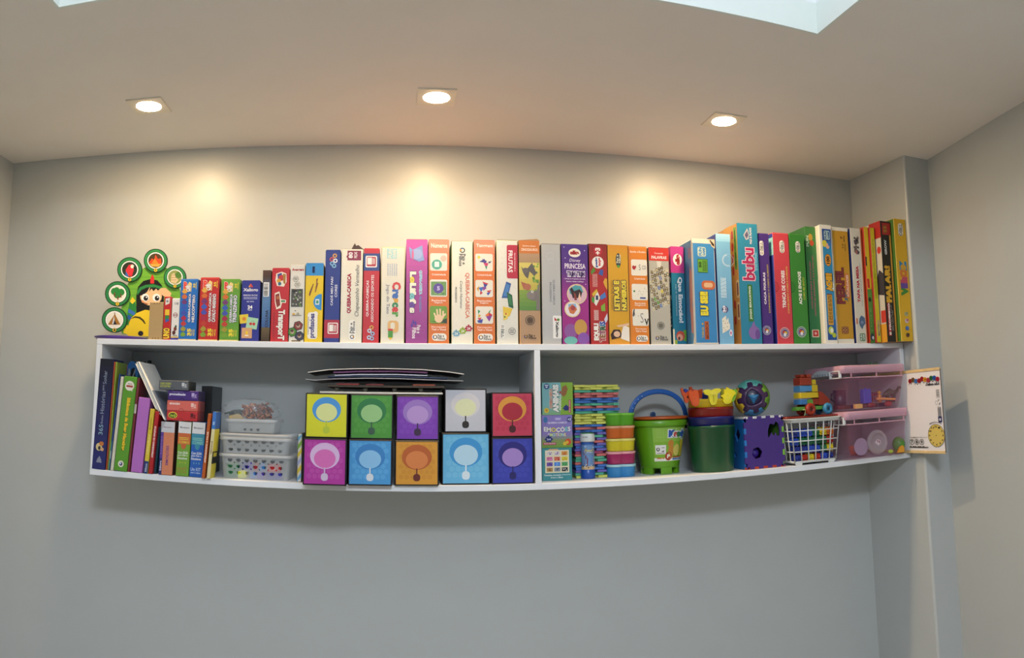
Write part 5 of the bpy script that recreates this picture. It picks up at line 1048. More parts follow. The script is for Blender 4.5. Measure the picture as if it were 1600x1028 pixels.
for a in ((('magenta picture box with a pale ring motif, lower row beside the striped box', (472.3, 541, 760), (474.5, 541.8, 686.6), -.045, '#b0349c'), ('#d8b8e0', '#d870b8', '#cfc0dc', True, '#ba48a6')),
          (('sky blue picture box, second in the lower row', (543.6, 612.6, 759), (543.9, 613, 687), -.022, '#4a9ad8'), ('#3a84c8', '#8cc4ee', '#d8e0e8', True, '#58a6e0')),
          (('golden orange picture box with a copper motif, middle of the lower row', (616, 685.6, 759), (617.4, 686, 688.4), -.012, '#d89a36'), ('#b8602c', '#d88248', '#6a2a22', True, '#cf9032')),
          (('pale blue picture box, largest and fourth in the lower row', (690, 766, 756.6), (689.8, 765.6, 675.4), .008, '#6ab8e4'), ('#3f98d8', '#b8dcf0', '#dcecf4', True, '#76c0e8')),
          (('indigo picture box with a lilac motif, lower row against the divider', (768.4, 834.2, 756), (767.8, 833.6, 683), .006, '#3840a8'), ('#28247a', '#a486cc', '#2a2668', True, '#4048b2'))):
    A = picture_box(a[0][0], a[0][1], a[0][2], a[0][3], a[0][4], ZF, *a[1]); tops.append(A.h+ZF)
ub = []
for i, a in enumerate(((('lemon yellow picture box with a light blue motif, first in the upper row', (476.8, 542.6, 684.2), (477.4, 544.2, 613.8), -.03, '#d8d824'), ('#4a98dc', '#dce49a', '#b8c83a', False, None)),
          (('leaf green picture box with a darker green motif, second in the upper row', (546, 613.8, 685.5), (548, 614.8, 615), -.014, '#4a9438'), ('#2a7a44', '#98c886', '#3a5a4a', True, '#529c40')),
          (('violet picture box with a pale violet motif, middle of the upper row', (618.6, 686.4, 686.6), (618.6, 686.2, 616.8), -.006, '#7a3ab0'), ('#9a78c4', '#b896d4', '#3a2444', True, '#8244b8')),
          (('silver white picture box with a pale grey motif, fourth in the upper row', (694.6, 760.6, 674.4), (693.8, 760.4, 605.8), .014, '#c6c8d2'), ('#d8d4d8', '#e0e4b8', '#2a2622', False, None)),
          (('crimson picture box with a golden motif, upper row against the divider', (768, 833.2, 681.6), (767.8, 832.6, 611.6), .01, '#c23c58'), ('#d8983a', '#a82438', '#4a1a20', True, '#ba3450')))):
    A = picture_box(a[0][0], a[0][1], a[0][2], a[0][3], a[0][4], tops[i]+.0006, *a[1]); ub.append(tops[i]+.0006+A.h)

# boards and sheets stacked over the first three picture boxes
zt = max(ub[:3])+.0006; yb_ = -.245
xa, xb = at(499.5, 611, 1, yb_).x, at(692, 613, 1, yb_).x; xm = (xa+xb)/2
kb = empty('peg_puzzle_board', (xm, -.15, zt), 'white edged peg puzzle board with round knobs lying on the picture boxes', 'puzzle board')
hw = (xb-xa)/2; MB().box(-hw, -.09, 0, hw, .1, .005, '#e4e2da', bev=.0006).build('board', CARD, kb)
for px in (526.5, 571, 616.5, 657.5):
    MB().lathe([(.0032, .0052), (.0035, .009), (.0062, .0105), (.0066, .014), (.004, .0162)], '#c8c4b4', 14, at=(at(px, 605, 1, -.2).x-xm, -.05, 0)).build('knob', PLAST, kb)
z1 = zt+.0168
o = MB().box(-hw*.955, -.09, 0, hw*.955, .1, .006, '#3a2c20', dict(front='#4e3d2c'), bev=.0006).build('wooden_board', CARD, None, (xm+.012, -.145, z1)); tag(o, 'dark brown wooden board resting on the knobs of the peg puzzle', 'board')
mbk = MB()
for a, b, c in ((.1, .28, '#a8302a'), (.34, .48, '#8a2824'), (.72, .9, '#b0502c')): mbk.box(-hw+2*hw*a, -.0912, .0062, -hw+2*hw*b, .06, .0095, c)
o2 = mbk.build('puzzle_piece', CARD, o); o2['kind'] = 'stuff'
def sheet(label, pts, th, depth, z_off, col, name, y=-.245, side=None, cat='sheet', mat=CARD):
    'thin flexible sheet: an arched edge line drawn through photograph points, extended into the shelf'
    P = [at(a, b, 1, y) for a, b in pts]; c = sum((p.x for p in P))/len(P); z = min(p.z for p in P); mb = MB(); n = len(P)
    V = [(p.x-c, 0, p.z-z) for p in P]+[(p.x-c, 0, p.z-z+th) for p in P]; V += [(x, depth, q) for x, _y, q in V]
    for i in range(n-1):
        f = [(i, i+1, n+i+1, n+i), (2*n+i, 3*n+i, 3*n+i+1, 2*n+i+1), (i, 2*n+i, 2*n+i+1, i+1), (n+i, n+i+1, 3*n+i+1, 3*n+i)]
        mb.add([V[k] for k in f[0]], [(0, 1, 2, 3)], side or col)
        for g in f[1:]: mb.add([V[k] for k in g], [(0, 1, 2, 3)], col)
    for i in (0, n-1): mb.add([V[i], V[n+i], V[3*n+i], V[2*n+i]], [(0, 1, 2, 3)], side or col)
    o = mb.build(name, mat, None, (c, y, z+z_off)); tag(o, label, cat); return o
sheet('lower grey flexible sheet with curled ends on the brown wooden board', [(477.5, 593), (492, 594.5), (520, 592.6), (570, 591.4), (620, 592), (670, 594), (724, 595.8)], .0022, .2, 0, '#55545a', 'plastic_sheet', side='#a8a8ac')
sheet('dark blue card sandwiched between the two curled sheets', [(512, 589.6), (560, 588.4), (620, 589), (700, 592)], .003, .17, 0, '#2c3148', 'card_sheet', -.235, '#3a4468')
sheet('white card lying under the purple one between the curled sheets', [(523, 587.2), (560, 585.8), (620, 585.8), (668, 587.6)], .0028, .17, 0, '#d4d4dc', 'card_sheet', -.238, '#dcdce4')
sheet('purple card lying between the two curled sheets', [(521, 583.2), (560, 581.6), (620, 581.4), (668, 583.4)], .0048, .17, 0, '#7a4070', 'card_sheet', -.235, '#7a4070')
sheet('upper pale-edged flexible sheet with drooping ends, topmost of the pile', [(481, 582.2), (515, 578), (560, 576.6), (600, 576.4), (660, 578), (700, 581.6), (725, 585.2)], .0022, .2, 0, '#5a5656', 'plastic_sheet', side='#e0dcd4')
# ------------------------------------------------------------------ lower right compartment: cube boxes, foam mats, buckets, toys, bins
CG = 'small cube puzzle boxes stacked beside the divider'
yC = .062
A = carton('cube_box', 'teal cube box with twelve pattern swatches, bottom of the three beside the divider', (847, 893.6, 750.4), (847, 894.4, 699), yC, .075, '#3f8f98', '#2a6a74', zb=ZF, group=CG, edge='#4a9aa2')
A.rect(.1, .24, .9, .93, '#e9e2c0'); A.poly([(.2, .93), (.56, .93), (.52, .97), (.24, .97)], '#d8a878')
sw = ['#e4dcd8', '#ded6d4', '#d89a4a', '#d884ac', '#d8785a', '#e2d43c', '#7a5ab0', '#4a86d8', '#5aa86a', '#b08a54', '#8a94a4', '#3a3a3c']; sp = ['#6a5a9a', '#8a6ab0', '#c8602a', '#c05a8c', '#b02a2a', '#c8a828', '#3a2a78', '#8ab4ee', '#3a8a4a', '#6a4a2a', '#4a5464', '#c8c8c8']
for i in range(12):
    u, v = .15+.25*(i % 3), .77-.163*(i//3); A.rect(u, v, u+.2, v+.12, sw[i]); speck(A, u+.01, v+.02, u+.19, v+.1, [sp[i]], 6, i+1, .03)
A.text('Tamanho montado', .06, .155, .62, .195, '#e8f2f2', 0, .03); A.lines(1, .64, .155, .94, .195, '#b8d8da'); A.text('21cm x 28cm', .28, .08, .68, .125, '#e8f2f2', 0, .02); A.done('front_print', A.o)
h1 = ZF+A.h+.0004
A = carton('cube_box', 'lilac cube box with rainbow lettering, middle of the three beside the divider', (846.6, 894.2, 697.4), (846.4, 894.8, 646.4), yC, .075, '#8f7fc4', '#6a5aa0', zb=h1, group=CG, edge='#9a8acc')
A.grad(0, .22, '#6fa03a', '#8a9a58', 4); A.grad(.22, .42, '#8a9a58', '#8f7fc4', 5); A.ell(.12, .86, .07, '#3a78b0', .09); A.rect(.115, .68, .125, .78, '#3a5a80'); A.ell(.9, .86, .08, '#2a2f78'); A.text('+3', .85, .82, .95, .9, '#e0e0f0', 0, .04); A.rr(.42, .84, .64, .93, '#a89ad8', .3); A.text('brincar', .46, .86, .6, .91, '#e8e4f4')
A.text('QUEBRA-CABEÇA', .2, .73, .82, .79, '#e8e2f2', 0, .03); A.text('EMOÇÕES', .07, .48, .93, .67, '#000000', 0, .04, out='#5a4a90', ow=.07, arc=-.15, cols=['#f2efe6', '#f2efe6', '#e8d84a', '#f2efe6', '#f2efe6', '#8ad0d8', '#f2efe6']); A.text('EMOTIONS', .2, .35, .78, .44, '#000000', 0, .05, out='#5a4a90', ow=.1, cols=['#e0c8e8', '#d8e89a', '#b8e0d8', '#f0d8a0'])
jig(A, .22, .26, .12, '#25307a'); A.text('24', .16, .235, .28, .285, '#d8dcf0', 0, .03); A.rect(.04, .09, .46, .16, '#b03a58'); A.text('PEÇAS GRANDES', .07, .105, .43, .145, '#f4dce4', 0, .02); A.ell(.85, .17, .1, '#d8502e'); A.ell(.82, .16, .05, '#e0c03a'); A.ell(.74, .12, .06, '#e0c03a'); A.done('front_print', A.o)
h1 += A.h+.0004
A = carton('cube_box', 'turquoise and lime cube box with upward white lettering, topmost of the three', (846.8, 894.8, 644.6), (847, 895.2, 594), yC, .075, '#7fb8bc', '#3a7a8c', zb=h1, group=CG, edge='#8ac4c0', right='#8ab03a')
A.poly([(.58, 0), (1, 0), (1, 1), (.6, 1), (.64, .6)], '#8ab43a'); A.grad(0, .3, '#86b47c', '#7fb8bc', 4, 0, .58); A.ell(.15, .88, .09, '#2a3f7a'); A.text('+3', .1, .83, .2, .93, '#dce4f0', 90, .05); A.ell(.14, .14, .08, '#e0c43a'); A.ell(.14, .14, .03, '#c87a2a')
A.poly([(.62, .62), (.66, .86), (.78, .92), (.84, .8), (.78, .62), (.7, .56)], '#9a6438'); A.poly([(.54, .7), (.62, .74), (.62, .64)], '#b03a2a'); A.text('QUEBRA-CABEÇA', .24, .2, .34, .8, '#c86a4a', 90, .03, out='#e8e4d0', ow=.1); A.text('ANIMAIS', .36, .1, .52, .92, '#f4f2e8', 90, .07, out='#5a6a5a', ow=.13); A.text('ANIMALS', .54, .14, .62, .62, '#e4ecc8', 90, .03)
jig(A, .78, .2, .1, '#25307a'); A.rect(.86, .06, .93, .46, '#b0304a'); A.text('PEÇAS GRANDES', .875, .08, .915, .44, '#f4dce4', 90, .02); A.done('front_print', A.o)

# --- tall stack of interlocking foam mats
FC = {'yellow': '#cfd066', 'sea green': '#58a88a', 'salmon': '#c8706c', 'blue': '#4872b8', 'lilac': '#6f66b0', 'dark pink': '#9a4a68'}
seq = ['yellow', 'yellow', 'sea green', 'salmon', 'salmon', 'blue', 'blue', 'sea green', 'salmon', 'blue', 'sea green', 'yellow', 'yellow', 'yellow', 'yellow', 'blue', 'salmon', 'blue', 'lilac', 'sea green', 'lilac', 'salmon', 'lilac', 'blue', 'lilac', 'dark pink', 'salmon', 'sea green', 'sea green', 'salmon', 'blue', 'blue', 'lilac', 'sea green', 'yellow']
ordn = ['topmost', 'second', 'third', 'fourth', 'fifth', 'sixth', 'seventh', 'eighth', 'ninth', 'tenth', 'eleventh', 'twelfth', 'thirteenth', 'fourteenth', 'fifteenth', 'sixteenth', 'seventeenth', 'eighteenth', 'nineteenth', 'twentieth', 'twenty-first', 'twenty-second', 'twenty-third', 'twenty-fourth', 'twenty-fifth', 'twenty-sixth', 'twenty-seventh', 'twenty-eighth', 'twenty-ninth', 'thirtieth', 'thirty-first', 'thirty-second', 'thirty-third', 'thirty-fourth', 'lowest']
YF_ = -.150; rnd = random.Random(9)
xa, xb = at(897, 620, 1, YF_).x, at(968.5, 620, 1, YF_).x; wf = xb-xa; ztop = Zp(935, 600.5, YF_); nm = len(seq); tm = (ztop-ZF-.0004)/nm
foam = {}
for k, c in enumerate(seq):
    i = nm-1-k; ph = (.0, .5)[k % 2]+rnd.uniform(-.06, .06); dx = rnd.uniform(-.0015, .0015); w = wf-.004+(.0025 if k in (0, 1, 2) else 0)
    nt = 4.0; P = [(-w/2, .12), (-w/2, 0.0)]; pos = []
    # dovetail teeth along the front edge
    e = [-.5+(j+ph)/nt for j in range(-1, 6)]; state = k % 2; pts = []
    xs = [x for x in [(-.5+(j*.5+ph*.5)/nt*2*.5*2) for j in range(0, 10)] if -.46 < x < .46]
    y = 0.0
    for x in xs:
        y2 = .012-y; pts += [(x*w-(.0012 if y2 > y else -.0012), y), (x*w+(.0012 if y2 > y else -.0012), y2)]; y = y2
    P += pts+[(w/2, y), (w/2, .12)]
    mb = MB(); mb.prism(P, (0, 0, tm*.88), (1, 0, 0), (0, 1, 0), (0, 0, 1), tm*.88-.0002, FC[c])
    pos = 'at the bottom' if k == nm-1 else 'on the top' if k == 0 else ordn[k]+' from the top'
    tag(mb.build('foam_mat', MATTE, None, ((xa+xb)/2+dx-(.001 if k > 10 else 0), YF_, ZF+.0003+i*tm)), f'{c} foam puzzle mat {pos} of the tall mat stack', 'foam mat', 'foam puzzle mats in the tall stack')

# --- bubble bottle
p = at(918.4, 748.6, 1, -.178); rb = (at(929.6, 700, 1, -.178).x-at(907.4, 700, 1, -.178).x)/2; hb = Zp(918, 676.6, -.178)-Zp(918, 748.6, -.178)
bt = MB().lathe([(rb*.97, .0), (rb, .002), (rb, hb*.15), (rb*.94, hb*.17), (rb*.9, hb*.2), (rb*.9, hb*.74), (rb*.94, hb*.77), (rb*.9, hb*.79), (rb*.8, hb*.8)], ['#1f50a8', '#1f50a8', '#1f50a8', '#2458b0', '#4a78b8', '#2a58a8', '#2a58a8', '#2a58a8'], 28).build('bubble_bottle', PLAST, None, (at(918.4, 720, 1, -.178+rb).x, -.178+rb, ZF+.0004)); tag(bt, 'blue bubble bottle with a white cap standing before the foam mats', 'bottle')
MB().lathe([(rb*.98, hb*.802), (rb*1.02, hb*.81), (rb*1.02, hb*.93), (rb*.97, hb*.965), (rb*.9, hb*.98)], '#dfe4e2', 28).lathe([(rb*.88, hb*.9802), (rb*.92, hb*.985), (rb*.86, hb)], '#4f9a58', 28).build('bottle_cap', PLAST, bt)
A = Art(lambda u, v, l: Vector(((rb*.9+.0003+l)*sin((u-.5)*2.9), -(rb*.9+.0003+l)*cos((u-.5)*2.9), v)), .9*rb*2.9, 1.)
A.rect(0, hb*.2, 1, hb*.74, '#6f96c6', 14); A.rect(0, hb*.2, 1, hb*.27, '#d8b88a', 14); speck(A, .05, hb*.22, .95, hb*.3, ['#3a2a2a', '#e8dcc8', '#b08a5a'], 10, 4, .06); A.poly([(.22, hb*.3), (.3, hb*.52), (.42, hb*.45), (.6, hb*.36), (.66, hb*.3), (.4, hb*.27)], '#7a2434'); A.poly([(.2, hb*.5), (.14, hb*.62), (.3, hb*.56)], '#8a2a3a'); A.poly([(.4, hb*.44), (.52, hb*.52), (.66, hb*.46), (.6, hb*.36)], '#4a78c0'); A.poly([(.7, hb*.4), (.84, hb*.48), (.88, hb*.36), (.74, hb*.32)], '#d8a84a'); A.ell(.52, hb*.6, .27, '#d8b03a', hb*.075); A.ell(.52, hb*.6, .23, '#3a6ab0', hb*.06); A.text('BOLHAS', .34, hb*.59, .7, hb*.63, '#e8d84a', 0, .04); A.text('DE SABÃO', .36, hb*.56, .68, hb*.58, '#f0f0f0', 0, .02); A.ell(.3, hb*.7, .05, '#b8d4f0', hb*.014); A.ell(.74, hb*.68, .06, '#b8d4f0', hb*.016)
A.done('label_print', bt)
A = Art(lambda u, v, l: Vector(((rb*1.02+.0002+l)*sin((u-.5)*2.9), -(rb*1.02+.0002+l)*cos((u-.5)*2.9), v)), 1.02*rb*2.9, 1.); A.text('12 09', .2, hb*.895, .42, hb*.92, '#4a5248', 0, .02); A.done('cap_print', bt)

# --- five lobed snack tubs
TG = 'lobed plastic tubs in one stack'
yT = -.178; xm = at(967.2, 700, 1, yT+.038).x; wt = at(990, 690, 1, yT).x-at(944.4, 690, 1, yT).x
def lobes(w, n=64):
    r = w*.285; P = []
    for i in range(n):
        a = 2*pi*i/n; best = 0
        for cx, cy in ((-1, -1), (1, -1), (1, 1), (-1, 1)):
            cx, cy = cx*w*.215, cy*w*.215; d = (cx*cos(a)+cy*sin(a)); q = d*d-(cx*cx+cy*cy-r*r)
            if q >= 0: best = max(best, d+math.sqrt(q))
        P.append((best*cos(a), best*sin(a)))
    return P
ys = [746, 726, 706.6, 687, 666.6, 645.6]; cols = (('sky blue', '#2f86c4', '#a8d4e0'), ('raspberry', '#a0205c', '#e8a0a8'), ('yellow', '#d4c522', '#e8dc78'), ('orange', '#cc6420', '#e8a880'), ('lime green', '#58a420', '#9ad860'))
pos = ('bottom tub', 'second tub from the bottom', 'middle tub', 'second tub from the top', 'top tub'); z = ZF+.0004; hstack = Zp(967, 645.6, yT)-Zp(967, 746, yT); ht = hstack/5
for k in range(5):
    o = empty('snack_tub', (xm, yT+wt/2, z), f'{cols[k][0]} lobed plastic tub with a pale lid, {pos[k]} of the five', 'tub', TG)
    mb = MB(); L = lambda s, zz: [(x*s, y*s, zz) for x, y in lobes(wt)]
    loft(mb, [L(.9, .0), L(.93, .0015), L(.975, ht*.78)], cols[k][1], True, True); mb.build('tub_body', PLAST, o)
    mb = MB(); loft(mb, [L(.96, ht*.782), L(1.01, ht*.79), L(1.015, ht*.95), L(.98, ht*.985), L(.9, ht*.985)], cols[k][2] if k < 4 else '#7cc83a', True, True); mb.build('tub_lid', PLAST, o); z += ht+.0002

# --- lime castle bucket with a blue strap, orange sand sieve and a sticker
yB = -.118; pc = at(1030.5, 730, 1, yB); pr_ = at(1031, 665, 1, yB)
r0 = (at(1058, 728, 1, yB).x-at(1003, 728, 1, yB).x)/2; r1 = (at(1072.4, 667, 1, yB).x-at(989.6, 667, 1, yB).x)/2
hB = Zp(1031, 656, yB)-ZF-.0006
zF_ = .022
bk = empty('beach_bucket', (pr_.x, yB+.01, ZF+.0005), 'lime green castle-foot beach bucket with a sticker and blue strap handle', 'bucket')
GRN = '#64a01a'
mb = MB(); mb.lathe([(r0*1.02, zF_*.75), (r0*1.05, zF_), (r1*.93, hB*.87), (r1*.935, hB*.885), (r1, hB*.89), (r1*1.01, hB*.9), (r1*1.01, hB*.985), (r1*.98, hB), (r1*.9, hB), (r1*.88, hB*.9), (r0*.98, zF_+.003), (.0, zF_+.003)], GRN, 40, cap1=False); mb.build('bucket_body', PLAST, bk)
for k in range(6):
    a = -pi/2+k*pi/3; n = 6; mb = MB(); P = []
    for r in (r0*.78, r0*1.03):
        for i in range(n+1):
            q = a+(i/n-.5)*.62; P.append((r*cos(q), r*sin(q)))
    poly = P[n+1:]+P[:n+1][::-1]
    mb.prism(poly, (0, 0, zF_*.98), (1, 0, 0), (0, 1, 0), (0, 0, 1), zF_*.98, GRN); mb.build('castle_foot', PLAST, bk)
for s in (-1, 1):
    mb = MB(); mb.box(s*r1*1.0-.004, -.006, hB*.82, s*r1*1.0+.006, .006, hB*1.0, '#16181a', bev=.0012); mb.build('strap_hinge', PLAST, bk)
hz = Zp(1033, 611.5, yB)-ZF; P = []
for i in range(25):
    a = pi*i/24; P.append((-r1*1.06*cos(a), .0, hB*.93+(hz-hB*.93)*sin(a)**.72))
hd = MB().tube(P, .004, '#1f60b4', 8, flat=(.0014, .0075)).build('strap_handle', PLAST, bk)
for k in range(4):
    i = 3+k*1.4; a = pi*i/24; q = Vector((-r1*1.06*cos(a), -.0076, hB*.93+(hz-hB*.93)*sin(a)**.72)); MB().lathe([(.0016, 0), (.0016, .0004)], '#a8c4e0', 8, at=q, M=Matrix.Rotation(pi/2, 3, 'X')).build('strap_hole', PLAST, hd)
# slightly recessed sticker panel wrapping the front
def bmap(u, v, l):
    t = (v*hB-zF_)/(hB*.87-zF_); r = r0*1.05+(r1*.93-r0*1.05)*t+.0003+l; a = (u-.5)*2*pi
    return Vector((r*sin(a), -r*cos(a), v*hB))
A = Art(bmap, 2*pi*r1*.9, hB); u0, u1 = .405, .685
A.rect(u0, .24, u1, .86, '#86b83a', 14); A.rect(u0, .6, u1, .86, '#93c04e', 14)
for k in range(6): A.rect(u0+.02, .68+k*.028, u1-.05, .684+k*.028, '#b8d880', 10); A.L -= 1
A.L += 1; A.rect(u0, .24, u1, .3, '#e8e8e0', 14); A.rect(u0+.02, .285, u1-.05, .305, '#c86a2a', 10); A.rect(u1-.14, .255, u1, .29, '#4a88c8', 8)
A.rect(u0+.012, .37, u0+.085, .54, '#ecece8', 4); A.ell(u0+.03, .46, .012, '#2a2a2a', .035); A.ell(u0+.03, .46, .006, '#ecece8', .018); A.poly([(u0+.05, .49), (u0+.072, .505), (u0+.072, .48)], '#2a2a2a'); A.poly([(u0+.05, .42), (u0+.072, .44), (u0+.07, .41)], '#2a2a2a'); A.lines(1, u0+.02, .38, u0+.075, .4, '#555555')
A.text('Kendy', u0+.105, .66, u0+.245, .8, '#000000', 0, .09, out='#e8ecf0', ow=.2, cols=['#2a5ab0', '#c83a30', '#2a7a4a', '#2a5ab0', '#2a5ab0'])
for cx, c, c2 in ((u0+.12, '#e8b890', '#c88a3a'), (u0+.225, '#e8b890', '#d8c23a')): A.ell(cx, .56, .022, c2, .07); A.ell(cx+.003, .42, .022, c2, .12)
A.ell(u0+.17, .44, .03, '#d8cc6a', .11); A.ell(u0+.105, .33, .026, '#a83a24', .08); A.text('P', u0+.096, .3, u0+.114, .36, '#f4e8d8', 0, .06); A.lines(1, u0+.14, .3, u0+.25, .33, '#a83a24'); A.done('sticker_print', bk)
sv = MB().lathe([(r1*.92, hB+.001), (r1*1.0, hB+.003), (r1*1.01, hB+.0075), (r1*.97, hB+.0105), (r1*.9, hB+.0105), (r1*.86, hB+.005), (.0, hB+.005)], '#b8561e', 40, cap1=False).build('sand_sieve', PLAST, None, (pr_.x+.0035, yB+.01, ZF+.0006)); tag(sv, 'brownish orange round sand sieve lying on the lime bucket', 'sieve')
q = at(1021, 652, 1, -.1); hk_ = Zp(1021, 642, -.1)-Zp(1021, 652, -.1)
mb = MB(); mb.prism([(-.0075, 0), (.0075, 0), (.0075, hk_*.6)]+[(.0075*cos(pi*i/10), hk_*.6+.0075*sin(pi*i/10)) for i in range(1, 10)]+[(-.0075, hk_*.6)], (0, 0, 0), (1, 0, 0), (0, 0, 1), (0, -1, 0), .007, '#1f5288'); mb.lathe([(.005, -.0005), (.005, .0002)], '#123458', 12, at=(0, -.0002, hk_*.55), M=Matrix.Rotation(pi/2, 3, 'X'))
o = mb.build('shovel_handle', PLAST, None, (q.x, -.1, ZF+.0006+hB+.0055)); tag(o, 'short dark blue rounded shovel handle standing on the orange sieve', 'shovel')

# --- nested flower pots
yP = -.226; YPC = yP+.062; pb = at(1113, 739.5, 1, yP)
rP0 = (at(1140.8, 735, 1, YPC).x-at(1081, 735, 1, YPC).x)/2; rP1 = (at(1145, 668, 1, YPC).x-at(1077, 668, 1, YPC).x)/2
hP = Zp(1112, 666, yP)-Zp(1112, 739.5, yP); st = [0, Zp(1111, 652, yP)-Zp(1111, 666, yP)]; st.append(st[1]+Zp(1111, 637, yP)-Zp(1111, 652, yP)); st.append(st[2]+Zp(1110, 622.5, yP)-Zp(1110, 637, yP))
cxp = at(1111.5, 670, 1, YPC).x; NG = 'plastic pots nested in one stack'
for k, (nm_, c, lb) in enumerate((('dark green', '#124f2b', 'dark green plastic pot, outermost and lowest of the nested pots'), ('navy blue', '#171b66', 'navy blue plastic pot nested in the dark green one'), ('red', '#8c1812', 'red plastic pot nested between the navy and yellow ones'), ('yellow', '#e0bc1c', 'yellow plastic pot, topmost of the nest, with animal clips on its rim'))):
    s = 1-.012*k; hh = hP if k < 3 else hP*.98; mb = MB()
    mb.lathe([(rP0*s*.97, 0), (rP0*s, .003), (rP1*s*.985, hh*.94), (rP1*s*1.0, hh*.945), (rP1*s*1.0, hh), (rP1*s*.965, hh), (rP1*s*.95, hh*.9), (rP0*s*.95, .004), (.0, .004)], c, 40, cap1=False)
    tag(mb.build('plastic_pot', PLAST, None, (cxp, YPC, ZF+.0004+st[k]+.0002*k)), lb, 'pot', NG)
zy = ZF+.0004+st[3]+.0006+hP*.98
# animal clips hooked on the yellow rim
KG_ = 'animal clips on the rim of the yellow pot'
yk = YPC-rP1-.001
def clip(label, poly, c, y, d=.007, eye=None, extra=None):
    org = at(sum(p[0] for p in poly)/len(poly), sum(p[1] for p in poly)/len(poly), 1, y)
    o = px_prism(poly, y, d, c, tuple(x*.85 for x in lin(c)), 'animal_clip', None, org, PLAST); o.location = org; tag(o, label, 'clip', KG_)
    for q, cc in (extra or []):
        px_prism(q, y-.0012, .0016, cc, cc, 'clip_relief', o, org, PLAST)
    return o
clip('orange long-snouted animal clip hanging over the front of the yellow pot', [(1076.5, 612.5), (1079, 609), (1082.5, 612), (1087, 609), (1091, 611), (1092, 617), (1093, 626), (1091.5, 633), (1087, 635.5), (1082, 633), (1079.5, 626), (1077, 620)], '#cf5420', yk-.002, .008, extra=[([(1081, 620), (1086, 618), (1091, 622), (1091.6, 630), (1088, 634), (1083.5, 632), (1081.5, 626)], '#d45a26'), ([(1084.4, 622.4), (1086, 621.6), (1086.6, 623.4), (1085, 624)], '#8a3614')])
clip('orange forked animal clip sticking out at the left of the yellow pot', [(1063.6, 607), (1066.5, 605.5), (1068, 611), (1071, 614), (1076, 611), (1077.5, 618), (1076, 627), (1073.5, 630), (1070.5, 628), (1068.5, 620), (1066, 616)], '#c64e1e', yk+.006, .007, extra=[([(1073.3, 619.4), (1075.4, 618), (1075.8, 621.6), (1073.8, 622)], '#2a1a18')])
clip('dark orange animal clip at the back rim behind the other orange clips', [(1077, 604.5), (1081, 604), (1082.5, 608), (1089, 609.5), (1098, 607.5), (1097, 622.5), (1090, 622.5), (1078, 618)], '#b5441a', yk+.03, .006)
clip('pale yellow winged animal clip in the middle of the pot rim', [(1099.6, 612), (1102, 609), (1107, 608.2), (1112, 610), (1118, 607), (1124, 606.6), (1127.5, 609.5), (1125, 613), (1121.5, 615), (1121, 624), (1119, 631), (1115.5, 633), (1111.5, 632.5), (1109, 627), (1107.6, 618), (1102, 616)], '#e2d634', yk-.002, .008, extra=[([(1114, 617), (1115.4, 617), (1115.8, 628), (1114.8, 628)], '#b0a41c'), ([(1110, 615), (1112, 611.5), (1118, 611), (1121, 614), (1119.6, 619), (1117.4, 616), (1112, 616.4)], '#e8dc48')])
clip('bright yellow ragged-maned animal clip on the right of the pot rim', [(1126, 618.5), (1131.5, 616), (1131.5, 608), (1135, 608.4), (1136.5, 605), (1140, 607.4), (1144, 608.6), (1148, 611), (1150.4, 614.6), (1147, 617.4), (1144.5, 622), (1143, 628), (1138.6, 631), (1133, 630.6), (1130, 627.4), (1130.6, 622)], '#ecdc20', yk-.002, .008, extra=[([(1132, 618), (1137, 614), (1142.5, 616.5), (1141.5, 624), (1137, 628.4), (1132.6, 627)], '#f0e236'), ([(1136.2, 617.4), (1137.2, 617.2), (1137.4, 618.4), (1136.4, 618.6)], '#a89a18')])
clip('lime green animal clip at the far right edge of the pot rim', [(1146.5, 607.6), (1150.6, 608), (1152, 612), (1150.6, 617.4), (1148.6, 624), (1145, 629), (1143.6, 625), (1146.2, 616)], '#8ac42c', yk+.012, .006)
clip('royal blue animal clip at the back rim between the orange and yellow ones', [(1097.2, 613.6), (1101.6, 612.4), (1105.4, 617), (1108.4, 623.4), (1097.2, 623.4)], '#2a3c9c', yk+.034, .006)
clip('small blue animal clip behind the orange ones on the left', [(1068.6, 608), (1071.6, 607.2), (1075.6, 609.6), (1075, 613.4), (1070, 613.2)], '#2a3c9c', yk+.022, .006)
clip('olive animal clip standing at the back between the two yellow ones', [(1126.6, 606.8), (1129.6, 605.8), (1131.6, 609), (1131, 622.8), (1127, 622.8)], '#a8a838', yk+.034, .006)

# --- jigsaw cube sorter with the jigsaw ball on top
yQ = -.228; qa, qb = at(1163.5, 690, 1, yQ), at(1225.4, 690, 1, yQ); wq = qb.x-qa.x; hq = Zp(1196, 649.6, yQ)-ZF-.0006; dq = .096
cu = empty('shape_sorter_cube', ((qa.x+qb.x)/2, yQ+dq/2, ZF+.0005), 'purple and blue jigsaw-edged shape sorter cube with cut-out holes', 'toy')
t = .007; PUR = '#43297e'
def sol(poly, holes, o, ux, vx, nx, th, c):
    P, T = plate_holes(poly, holes); o, ux, vx, nx = Vector(o), Vector(ux), Vector(vx), Vector(nx); mb = MB()
    a = [o+ux*u+vx*v for u, v in P]; b = [p-nx*th for p in a]; mb.add(a, T, c); mb.add(b, [q[::-1] for q in T], c)
    for L in [poly]+holes:
        for i in range(len(L)):
            p, q = o+ux*L[i][0]+vx*L[i][1], o+ux*L[i-1][0]+vx*L[i-1][1]; mb.add([p, q, q-nx*th, p-nx*th], [(0, 1, 2, 3)], c)
    return mb
def teeth(L, n, t, first):
    'crenellated edge: list of (pos, depth) along length L'
    P = []
    for k in range(n):
        d = t if (k+first) % 2 else 0; P += [(L*k/n, d), (L*(k+1)/n, d)]
    return P
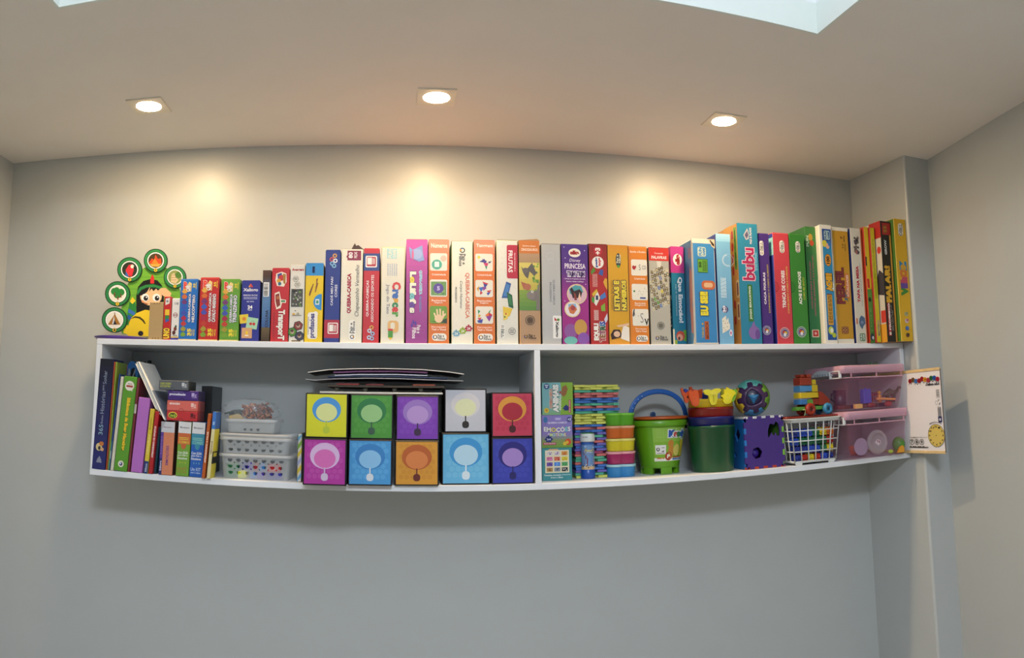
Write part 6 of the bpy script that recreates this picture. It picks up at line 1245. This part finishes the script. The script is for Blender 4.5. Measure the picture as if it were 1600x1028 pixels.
def crenel(w, h, nb, nr, nt, nl, t, fb=1, fr=1, ft=1, fl=1):
    P = [(x, d) for x, d in teeth(w, nb, t, fb)] + [(w-d, y) for y, d in teeth(h, nr, t, fr)] + [(w-x, h-d) for x, d in teeth(w, nt, t, ft)] + [(d, h-y) for y, d in teeth(h, nl, t, fl)]
    R = []
    for p in P:
        p = (min(max(p[0], 0), w), min(max(p[1], 0), h))
        if not R or hypot(p[0]-R[-1][0], p[1]-R[-1][1]) > 1e-6: R.append(p)
    if hypot(R[0][0]-R[-1][0], R[0][1]-R[-1][1]) < 1e-6: R.pop()
    return R
hexh = [(wq*.3+.0178*cos(pi/3*k+.2), hq*.3+.0178*sin(pi/3*k+.2)) for k in range(6)]
mh = [(wq*.58+wq*.32*a, hq*.575+hq*.31*b) for a, b in ((.02, .0), (.2, .08), (.36, .3), (.44, .12), (.58, .12), (.66, .3), (.78, .05), (.98, .1), (1., .5), (.92, .85), (.7, 1.), (.52, .78), (.4, .86), (.2, .84), (.05, .5))]
sol(crenel(wq, hq, 9, 9, 9, 9, t), [hexh, mh], (-wq/2, -dq/2, 0), (1, 0, 0), (0, 0, 1), (0, -1, 0), t*.9, PUR).build('front_panel', PLAST, cu)
dm = [(dq*.5, hq*.5), (dq*.7, hq*.66), (dq*.5, hq*.84), (dq*.3, hq*.66)]
sol([(0, t*.2), (dq-t*1.1, t*.2), (dq-t*1.1, hq-t), (0, hq-t)], [dm, [(dq*.3+.008*cos(k*pi/4), hq*.26+.008*sin(k*pi/4)) for k in range(8)]], (-wq/2+.0004, dq/2-.0004, 0), (0, -1, 0), (0, 0, 1), (-1, 0, 0), t*.85, '#1f66b0').build('left_panel', PLAST, cu)
sol([(0, t), (dq-t*1.1, t), (dq-t*1.1, hq-t), (0, hq-t)], [], (wq/2-.0004, -dq/2+t*1.05, 0), (0, 1, 0), (0, 0, 1), (1, 0, 0), t*.85, '#6aa838').build('right_panel', PLAST, cu)
MB().box(-wq/2, -dq/2+t, hq-t*.9, wq/2, dq/2, hq, '#dcdde0', bev=.0006).build('top_panel', PLAST, cu)
MB().box(-wq/2+t, -dq/2+t, 0, wq/2-t, dq/2, t*.9, '#b03a24', bev=.0006).build('bottom_panel', PLAST, cu)
MB().box(-wq/2+t, dq/2-t, t, wq/2-t, dq/2-.001, hq-t, '#3a2a6a').build('back_panel', PLAST, cu)
for k in range(9):
    x0, x1 = -wq/2+wq*k/9, -wq/2+wq*(k+1)/9
    if (k+1) % 2:
        MB().box(x0+.0003, -dq/2+.0002, 0, x1-.0003, -dq/2+t, t*.95, '#b03a24', bev=.0005).build('panel_tooth', PLAST, cu); MB().box(x0+.0003, -dq/2+.0002, hq-t*.95, x1-.0003, -dq/2+t, hq, '#dcdde0', bev=.0005).build('panel_tooth', PLAST, cu)
for k in range(1, 8):
    z0, z1_ = hq*k/9, hq*(k+1)/9
    if (k+1) % 2:
        MB().box(-wq/2, -dq/2-.0004, z0+.0003, -wq/2+t*.95, -dq/2+t, z1_-.0003, '#2a78c8', bev=.0005).build('panel_tooth', PLAST, cu); MB().box(wq/2-t*.95, -dq/2-.0004, z0+.0003, wq/2+.0004, -dq/2+t, z1_-.0003, '#7ab83e', bev=.0005).build('panel_tooth', PLAST, cu)
bx = MB().ball((0, 0, .016), .015, '#3a1f8a', 12, 8).build('shape_block', PLAST, None, (cu.location.x-wq*.2, cu.location.y-.026, ZF+.0005+t+.0215)); tag(bx, 'violet faceted block seen through the hexagonal hole of the cube', 'toy block')
bx2 = MB().box(-.012, -.012, 0, .012, .012, .02, '#c85aa8', bev=.002).build('shape_block', PLAST, None, (cu.location.x-wq*.25, cu.location.y-.026, ZF+.0005+t+.0005)); tag(bx2, 'small pink block seen at the foot of the hexagonal hole of the cube', 'toy block')
# ball built of interlocking shells
yb2 = -.185; pb_ = at(1174.6, 624, 1, yb2); Rb = (at(1200.6, 624, 1, yb2).x-at(1148.6, 624, 1, yb2).x)/2*.985
ball = empty('shape_sorter_ball', (pb_.x, yb2, ZF+.0008+hq), 'jigsaw-shell shape sorter ball resting on the purple cube', 'toy')
bcn = Vector((0, 0, Rb)); vd = (EYE-(Vector(ball.location)+bcn)).normalized(); ax = (vd+Vector((.12, 0, -.02))).normalized(); ex = Vector((0, 0, 1)).cross(ax).normalized(); ey = ax.cross(ex)
sph = lambda th, ph, r: bcn+(ax*cos(th)+(ex*cos(ph)+ey*sin(ph))*sin(th))*r
MB().ball(bcn, Rb*.9, '#20163e', 24, 16).build('inner_ball', PLAST, ball)
def shell(tin, tout, p0, p1, c, name, n=36, closed=False, r0=.9, r1=1.):
    'curved shell between two polar outlines tin(ph), tout(ph)'
    mb = MB(); ps = [p0+(p1-p0)*i/n for i in range(n+(0 if closed else 1))]; m = len(ps); J = 5; V = []
    for p_ in ps:
        a, b = tin(p_), tout(p_)
        for j in range(J+1): V.append(sph(a+(b-a)*j/J, p_, Rb*r1))
    k = len(V)
    for p_ in ps: V += [sph(tin(p_), p_, Rb*r0), sph(tout(p_), p_, Rb*r0)]
    fs = []
    for i in range(m if closed else m-1):
        j2 = (i+1) % m
        for j in range(J): fs.append((i*(J+1)+j, i*(J+1)+j+1, j2*(J+1)+j+1, j2*(J+1)+j))
        fs += [(i*(J+1), j2*(J+1), k+2*j2, k+2*i), (i*(J+1)+J, k+2*i+1, k+2*j2+1, j2*(J+1)+J)]
    if not closed:
        for i in (0, m-1): fs.append(tuple(i*(J+1)+j for j in range(J+1))+(k+2*i+1, k+2*i))
    mb.add(V, fs, c, True); return mb.build(name, PLAST, ball)
sq = lambda p_, n, d: d if sin(n*p_) > .15 else -d if sin(n*p_) < -.15 else 0.
hole = lambda p_: .46+.05*cos(3*p_+.6)
edge = lambda p_: .86+sq(p_, 8, .17)
shell(hole, edge, 0, 2*pi, '#3e2450', 'purple_shell', 144, True)
for nm_, a, b, c in (('teal_shell', .3*pi, .78*pi, '#58aaa2'), ('ochre_shell', .8*pi, 1.32*pi, '#c8a42c'), ('blue_shell', 1.34*pi, 1.72*pi, '#3a7eb0'), ('green_shell', 1.74*pi, 2.28*pi, '#6a9a2c')):
    shell(lambda p_: edge(p_)+.02, lambda p_: 1.62+sq(p_, 7, .1), a, b, c, nm_, 48)
gm = Matrix((ex, ey, ax)).transposed(); mb = MB(); mb.lathe([(Rb*.34, 0), (Rb*.31, Rb*.05), (.0, Rb*.13)], '#20689c', 3, at=bcn+ax*Rb*.89, M=gm @ Matrix.Rotation(.5, 3, 'Z'), smooth=False, cap1=False); mb.build('crystal_block', PLAST, ball)

# --- white grid basket full of bricks, a red tray and a block truck
yW = -.262; wa, wb_ = at(1232.5, 654, 1, yW), at(1315.6, 652, 1, yW); Wt = wb_.x-wa.x-.012; hW = Zp(1272, 652.5, yW)-ZF-.0006; Wb = at(1311, 716, 1, yW).x-at(1247, 718, 1, yW).x
gb = empty('grid_basket', ((wa.x+wb_.x)/2, yW+.075, ZF+.0005), 'white plastic grid basket full of coloured bricks', 'basket'); WH = '#e4e6e4'; dT, dB = .15, .12
def wp(u, v, side):
    'point on the tapered wall: u 0..1 along, v 0..1 up'
    w, d = Wb+(Wt*.97-Wb)*v, dB+(dT*.97-dB)*v; z = .008+(hW-.012)*v; sh = (wb_.x+wa.x)/2
    if side == 0: return Vector((-w/2+w*u, -d/2, z))
    if side == 1: return Vector((w/2, -d/2+d*u, z))
    if side == 2: return Vector((w/2-w*u, d/2, z))
    return Vector((-w/2, d/2-d*u, z))
for side in range(4):
    n = 6 if side in (0, 2) else 5
    for k in range(n+1):
        MB().tube([wp(k/n, 0, side), wp(k/n, 1, side)], .0019, WH, 6).build('grid_bar', PLAST, gb)
for v in (0.02, .25, .5, .74):
    P = [wp(a, v, s) for s in range(4) for a in (.0, .5)]; MB().tube(P, .0019, WH, 6, True).build('grid_bar', PLAST, gb)
mb = MB(); rr_ = lambda g, z: [(x, y, z) for x, y in rrect(Wt+2*g, dT+2*g, .012)]
loft(mb, [rr_(-.002, hW-.012), rr_(0, hW-.0115), rr_(.001, hW-.004), rr_(.006, hW-.002), rr_(.006, hW), rr_(-.004, hW), rr_(-.005, hW-.012)], WH, False); mb.build('basket_rim', PLAST, gb)
MB().box(-Wb/2, -dB/2, .006, Wb/2, dB/2, .0085, WH).build('basket_base', PLAST, gb)
for sx in (-1, 1):
    for sy in (-1, 1): MB().prism([(-.011, 0), (.009, 0), (.012, .009), (-.013, .009)], (sx*Wb*.4, sy*(dB/2)+(-.001 if sy < 0 else .003), 0), (1, 0, 0), (0, 0, 1), (0, -1, 0), .004, WH).build('basket_foot', PLAST, gb)
def brick_mesh(w, d, h, c):
    mb = MB().box(-w/2, -d/2, 0, w/2, d/2, h, c, bev=.0009)
    for sx in (-1, 1): mb.lathe([(w*.17, h), (w*.17, h*1.16), (w*.14, h*1.2)], c, 12, at=(sx*w*.25, 0, 0)); mb.lathe([(w*.17, 0), (w*.17, h*.18), (w*.14, h*.2)], c, 12, at=(sx*w*.25, -d/2, h*.5), M=Matrix.Rotation(pi/2, 3, 'X'))
    return mb
BC = dict(blue='#2a4fc0', navy='#23348c', green='#1f7048', red='#b02a20', yellow='#d8c428', orange='#c86a24')
rows = [['navy', 'red', 'yellow', 'red', 'blue', 'navy'], ['navy', 'navy', 'blue', 'blue', 'green', 'yellow'], ['blue', 'green', 'green', 'green', 'green', 'red'], ['navy', 'blue', 'blue', 'green', 'yellow', 'orange']]
rn = ['bottom row', 'second row up', 'third row up', 'top row']; cn = ['first opening', 'second opening', 'third opening', 'fourth opening', 'fifth opening', 'last opening']
hb_ = (hW-.03)/4*.74
for r in range(4):
    for c in range(6):
        q = wp((c+.5)/6, (r+.5)/4.35, 0); w = (Wb+(Wt-Wb)*(r/4))/6*.9
        o = brick_mesh(w, .03, hb_, BC[rows[r][c]]).build('toy_brick', PLAST, None, Vector(gb.location)+Vector((q.x*.93, -dB/2+.0215+.0012*r, .0092+r*(hb_*1.22)+.0003*r))); tag(o, f'{rows[r][c]} toy brick in the white grid basket, {rn[r]}, {cn[c]} from the left', 'toy brick', 'toy bricks in the white grid basket')
zr_ = ZF+.0005+hW+.0006; yR = -.243
ta, tb = at(1228, 650, 1, yR), at(1313.5, 648, 1, yR); wr = tb.x-ta.x
o = MB(); loft(o, [[(x, y, 0) for x, y in rrect(wr, .125, .01)], [(x, y, .001) for x, y in rrect(wr+.003, .128, .01)], [(x, y, .0052) for x, y in rrect(wr+.003, .128, .01)], [(x, y, .0052) for x, y in rrect(wr-.006, .119, .008)], [(x, y, .003) for x, y in rrect(wr-.008, .117, .008)]], '#8e2a1c', True, True)
tray = o.build('tray', PLAST, None, ((ta.x+tb.x)/2, yR+.066, zr_)); tag(tray, 'flat brick-red tray lying across the white grid basket', 'tray'); zr_ += .0056
yV = -.228; vo = at(1270, 648, 1, yV); tr = empty('block_truck', (vo.x, yV+.02, zr_), rotz=.16, label='toy truck of red, blue, yellow and green blocks on the red tray', cat='toy')
def vb(name, x0, y0, x1, y1, c, d=.034, studs=0, left=None, poly=None, off=0.):
    a, b = at(x0, y1, 1, yV), at(x1, y0, 1, yV); z0 = max(a.z-zr_, .004); mb = MB()
    if poly: 
        q = [at(p, r, 1, yV) for p, r in poly]; mb.prism([(p.x-vo.x, max(p.z-zr_, .004)) for p in q], (0, -.02+off, 0), (1, 0, 0), (0, 0, 1), (0, -1, 0), d, c)
    else: mb.box(a.x-vo.x+.0002, -.02+off, z0+.0001, b.x-vo.x-.0002, -.02+off+d, b.z-zr_-.0001, c, bev=.0008)
    for k in range(studs): mb.lathe([(.0042, 0), (.0042, .004), (.0036, .0046)], c, 12, at=(a.x-vo.x+(b.x-a.x)*(k+.5)/studs, -.02+off+d*.3, b.z-zr_-.0002)); mb.lathe([(.0042, 0), (.0042, .004), (.0036, .0046)], c, 12, at=(a.x-vo.x+(b.x-a.x)*(k+.5)/studs, -.02+off+d*.72, b.z-zr_-.0002))
    return mb.build(name, PLAST, tr)
vb('chassis', 1243.5, 632.6, 1302, 642, '#5a9a3a'); vb('block', 1247.6, 623.8, 1259, 632.4, '#3a78b8'); vb('block', 1259.2, 623.8, 1269.2, 632.4, '#5a9a3a'); vb('block', 1269.4, 622.6, 1279, 632.4, '#8e2c1a')
vb('slope_block', 0, 0, 1, 1, '#9a341e', poly=[(1279.4, 632.4), (1279.4, 611.6), (1284.4, 611.6), (1298.6, 624), (1298.6, 632.4)]); vb('block', 1247.4, 612.4, 1278.6, 622.6, '#d8bc22'); vb('block', 1247.4, 602.4, 1267.2, 612.2, '#4a8cc0'); vb('block', 1268, 601, 1277.4, 612.2, '#d8bc22'); vb('block', 1268, 593, 1274.4, 600.8, '#d8bc22'); vb('block', 1247, 589.6, 1266.4, 602.2, '#9a341e', studs=2)
vb('crenel_block', 1248, 585, 1254, 589.4, '#9a341e', .03); vb('crenel_block', 1258.6, 584.6, 1266, 589.4, '#9a341e', .03)
for px, r_px, c, ch in ((1263.8, 10.2, '#9a2c18', '#7a2414'), (1294.4, 9.6, '#3a88b4', '#2c6a90')):
    q = at(px, 642.6, 1, yV-.006); rw = r_px*1.12/F*(EYE.y-yV)*-1
    for yy in (-.0305, .0125):
        a_ = MB(); M_ = Matrix.Rotation(pi/2, 3, 'X'); a_.lathe([(rw*.3, 0), (rw*.62, -.001), (rw*.92, .002), (rw, .007), (rw*.92, .0125), (rw*.66, .015), (rw*.4, .0135), (rw*.3, .0)], c, 28, M=M_, cap0=False, cap1=False); wh = a_.build('wheel', PLAST, tr, (q.x-vo.x, yy+.012, rw+.0004)); MB().lathe([(rw*.42, .001), (rw*.4, .0105), (rw*.16, .0112)], ch, 16, M=M_, cap1=False).lathe([(rw*.16, .0108), (rw*.15, .0111)], '#1c1210', 12, M=M_).build('wheel_hub', PLAST, wh)
st_ = MB().tube([(-.045, -.012, .012), (-.05, -.016, .02), (-.04, -.03, .018), (-.046, -.034, .008), (-.05, -.035, .001)], .0008, '#a8c48a', 5); st_.tube([(-.05, -.016, .02), (-.02, -.028, .02), (.0, -.03, .014)], .0008, '#a8c48a', 5); st_.build('pull_cord', PLAST, tr)

# --- two pink translucent bins with lids and clip handles
BN = 'pink translucent storage bins'
yN = -.288
def bin_(label, pts, z0):
    'pts: photograph x of the lid ends, body top ends, body bottom ends and the y of lid top, lid bottom'
    (l0, l1, yt, yl), (b0, b1), (c0, c1) = pts
    X = lambda px, py: at(px, py, 1, yN).x
    h = Zp((l0+l1)/2, yt, yN)-z0; hl = h-(Zp((l0+l1)/2, yl, yN)-Zp((l0+l1)/2, yt, yN))*-1
    xl0, xl1, xb0, xb1, xc0, xc1 = X(l0, yt), min(X(l1, yt), 2.3775), X(b0, yl+10), min(X(b1, yl+10), 2.3735), X(c0, 715), min(X(c1, 715), 2.372)
    o = empty('storage_bin', ((xl0+xl1)/2, yN+.12, z0+.0005), label, 'storage bin', BN); cx = o.location.x; d = .232
    R = lambda a, b, dd, z, r=.016: [(x+(a+b)/2-cx, y, z) for x, y in rrect(b-a, dd, r)]
    mb = MB(); loft(mb, [R(xc0+.004, xc1-.003, d*.9, .0005), R(xc0, xc1, d*.93, .004), R(xb0, xb1, d*.97, hl-.016)], '#ffffff'); mb.build('bin_body', PINKP, o)
    mb = MB(); loft(mb, [R(xb0-.001, xb1, d*.975, hl-.016), R(xb0-.006, xb1+.001, d*.995, hl-.0155), R(xb0-.006, xb1+.001, d*.995, hl-.013), R(xb0, xb1, d*.975, hl-.012)], '#ffffff', False); mb.build('bin_flange', PINKR, o)
    for u in (.08, .5, .93): MB().box(xb0+(xb1-xb0)*u-cx-.0012, -d*.5-.0006, hl-.014, xb0+(xb1-xb0)*u-cx+.0012, -d*.485, hl-.0005, '#ffffff').build('bin_rib', PINKR, o)
    mb = MB(); loft(mb, [R(xl0+.002, xl1-.001, d*.985, hl), R(xl0, xl1, d, hl+.001), R(xl0, xl1, d, h-.003), R(xl0+.003, xl1-.003, d*.98, h), R(xl0+.012, xl1-.01, d*.92, h)], '#ffffff', True, True); mb.build('bin_lid', PINKR, o)
    # clip handle on the left end
    hx_ = xl0-cx-.0012
    P = [(-.062+.124*i/12, .019*(1-(abs(i-6)/6)**3)) for i in range(13)]
    mb = MB(); n = len(P); V = []
    for y, z in P: V += [(hx_, y, hl-.004), (hx_, y, hl+z-.004), (hx_+.006, y, hl+z-.004), (hx_+.006, y, hl-.004)]
    mb.add(V, [(4*i+a, 4*i+(a+1) % 4, 4*i+4+(a+1) % 4, 4*i+4+a) for i in range(n-1) for a in range(4)]+[(0, 3, 2, 1), (4*n-4, 4*n-3, 4*n-2, 4*n-1)], '#c4ccd4'); mb.build('clip_handle', GREYC, o)
    for k in range(6): MB().box(hx_-.0015, -.045+k*.016, hl-.004, hx_+.001, -.038+k*.016, hl+.004, '#98a2ac').build('handle_rib', GREYC, o)
    mb = MB()
    for a in ((hx_-.001, -d*.45, hl-.014, hx_+.0075, -d*.43, hl+.008), (hx_-.001, -d*.45, hl+.006, hx_+.0075, -d*.2, hl+.009), (hx_-.001, -d*.45, hl-.015, hx_+.0075, -d*.2, hl-.012), (hx_-.001, -d*.22, hl-.014, hx_+.0075, -d*.2, hl+.008)): mb.box(*a, '#dfe2e4', bev=.0006)
    mb.build('clip_frame', GREYC, o)
    return o, h, hl
GREYC = attr_mat('grey_white_plastic', .35, .5)
n1, hN1, hl1 = bin_('lower pink translucent storage bin holding a clear bowl and toy fruit', ((1322, 1424.5, 640, 653), (1329, 1420), (1331, 1421)), ZF)
z2_ = ZF+hN1+.0014
n2, hN2, hl2 = bin_('upper pink translucent storage bin full of small toys, on the lower one', ((1315.5, 1421.5, 569.5, 581.5), (1324, 1416), (1327, 1416)), z2_)
# contents
IG = 'small toys inside the pink bins'
def inside(name, label, px, py, y, z, mbf, cat='toy', mat=PLAST, dz=0.):
    q = at(px, py, 1, y); o = mbf.build(name, mat, None, (q.x, y, z+dz)); tag(o, label, cat, IG); return o
zl, zu = ZF+.0065, z2_+.0065
M_ = Matrix.Rotation(pi/2, 3, 'X')
rbw = .0395
bo = inside('plastic_bowl', 'clear round bowl facing out of the lower pink bin, with a small white emblem', 1372, 700, -.25, zl+rbw, MB().lathe([(rbw*.62, -.0), (rbw*.66, .002), (rbw*.62, .005), (rbw*.93, .004), (rbw, -.002), (rbw*.97, -.006)], '#d8c8d0', 40, M=M_, cap1=False), 'bowl', FROST)
A = Art(lambda u, v, l: Vector(((u-.5)*.07, -.0003-l, (v-.5)*.07)), 1, 1)
A.ell(.42, .5, .07, '#efe8ec'); A.ell(.5, .54, .08, '#efe8ec', .1); A.ell(.6, .5, .08, '#efe8ec', .1); A.ell(.6, .5, .05, '#9a7a88', .07); A.ell(.5, .55, .04, '#9a7a88', .06); A.ell(.52, .42, .07, '#efe8ec'); A.done('emblem_print', bo)
inside('toy_melon', 'green toy melon half in the front corner of the lower pink bin', 1404.5, 700, -.258, zl, MB().ball((0, 0, .026), .021, '#3f8a2a', 18, 12, (1, 1, 1.18)))
inside('toy_fruit_slice', 'golden orange toy fruit slice leaning against the green melon', 1409, 704, -.2805, zl, MB().prism([(-.016, 0), (.011, 0), (.012, .014), (.006, .023), (-.004, .019)], (0, 0, .0), (1, 0, 0), (0, 0, 1), (0, -1, 0), .008, '#e0a02e', '#c88420'), dz=.0005)
inside('toy_lime', 'yellow-green toy lime piece at the bottom of the lower pink bin', 1392, 708, -.272, zl, MB().ball((0, 0, .007), .0068, '#a8c23a', 14, 8, (1.5, .8, 1)))
inside('toy_cup', 'orange-red toy cup at the left end of the lower pink bin', 1334, 700, -.17, zl, MB().lathe([(.012, 0), (.0125, .002), (.017, .03), (.0155, .03), (.011, .003), (0, .003)], '#d05a2a', 20, cap1=False), 'cup')
inside('toy_plate', 'pale lilac toy plate standing on edge in the lower pink bin', 1344, 700, -.21, zl+.028, MB().lathe([(.0, 0), (.016, .0), (.026, .004), (.028, .006), (.026, .0052), (.0, .002)], '#b8a4c0', 24, M=M_, cap0=False, cap1=False), 'plate')
inside('toy_block', 'royal blue toy block in the middle of the upper pink bin', 1352, 610, -.25, zu+.014, MB().box(-.015, -.012, 0, .015, .012, .046, '#3a4ac8', bev=.002).lathe([(.004, .046), (.004, .049)], '#3a4ac8', 12))
inside('toy_block', 'tan toy block at the lower left of the upper pink bin', 1341, 640, -.27, zu, MB().box(-.013, -.008, 0, .013, .008, .014, '#d8a46a', bev=.0012))
inside('toy_fence', 'orange toy plank lying slanted across the upper pink bin', 1384, 625, -.272, zu+.024, MB().box(-.037, -.006, -.003, .037, .006, .004, '#d88a5a', bev=.0015, M=Matrix.Rotation(.07, 4, 'Y')))
inside('toy_fruit', 'small red toy fruit under the orange plank in the upper pink bin', 1388, 636, -.262, zu, MB().ball((0, 0, .009), .009, '#b03028', 14, 10, (1.6, 1, 1)))
inside('toy_fruit', 'dark red toy fruit beside the tan block in the upper pink bin', 1362, 636, -.262, zu, MB().ball((0, 0, .008), .008, '#8a2a2a', 14, 10, (1.9, 1, 1)))
inside('toy_figure', 'small orange toy figure standing by the blue block in the upper pink bin', 1374, 618, -.262, zu+.014, MB().lathe([(.006, 0), (.0065, .012), (.0045, .022), (.003, .027)], '#d88a2a', 14).ball((0, 0, .032), .006, '#d8962e', 12, 8).ball((-.006, 0, .02), .0028, '#d88a2a', 8, 6).ball((.006, 0, .02), .0028, '#d88a2a', 8, 6))
dn = MB(); dn.tube([(-.03, 0, .022), (-.018, 0, .028), (.0, 0, .034), (.016, 0, .03), (.03, 0, .036), (.038, 0, .046)], [.003, .008, .0125, .009, .0055, .0035], '#4a4a38', 10)
for x, y in ((-.01, -.007), (-.01, .007), (.012, -.006), (.012, .006)): dn.tube([(x, y, .03), (x+.003, y, .015), (x, y, .001)], [.0045, .0035, .003], '#4a4a38', 8)
dn.ball((.041, 0, .047), .0055, '#4a4a38', 10, 8, (1.5, .9, .9)); inside('toy_dinosaur', 'dark olive toy dinosaur at the right of the upper pink bin', 1390, 615, -.252, zu+.012, dn)
pk = MB()
for k in range(5): pk.box(-.02+k*.009, -.002, 0, -.015+k*.009, .002, .034, '#8a2a3a', bev=.0008)
pk.box(-.022, -.001, .008, .024, .001, .013, '#8a2a3a'); pk.box(-.022, -.001, .022, .024, .001, .027, '#8a2a3a'); inside('toy_fence', 'dark red toy fence at the back of the upper pink bin', 1362, 600, -.19, zu+.016, pk)
inside('toy_mug', 'dark navy toy mug at the left end of the upper pink bin', 1312, 620, -.17, zu+.012, MB().lathe([(.02, 0), (.021, .002), (.022, .05), (.02, .05), (.019, .003), (0, .003)], '#262c48', 22, cap1=False).tube([(-.021, 0, .04), (-.032, 0, .038), (-.034, 0, .022), (-.021, 0, .012)], .003, '#262c48', 8), 'mug')
tb_ = MB()
for k in range(7): tb_.box(-.105+.03*k, -.05+.01*(k % 3), 0, -.082+.03*k, -.02+.01*(k % 2), .0125, ('#5a2a34', '#6a3a2a', '#3a2a4a', '#7a3a2a')[k % 4], bev=.0012)
ob = tb_.build('toy_brick', PLAST, None, (2.25, -.17, zu)); tag(ob, 'layer of dark red and brown toy bits at the bottom of the upper pink bin', 'toys', IG, 'stuff')
# small green stand on the top lid
zt_ = z2_+hN2+.001; q = at(1364, 568, 1, -.17); mb = MB(); GC = '#2f8a3c'
for x in (-.012, .012):
    mb.tube([(x, -.006, 0), (x, -.006, .014)], .0011, GC, 6); mb.tube([(x, .006, 0), (x, .006, .014)], .0011, GC, 6)
for y in (-.006, .006): mb.tube([(-.016, y, .0065), (.016, y, .0065)], .0012, GC, 6)
mb.tube([(-.012, -.006, .0065), (-.012, .006, .0065)], .0011, GC, 6); mb.tube([(.012, -.006, .0065), (.012, .006, .0065)], .0011, GC, 6)
o = mb.build('toy_rack', PLAST, None, (q.x, -.17, zt_)); tag(o, 'tiny green wire toy rack on the lid of the upper pink bin', 'toy')

# --- whiteboard slid in along the right end panel
wx = 2.3805; y1_, y2_ = -.02, -.447; zt0, zb0 = at(1472, 571, 0, wx).z-.004, ZF+.0006
wbd = empty('activity_board', (wx+.0012, -.24, zb0), 'white activity board with a yellow clock, sticking out past the right end', 'activity board')
hh = zt0-zb0; y0c = -.24
MB().box(-.0006, y2_-y0c, .006, .0012, y1_-y0c, hh-.006, '#f6f4f8', bev=.0004).build('board_face', CARD, wbd)
WOOD = flat_mat('pale_pine', '#d8bc88', .55, .4, vary=.12, scale=30)
MB().box(-.0028, y2_-y0c, hh-.009, .0015, y1_-y0c, hh, '#ffffff', bev=.0006).build('wood_strip', WOOD, wbd)
MB().box(-.0028, y2_-y0c, 0, .0015, y1_-y0c, .009, '#ffffff', bev=.0006).build('wood_strip', WOOD, wbd)
MB().box(-.0012, y2_-y0c-.0012, .004, .0016, y2_-y0c+.0002, hh-.004, '#6a5a4a').build('edge_band', CARD, wbd)
yl_ = at(1423, 640, 0, wx).y; W_ = yl_-y2_
A = Art(face_map((-.0007, yl_-y0c, 0), (0, -W_, 0), (0, 0, hh), (-1, 0, 0)), W_, hh)
for k, (c, ch) in enumerate(zip(('#8e1a24', '#6a4a20', '#3a78c0', '#a01c28', '#a01c28', '#e0a020', '#a8344a', '#1a6a34', '#2a5ab0', '#a81c34'), 'ALFAVIVENR')):
    u = .04+.098*k; v = .868+.012*sin(k*1.9)+.004*k/5; A.ell(u, v, .062, c, .029); A.text(ch, u-.02, v-.01, u+.02, v+.01, tuple(x*.45 for x in lin(c)), 0, .03)
    for s in (-.03, .03): A.poly([(u+s*.6, v-.022), (u+s*.6+.015, v-.024), (u+s*1.4, v-.046), (u+s*1.4-.02, v-.044)], '#1c1a1c')
A.text('A MINHA AULA', .54, .797, .96, .818, '#1c1a1c', 0, .07); barcode(A, .84, .645, .97, .745, 90, 4, '#f6f4f8'); A.rect(.8, .55, .96, .63, '#f6f4f8'); A.ring(.84, .59, .04, '#2a2a2a', .15); A.poly([(.9, .56), (.95, .6), (.95, .57)], '#2a2a2a'); A.poly([(.88, .6), (.94, .625), (.9, .625)], '#2a2a2a'); A.lines(3, .86, .43, .97, .54, '#3a3a3a', 90, 5); A.rr(.86, .36, .97, .43, '#2a3060', .15); A.ell(.915, .395, .03, '#c8cce0')
A.ell(.765, .21, .256, '#3a2a22', .132, 40); A.ell(.765, .21, .246, '#e2ca6a', .127, 40); A.text('MARQUE A HORA', .58, .335, .95, .352, '#2a2a3a', 0, .02, arc=1.2)
for k in range(12):
    a = pi/2-(k+1)*pi/6; u, v = .765+.205*cos(a), .21+.104*sin(a); t_ = str(k+1); w_ = .018*len(t_); A.text(t_, u-w_, v-.0095, u+w_, v+.0095, '#2a2018', 0, .04)
A.ell(.765, .21, .012, '#2a2018')
for k, t_ in enumerate('789'):
    u = -.02+.16*k; A.ring(u, .135, .07, '#1c1a1c', .16, 20, .036); A.text(t_, u-.026, .117, u+.026, .153, '#1c1a1c', 0, .03)
    for s in (-.05, .05): A.poly([(u+s-.02, .085), (u+s+.02, .085), (u+s+.04, .07), (u+s-.04, .07)], '#1c1a1c')
A.rect(-.09, .068, .5, .078, '#1c1a1c'); A.text('NÚMEROS DE 0 A 9', -.06, .185, .48, .197, '#1c1a1c', 0, .02); A.done('board_print', wbd)
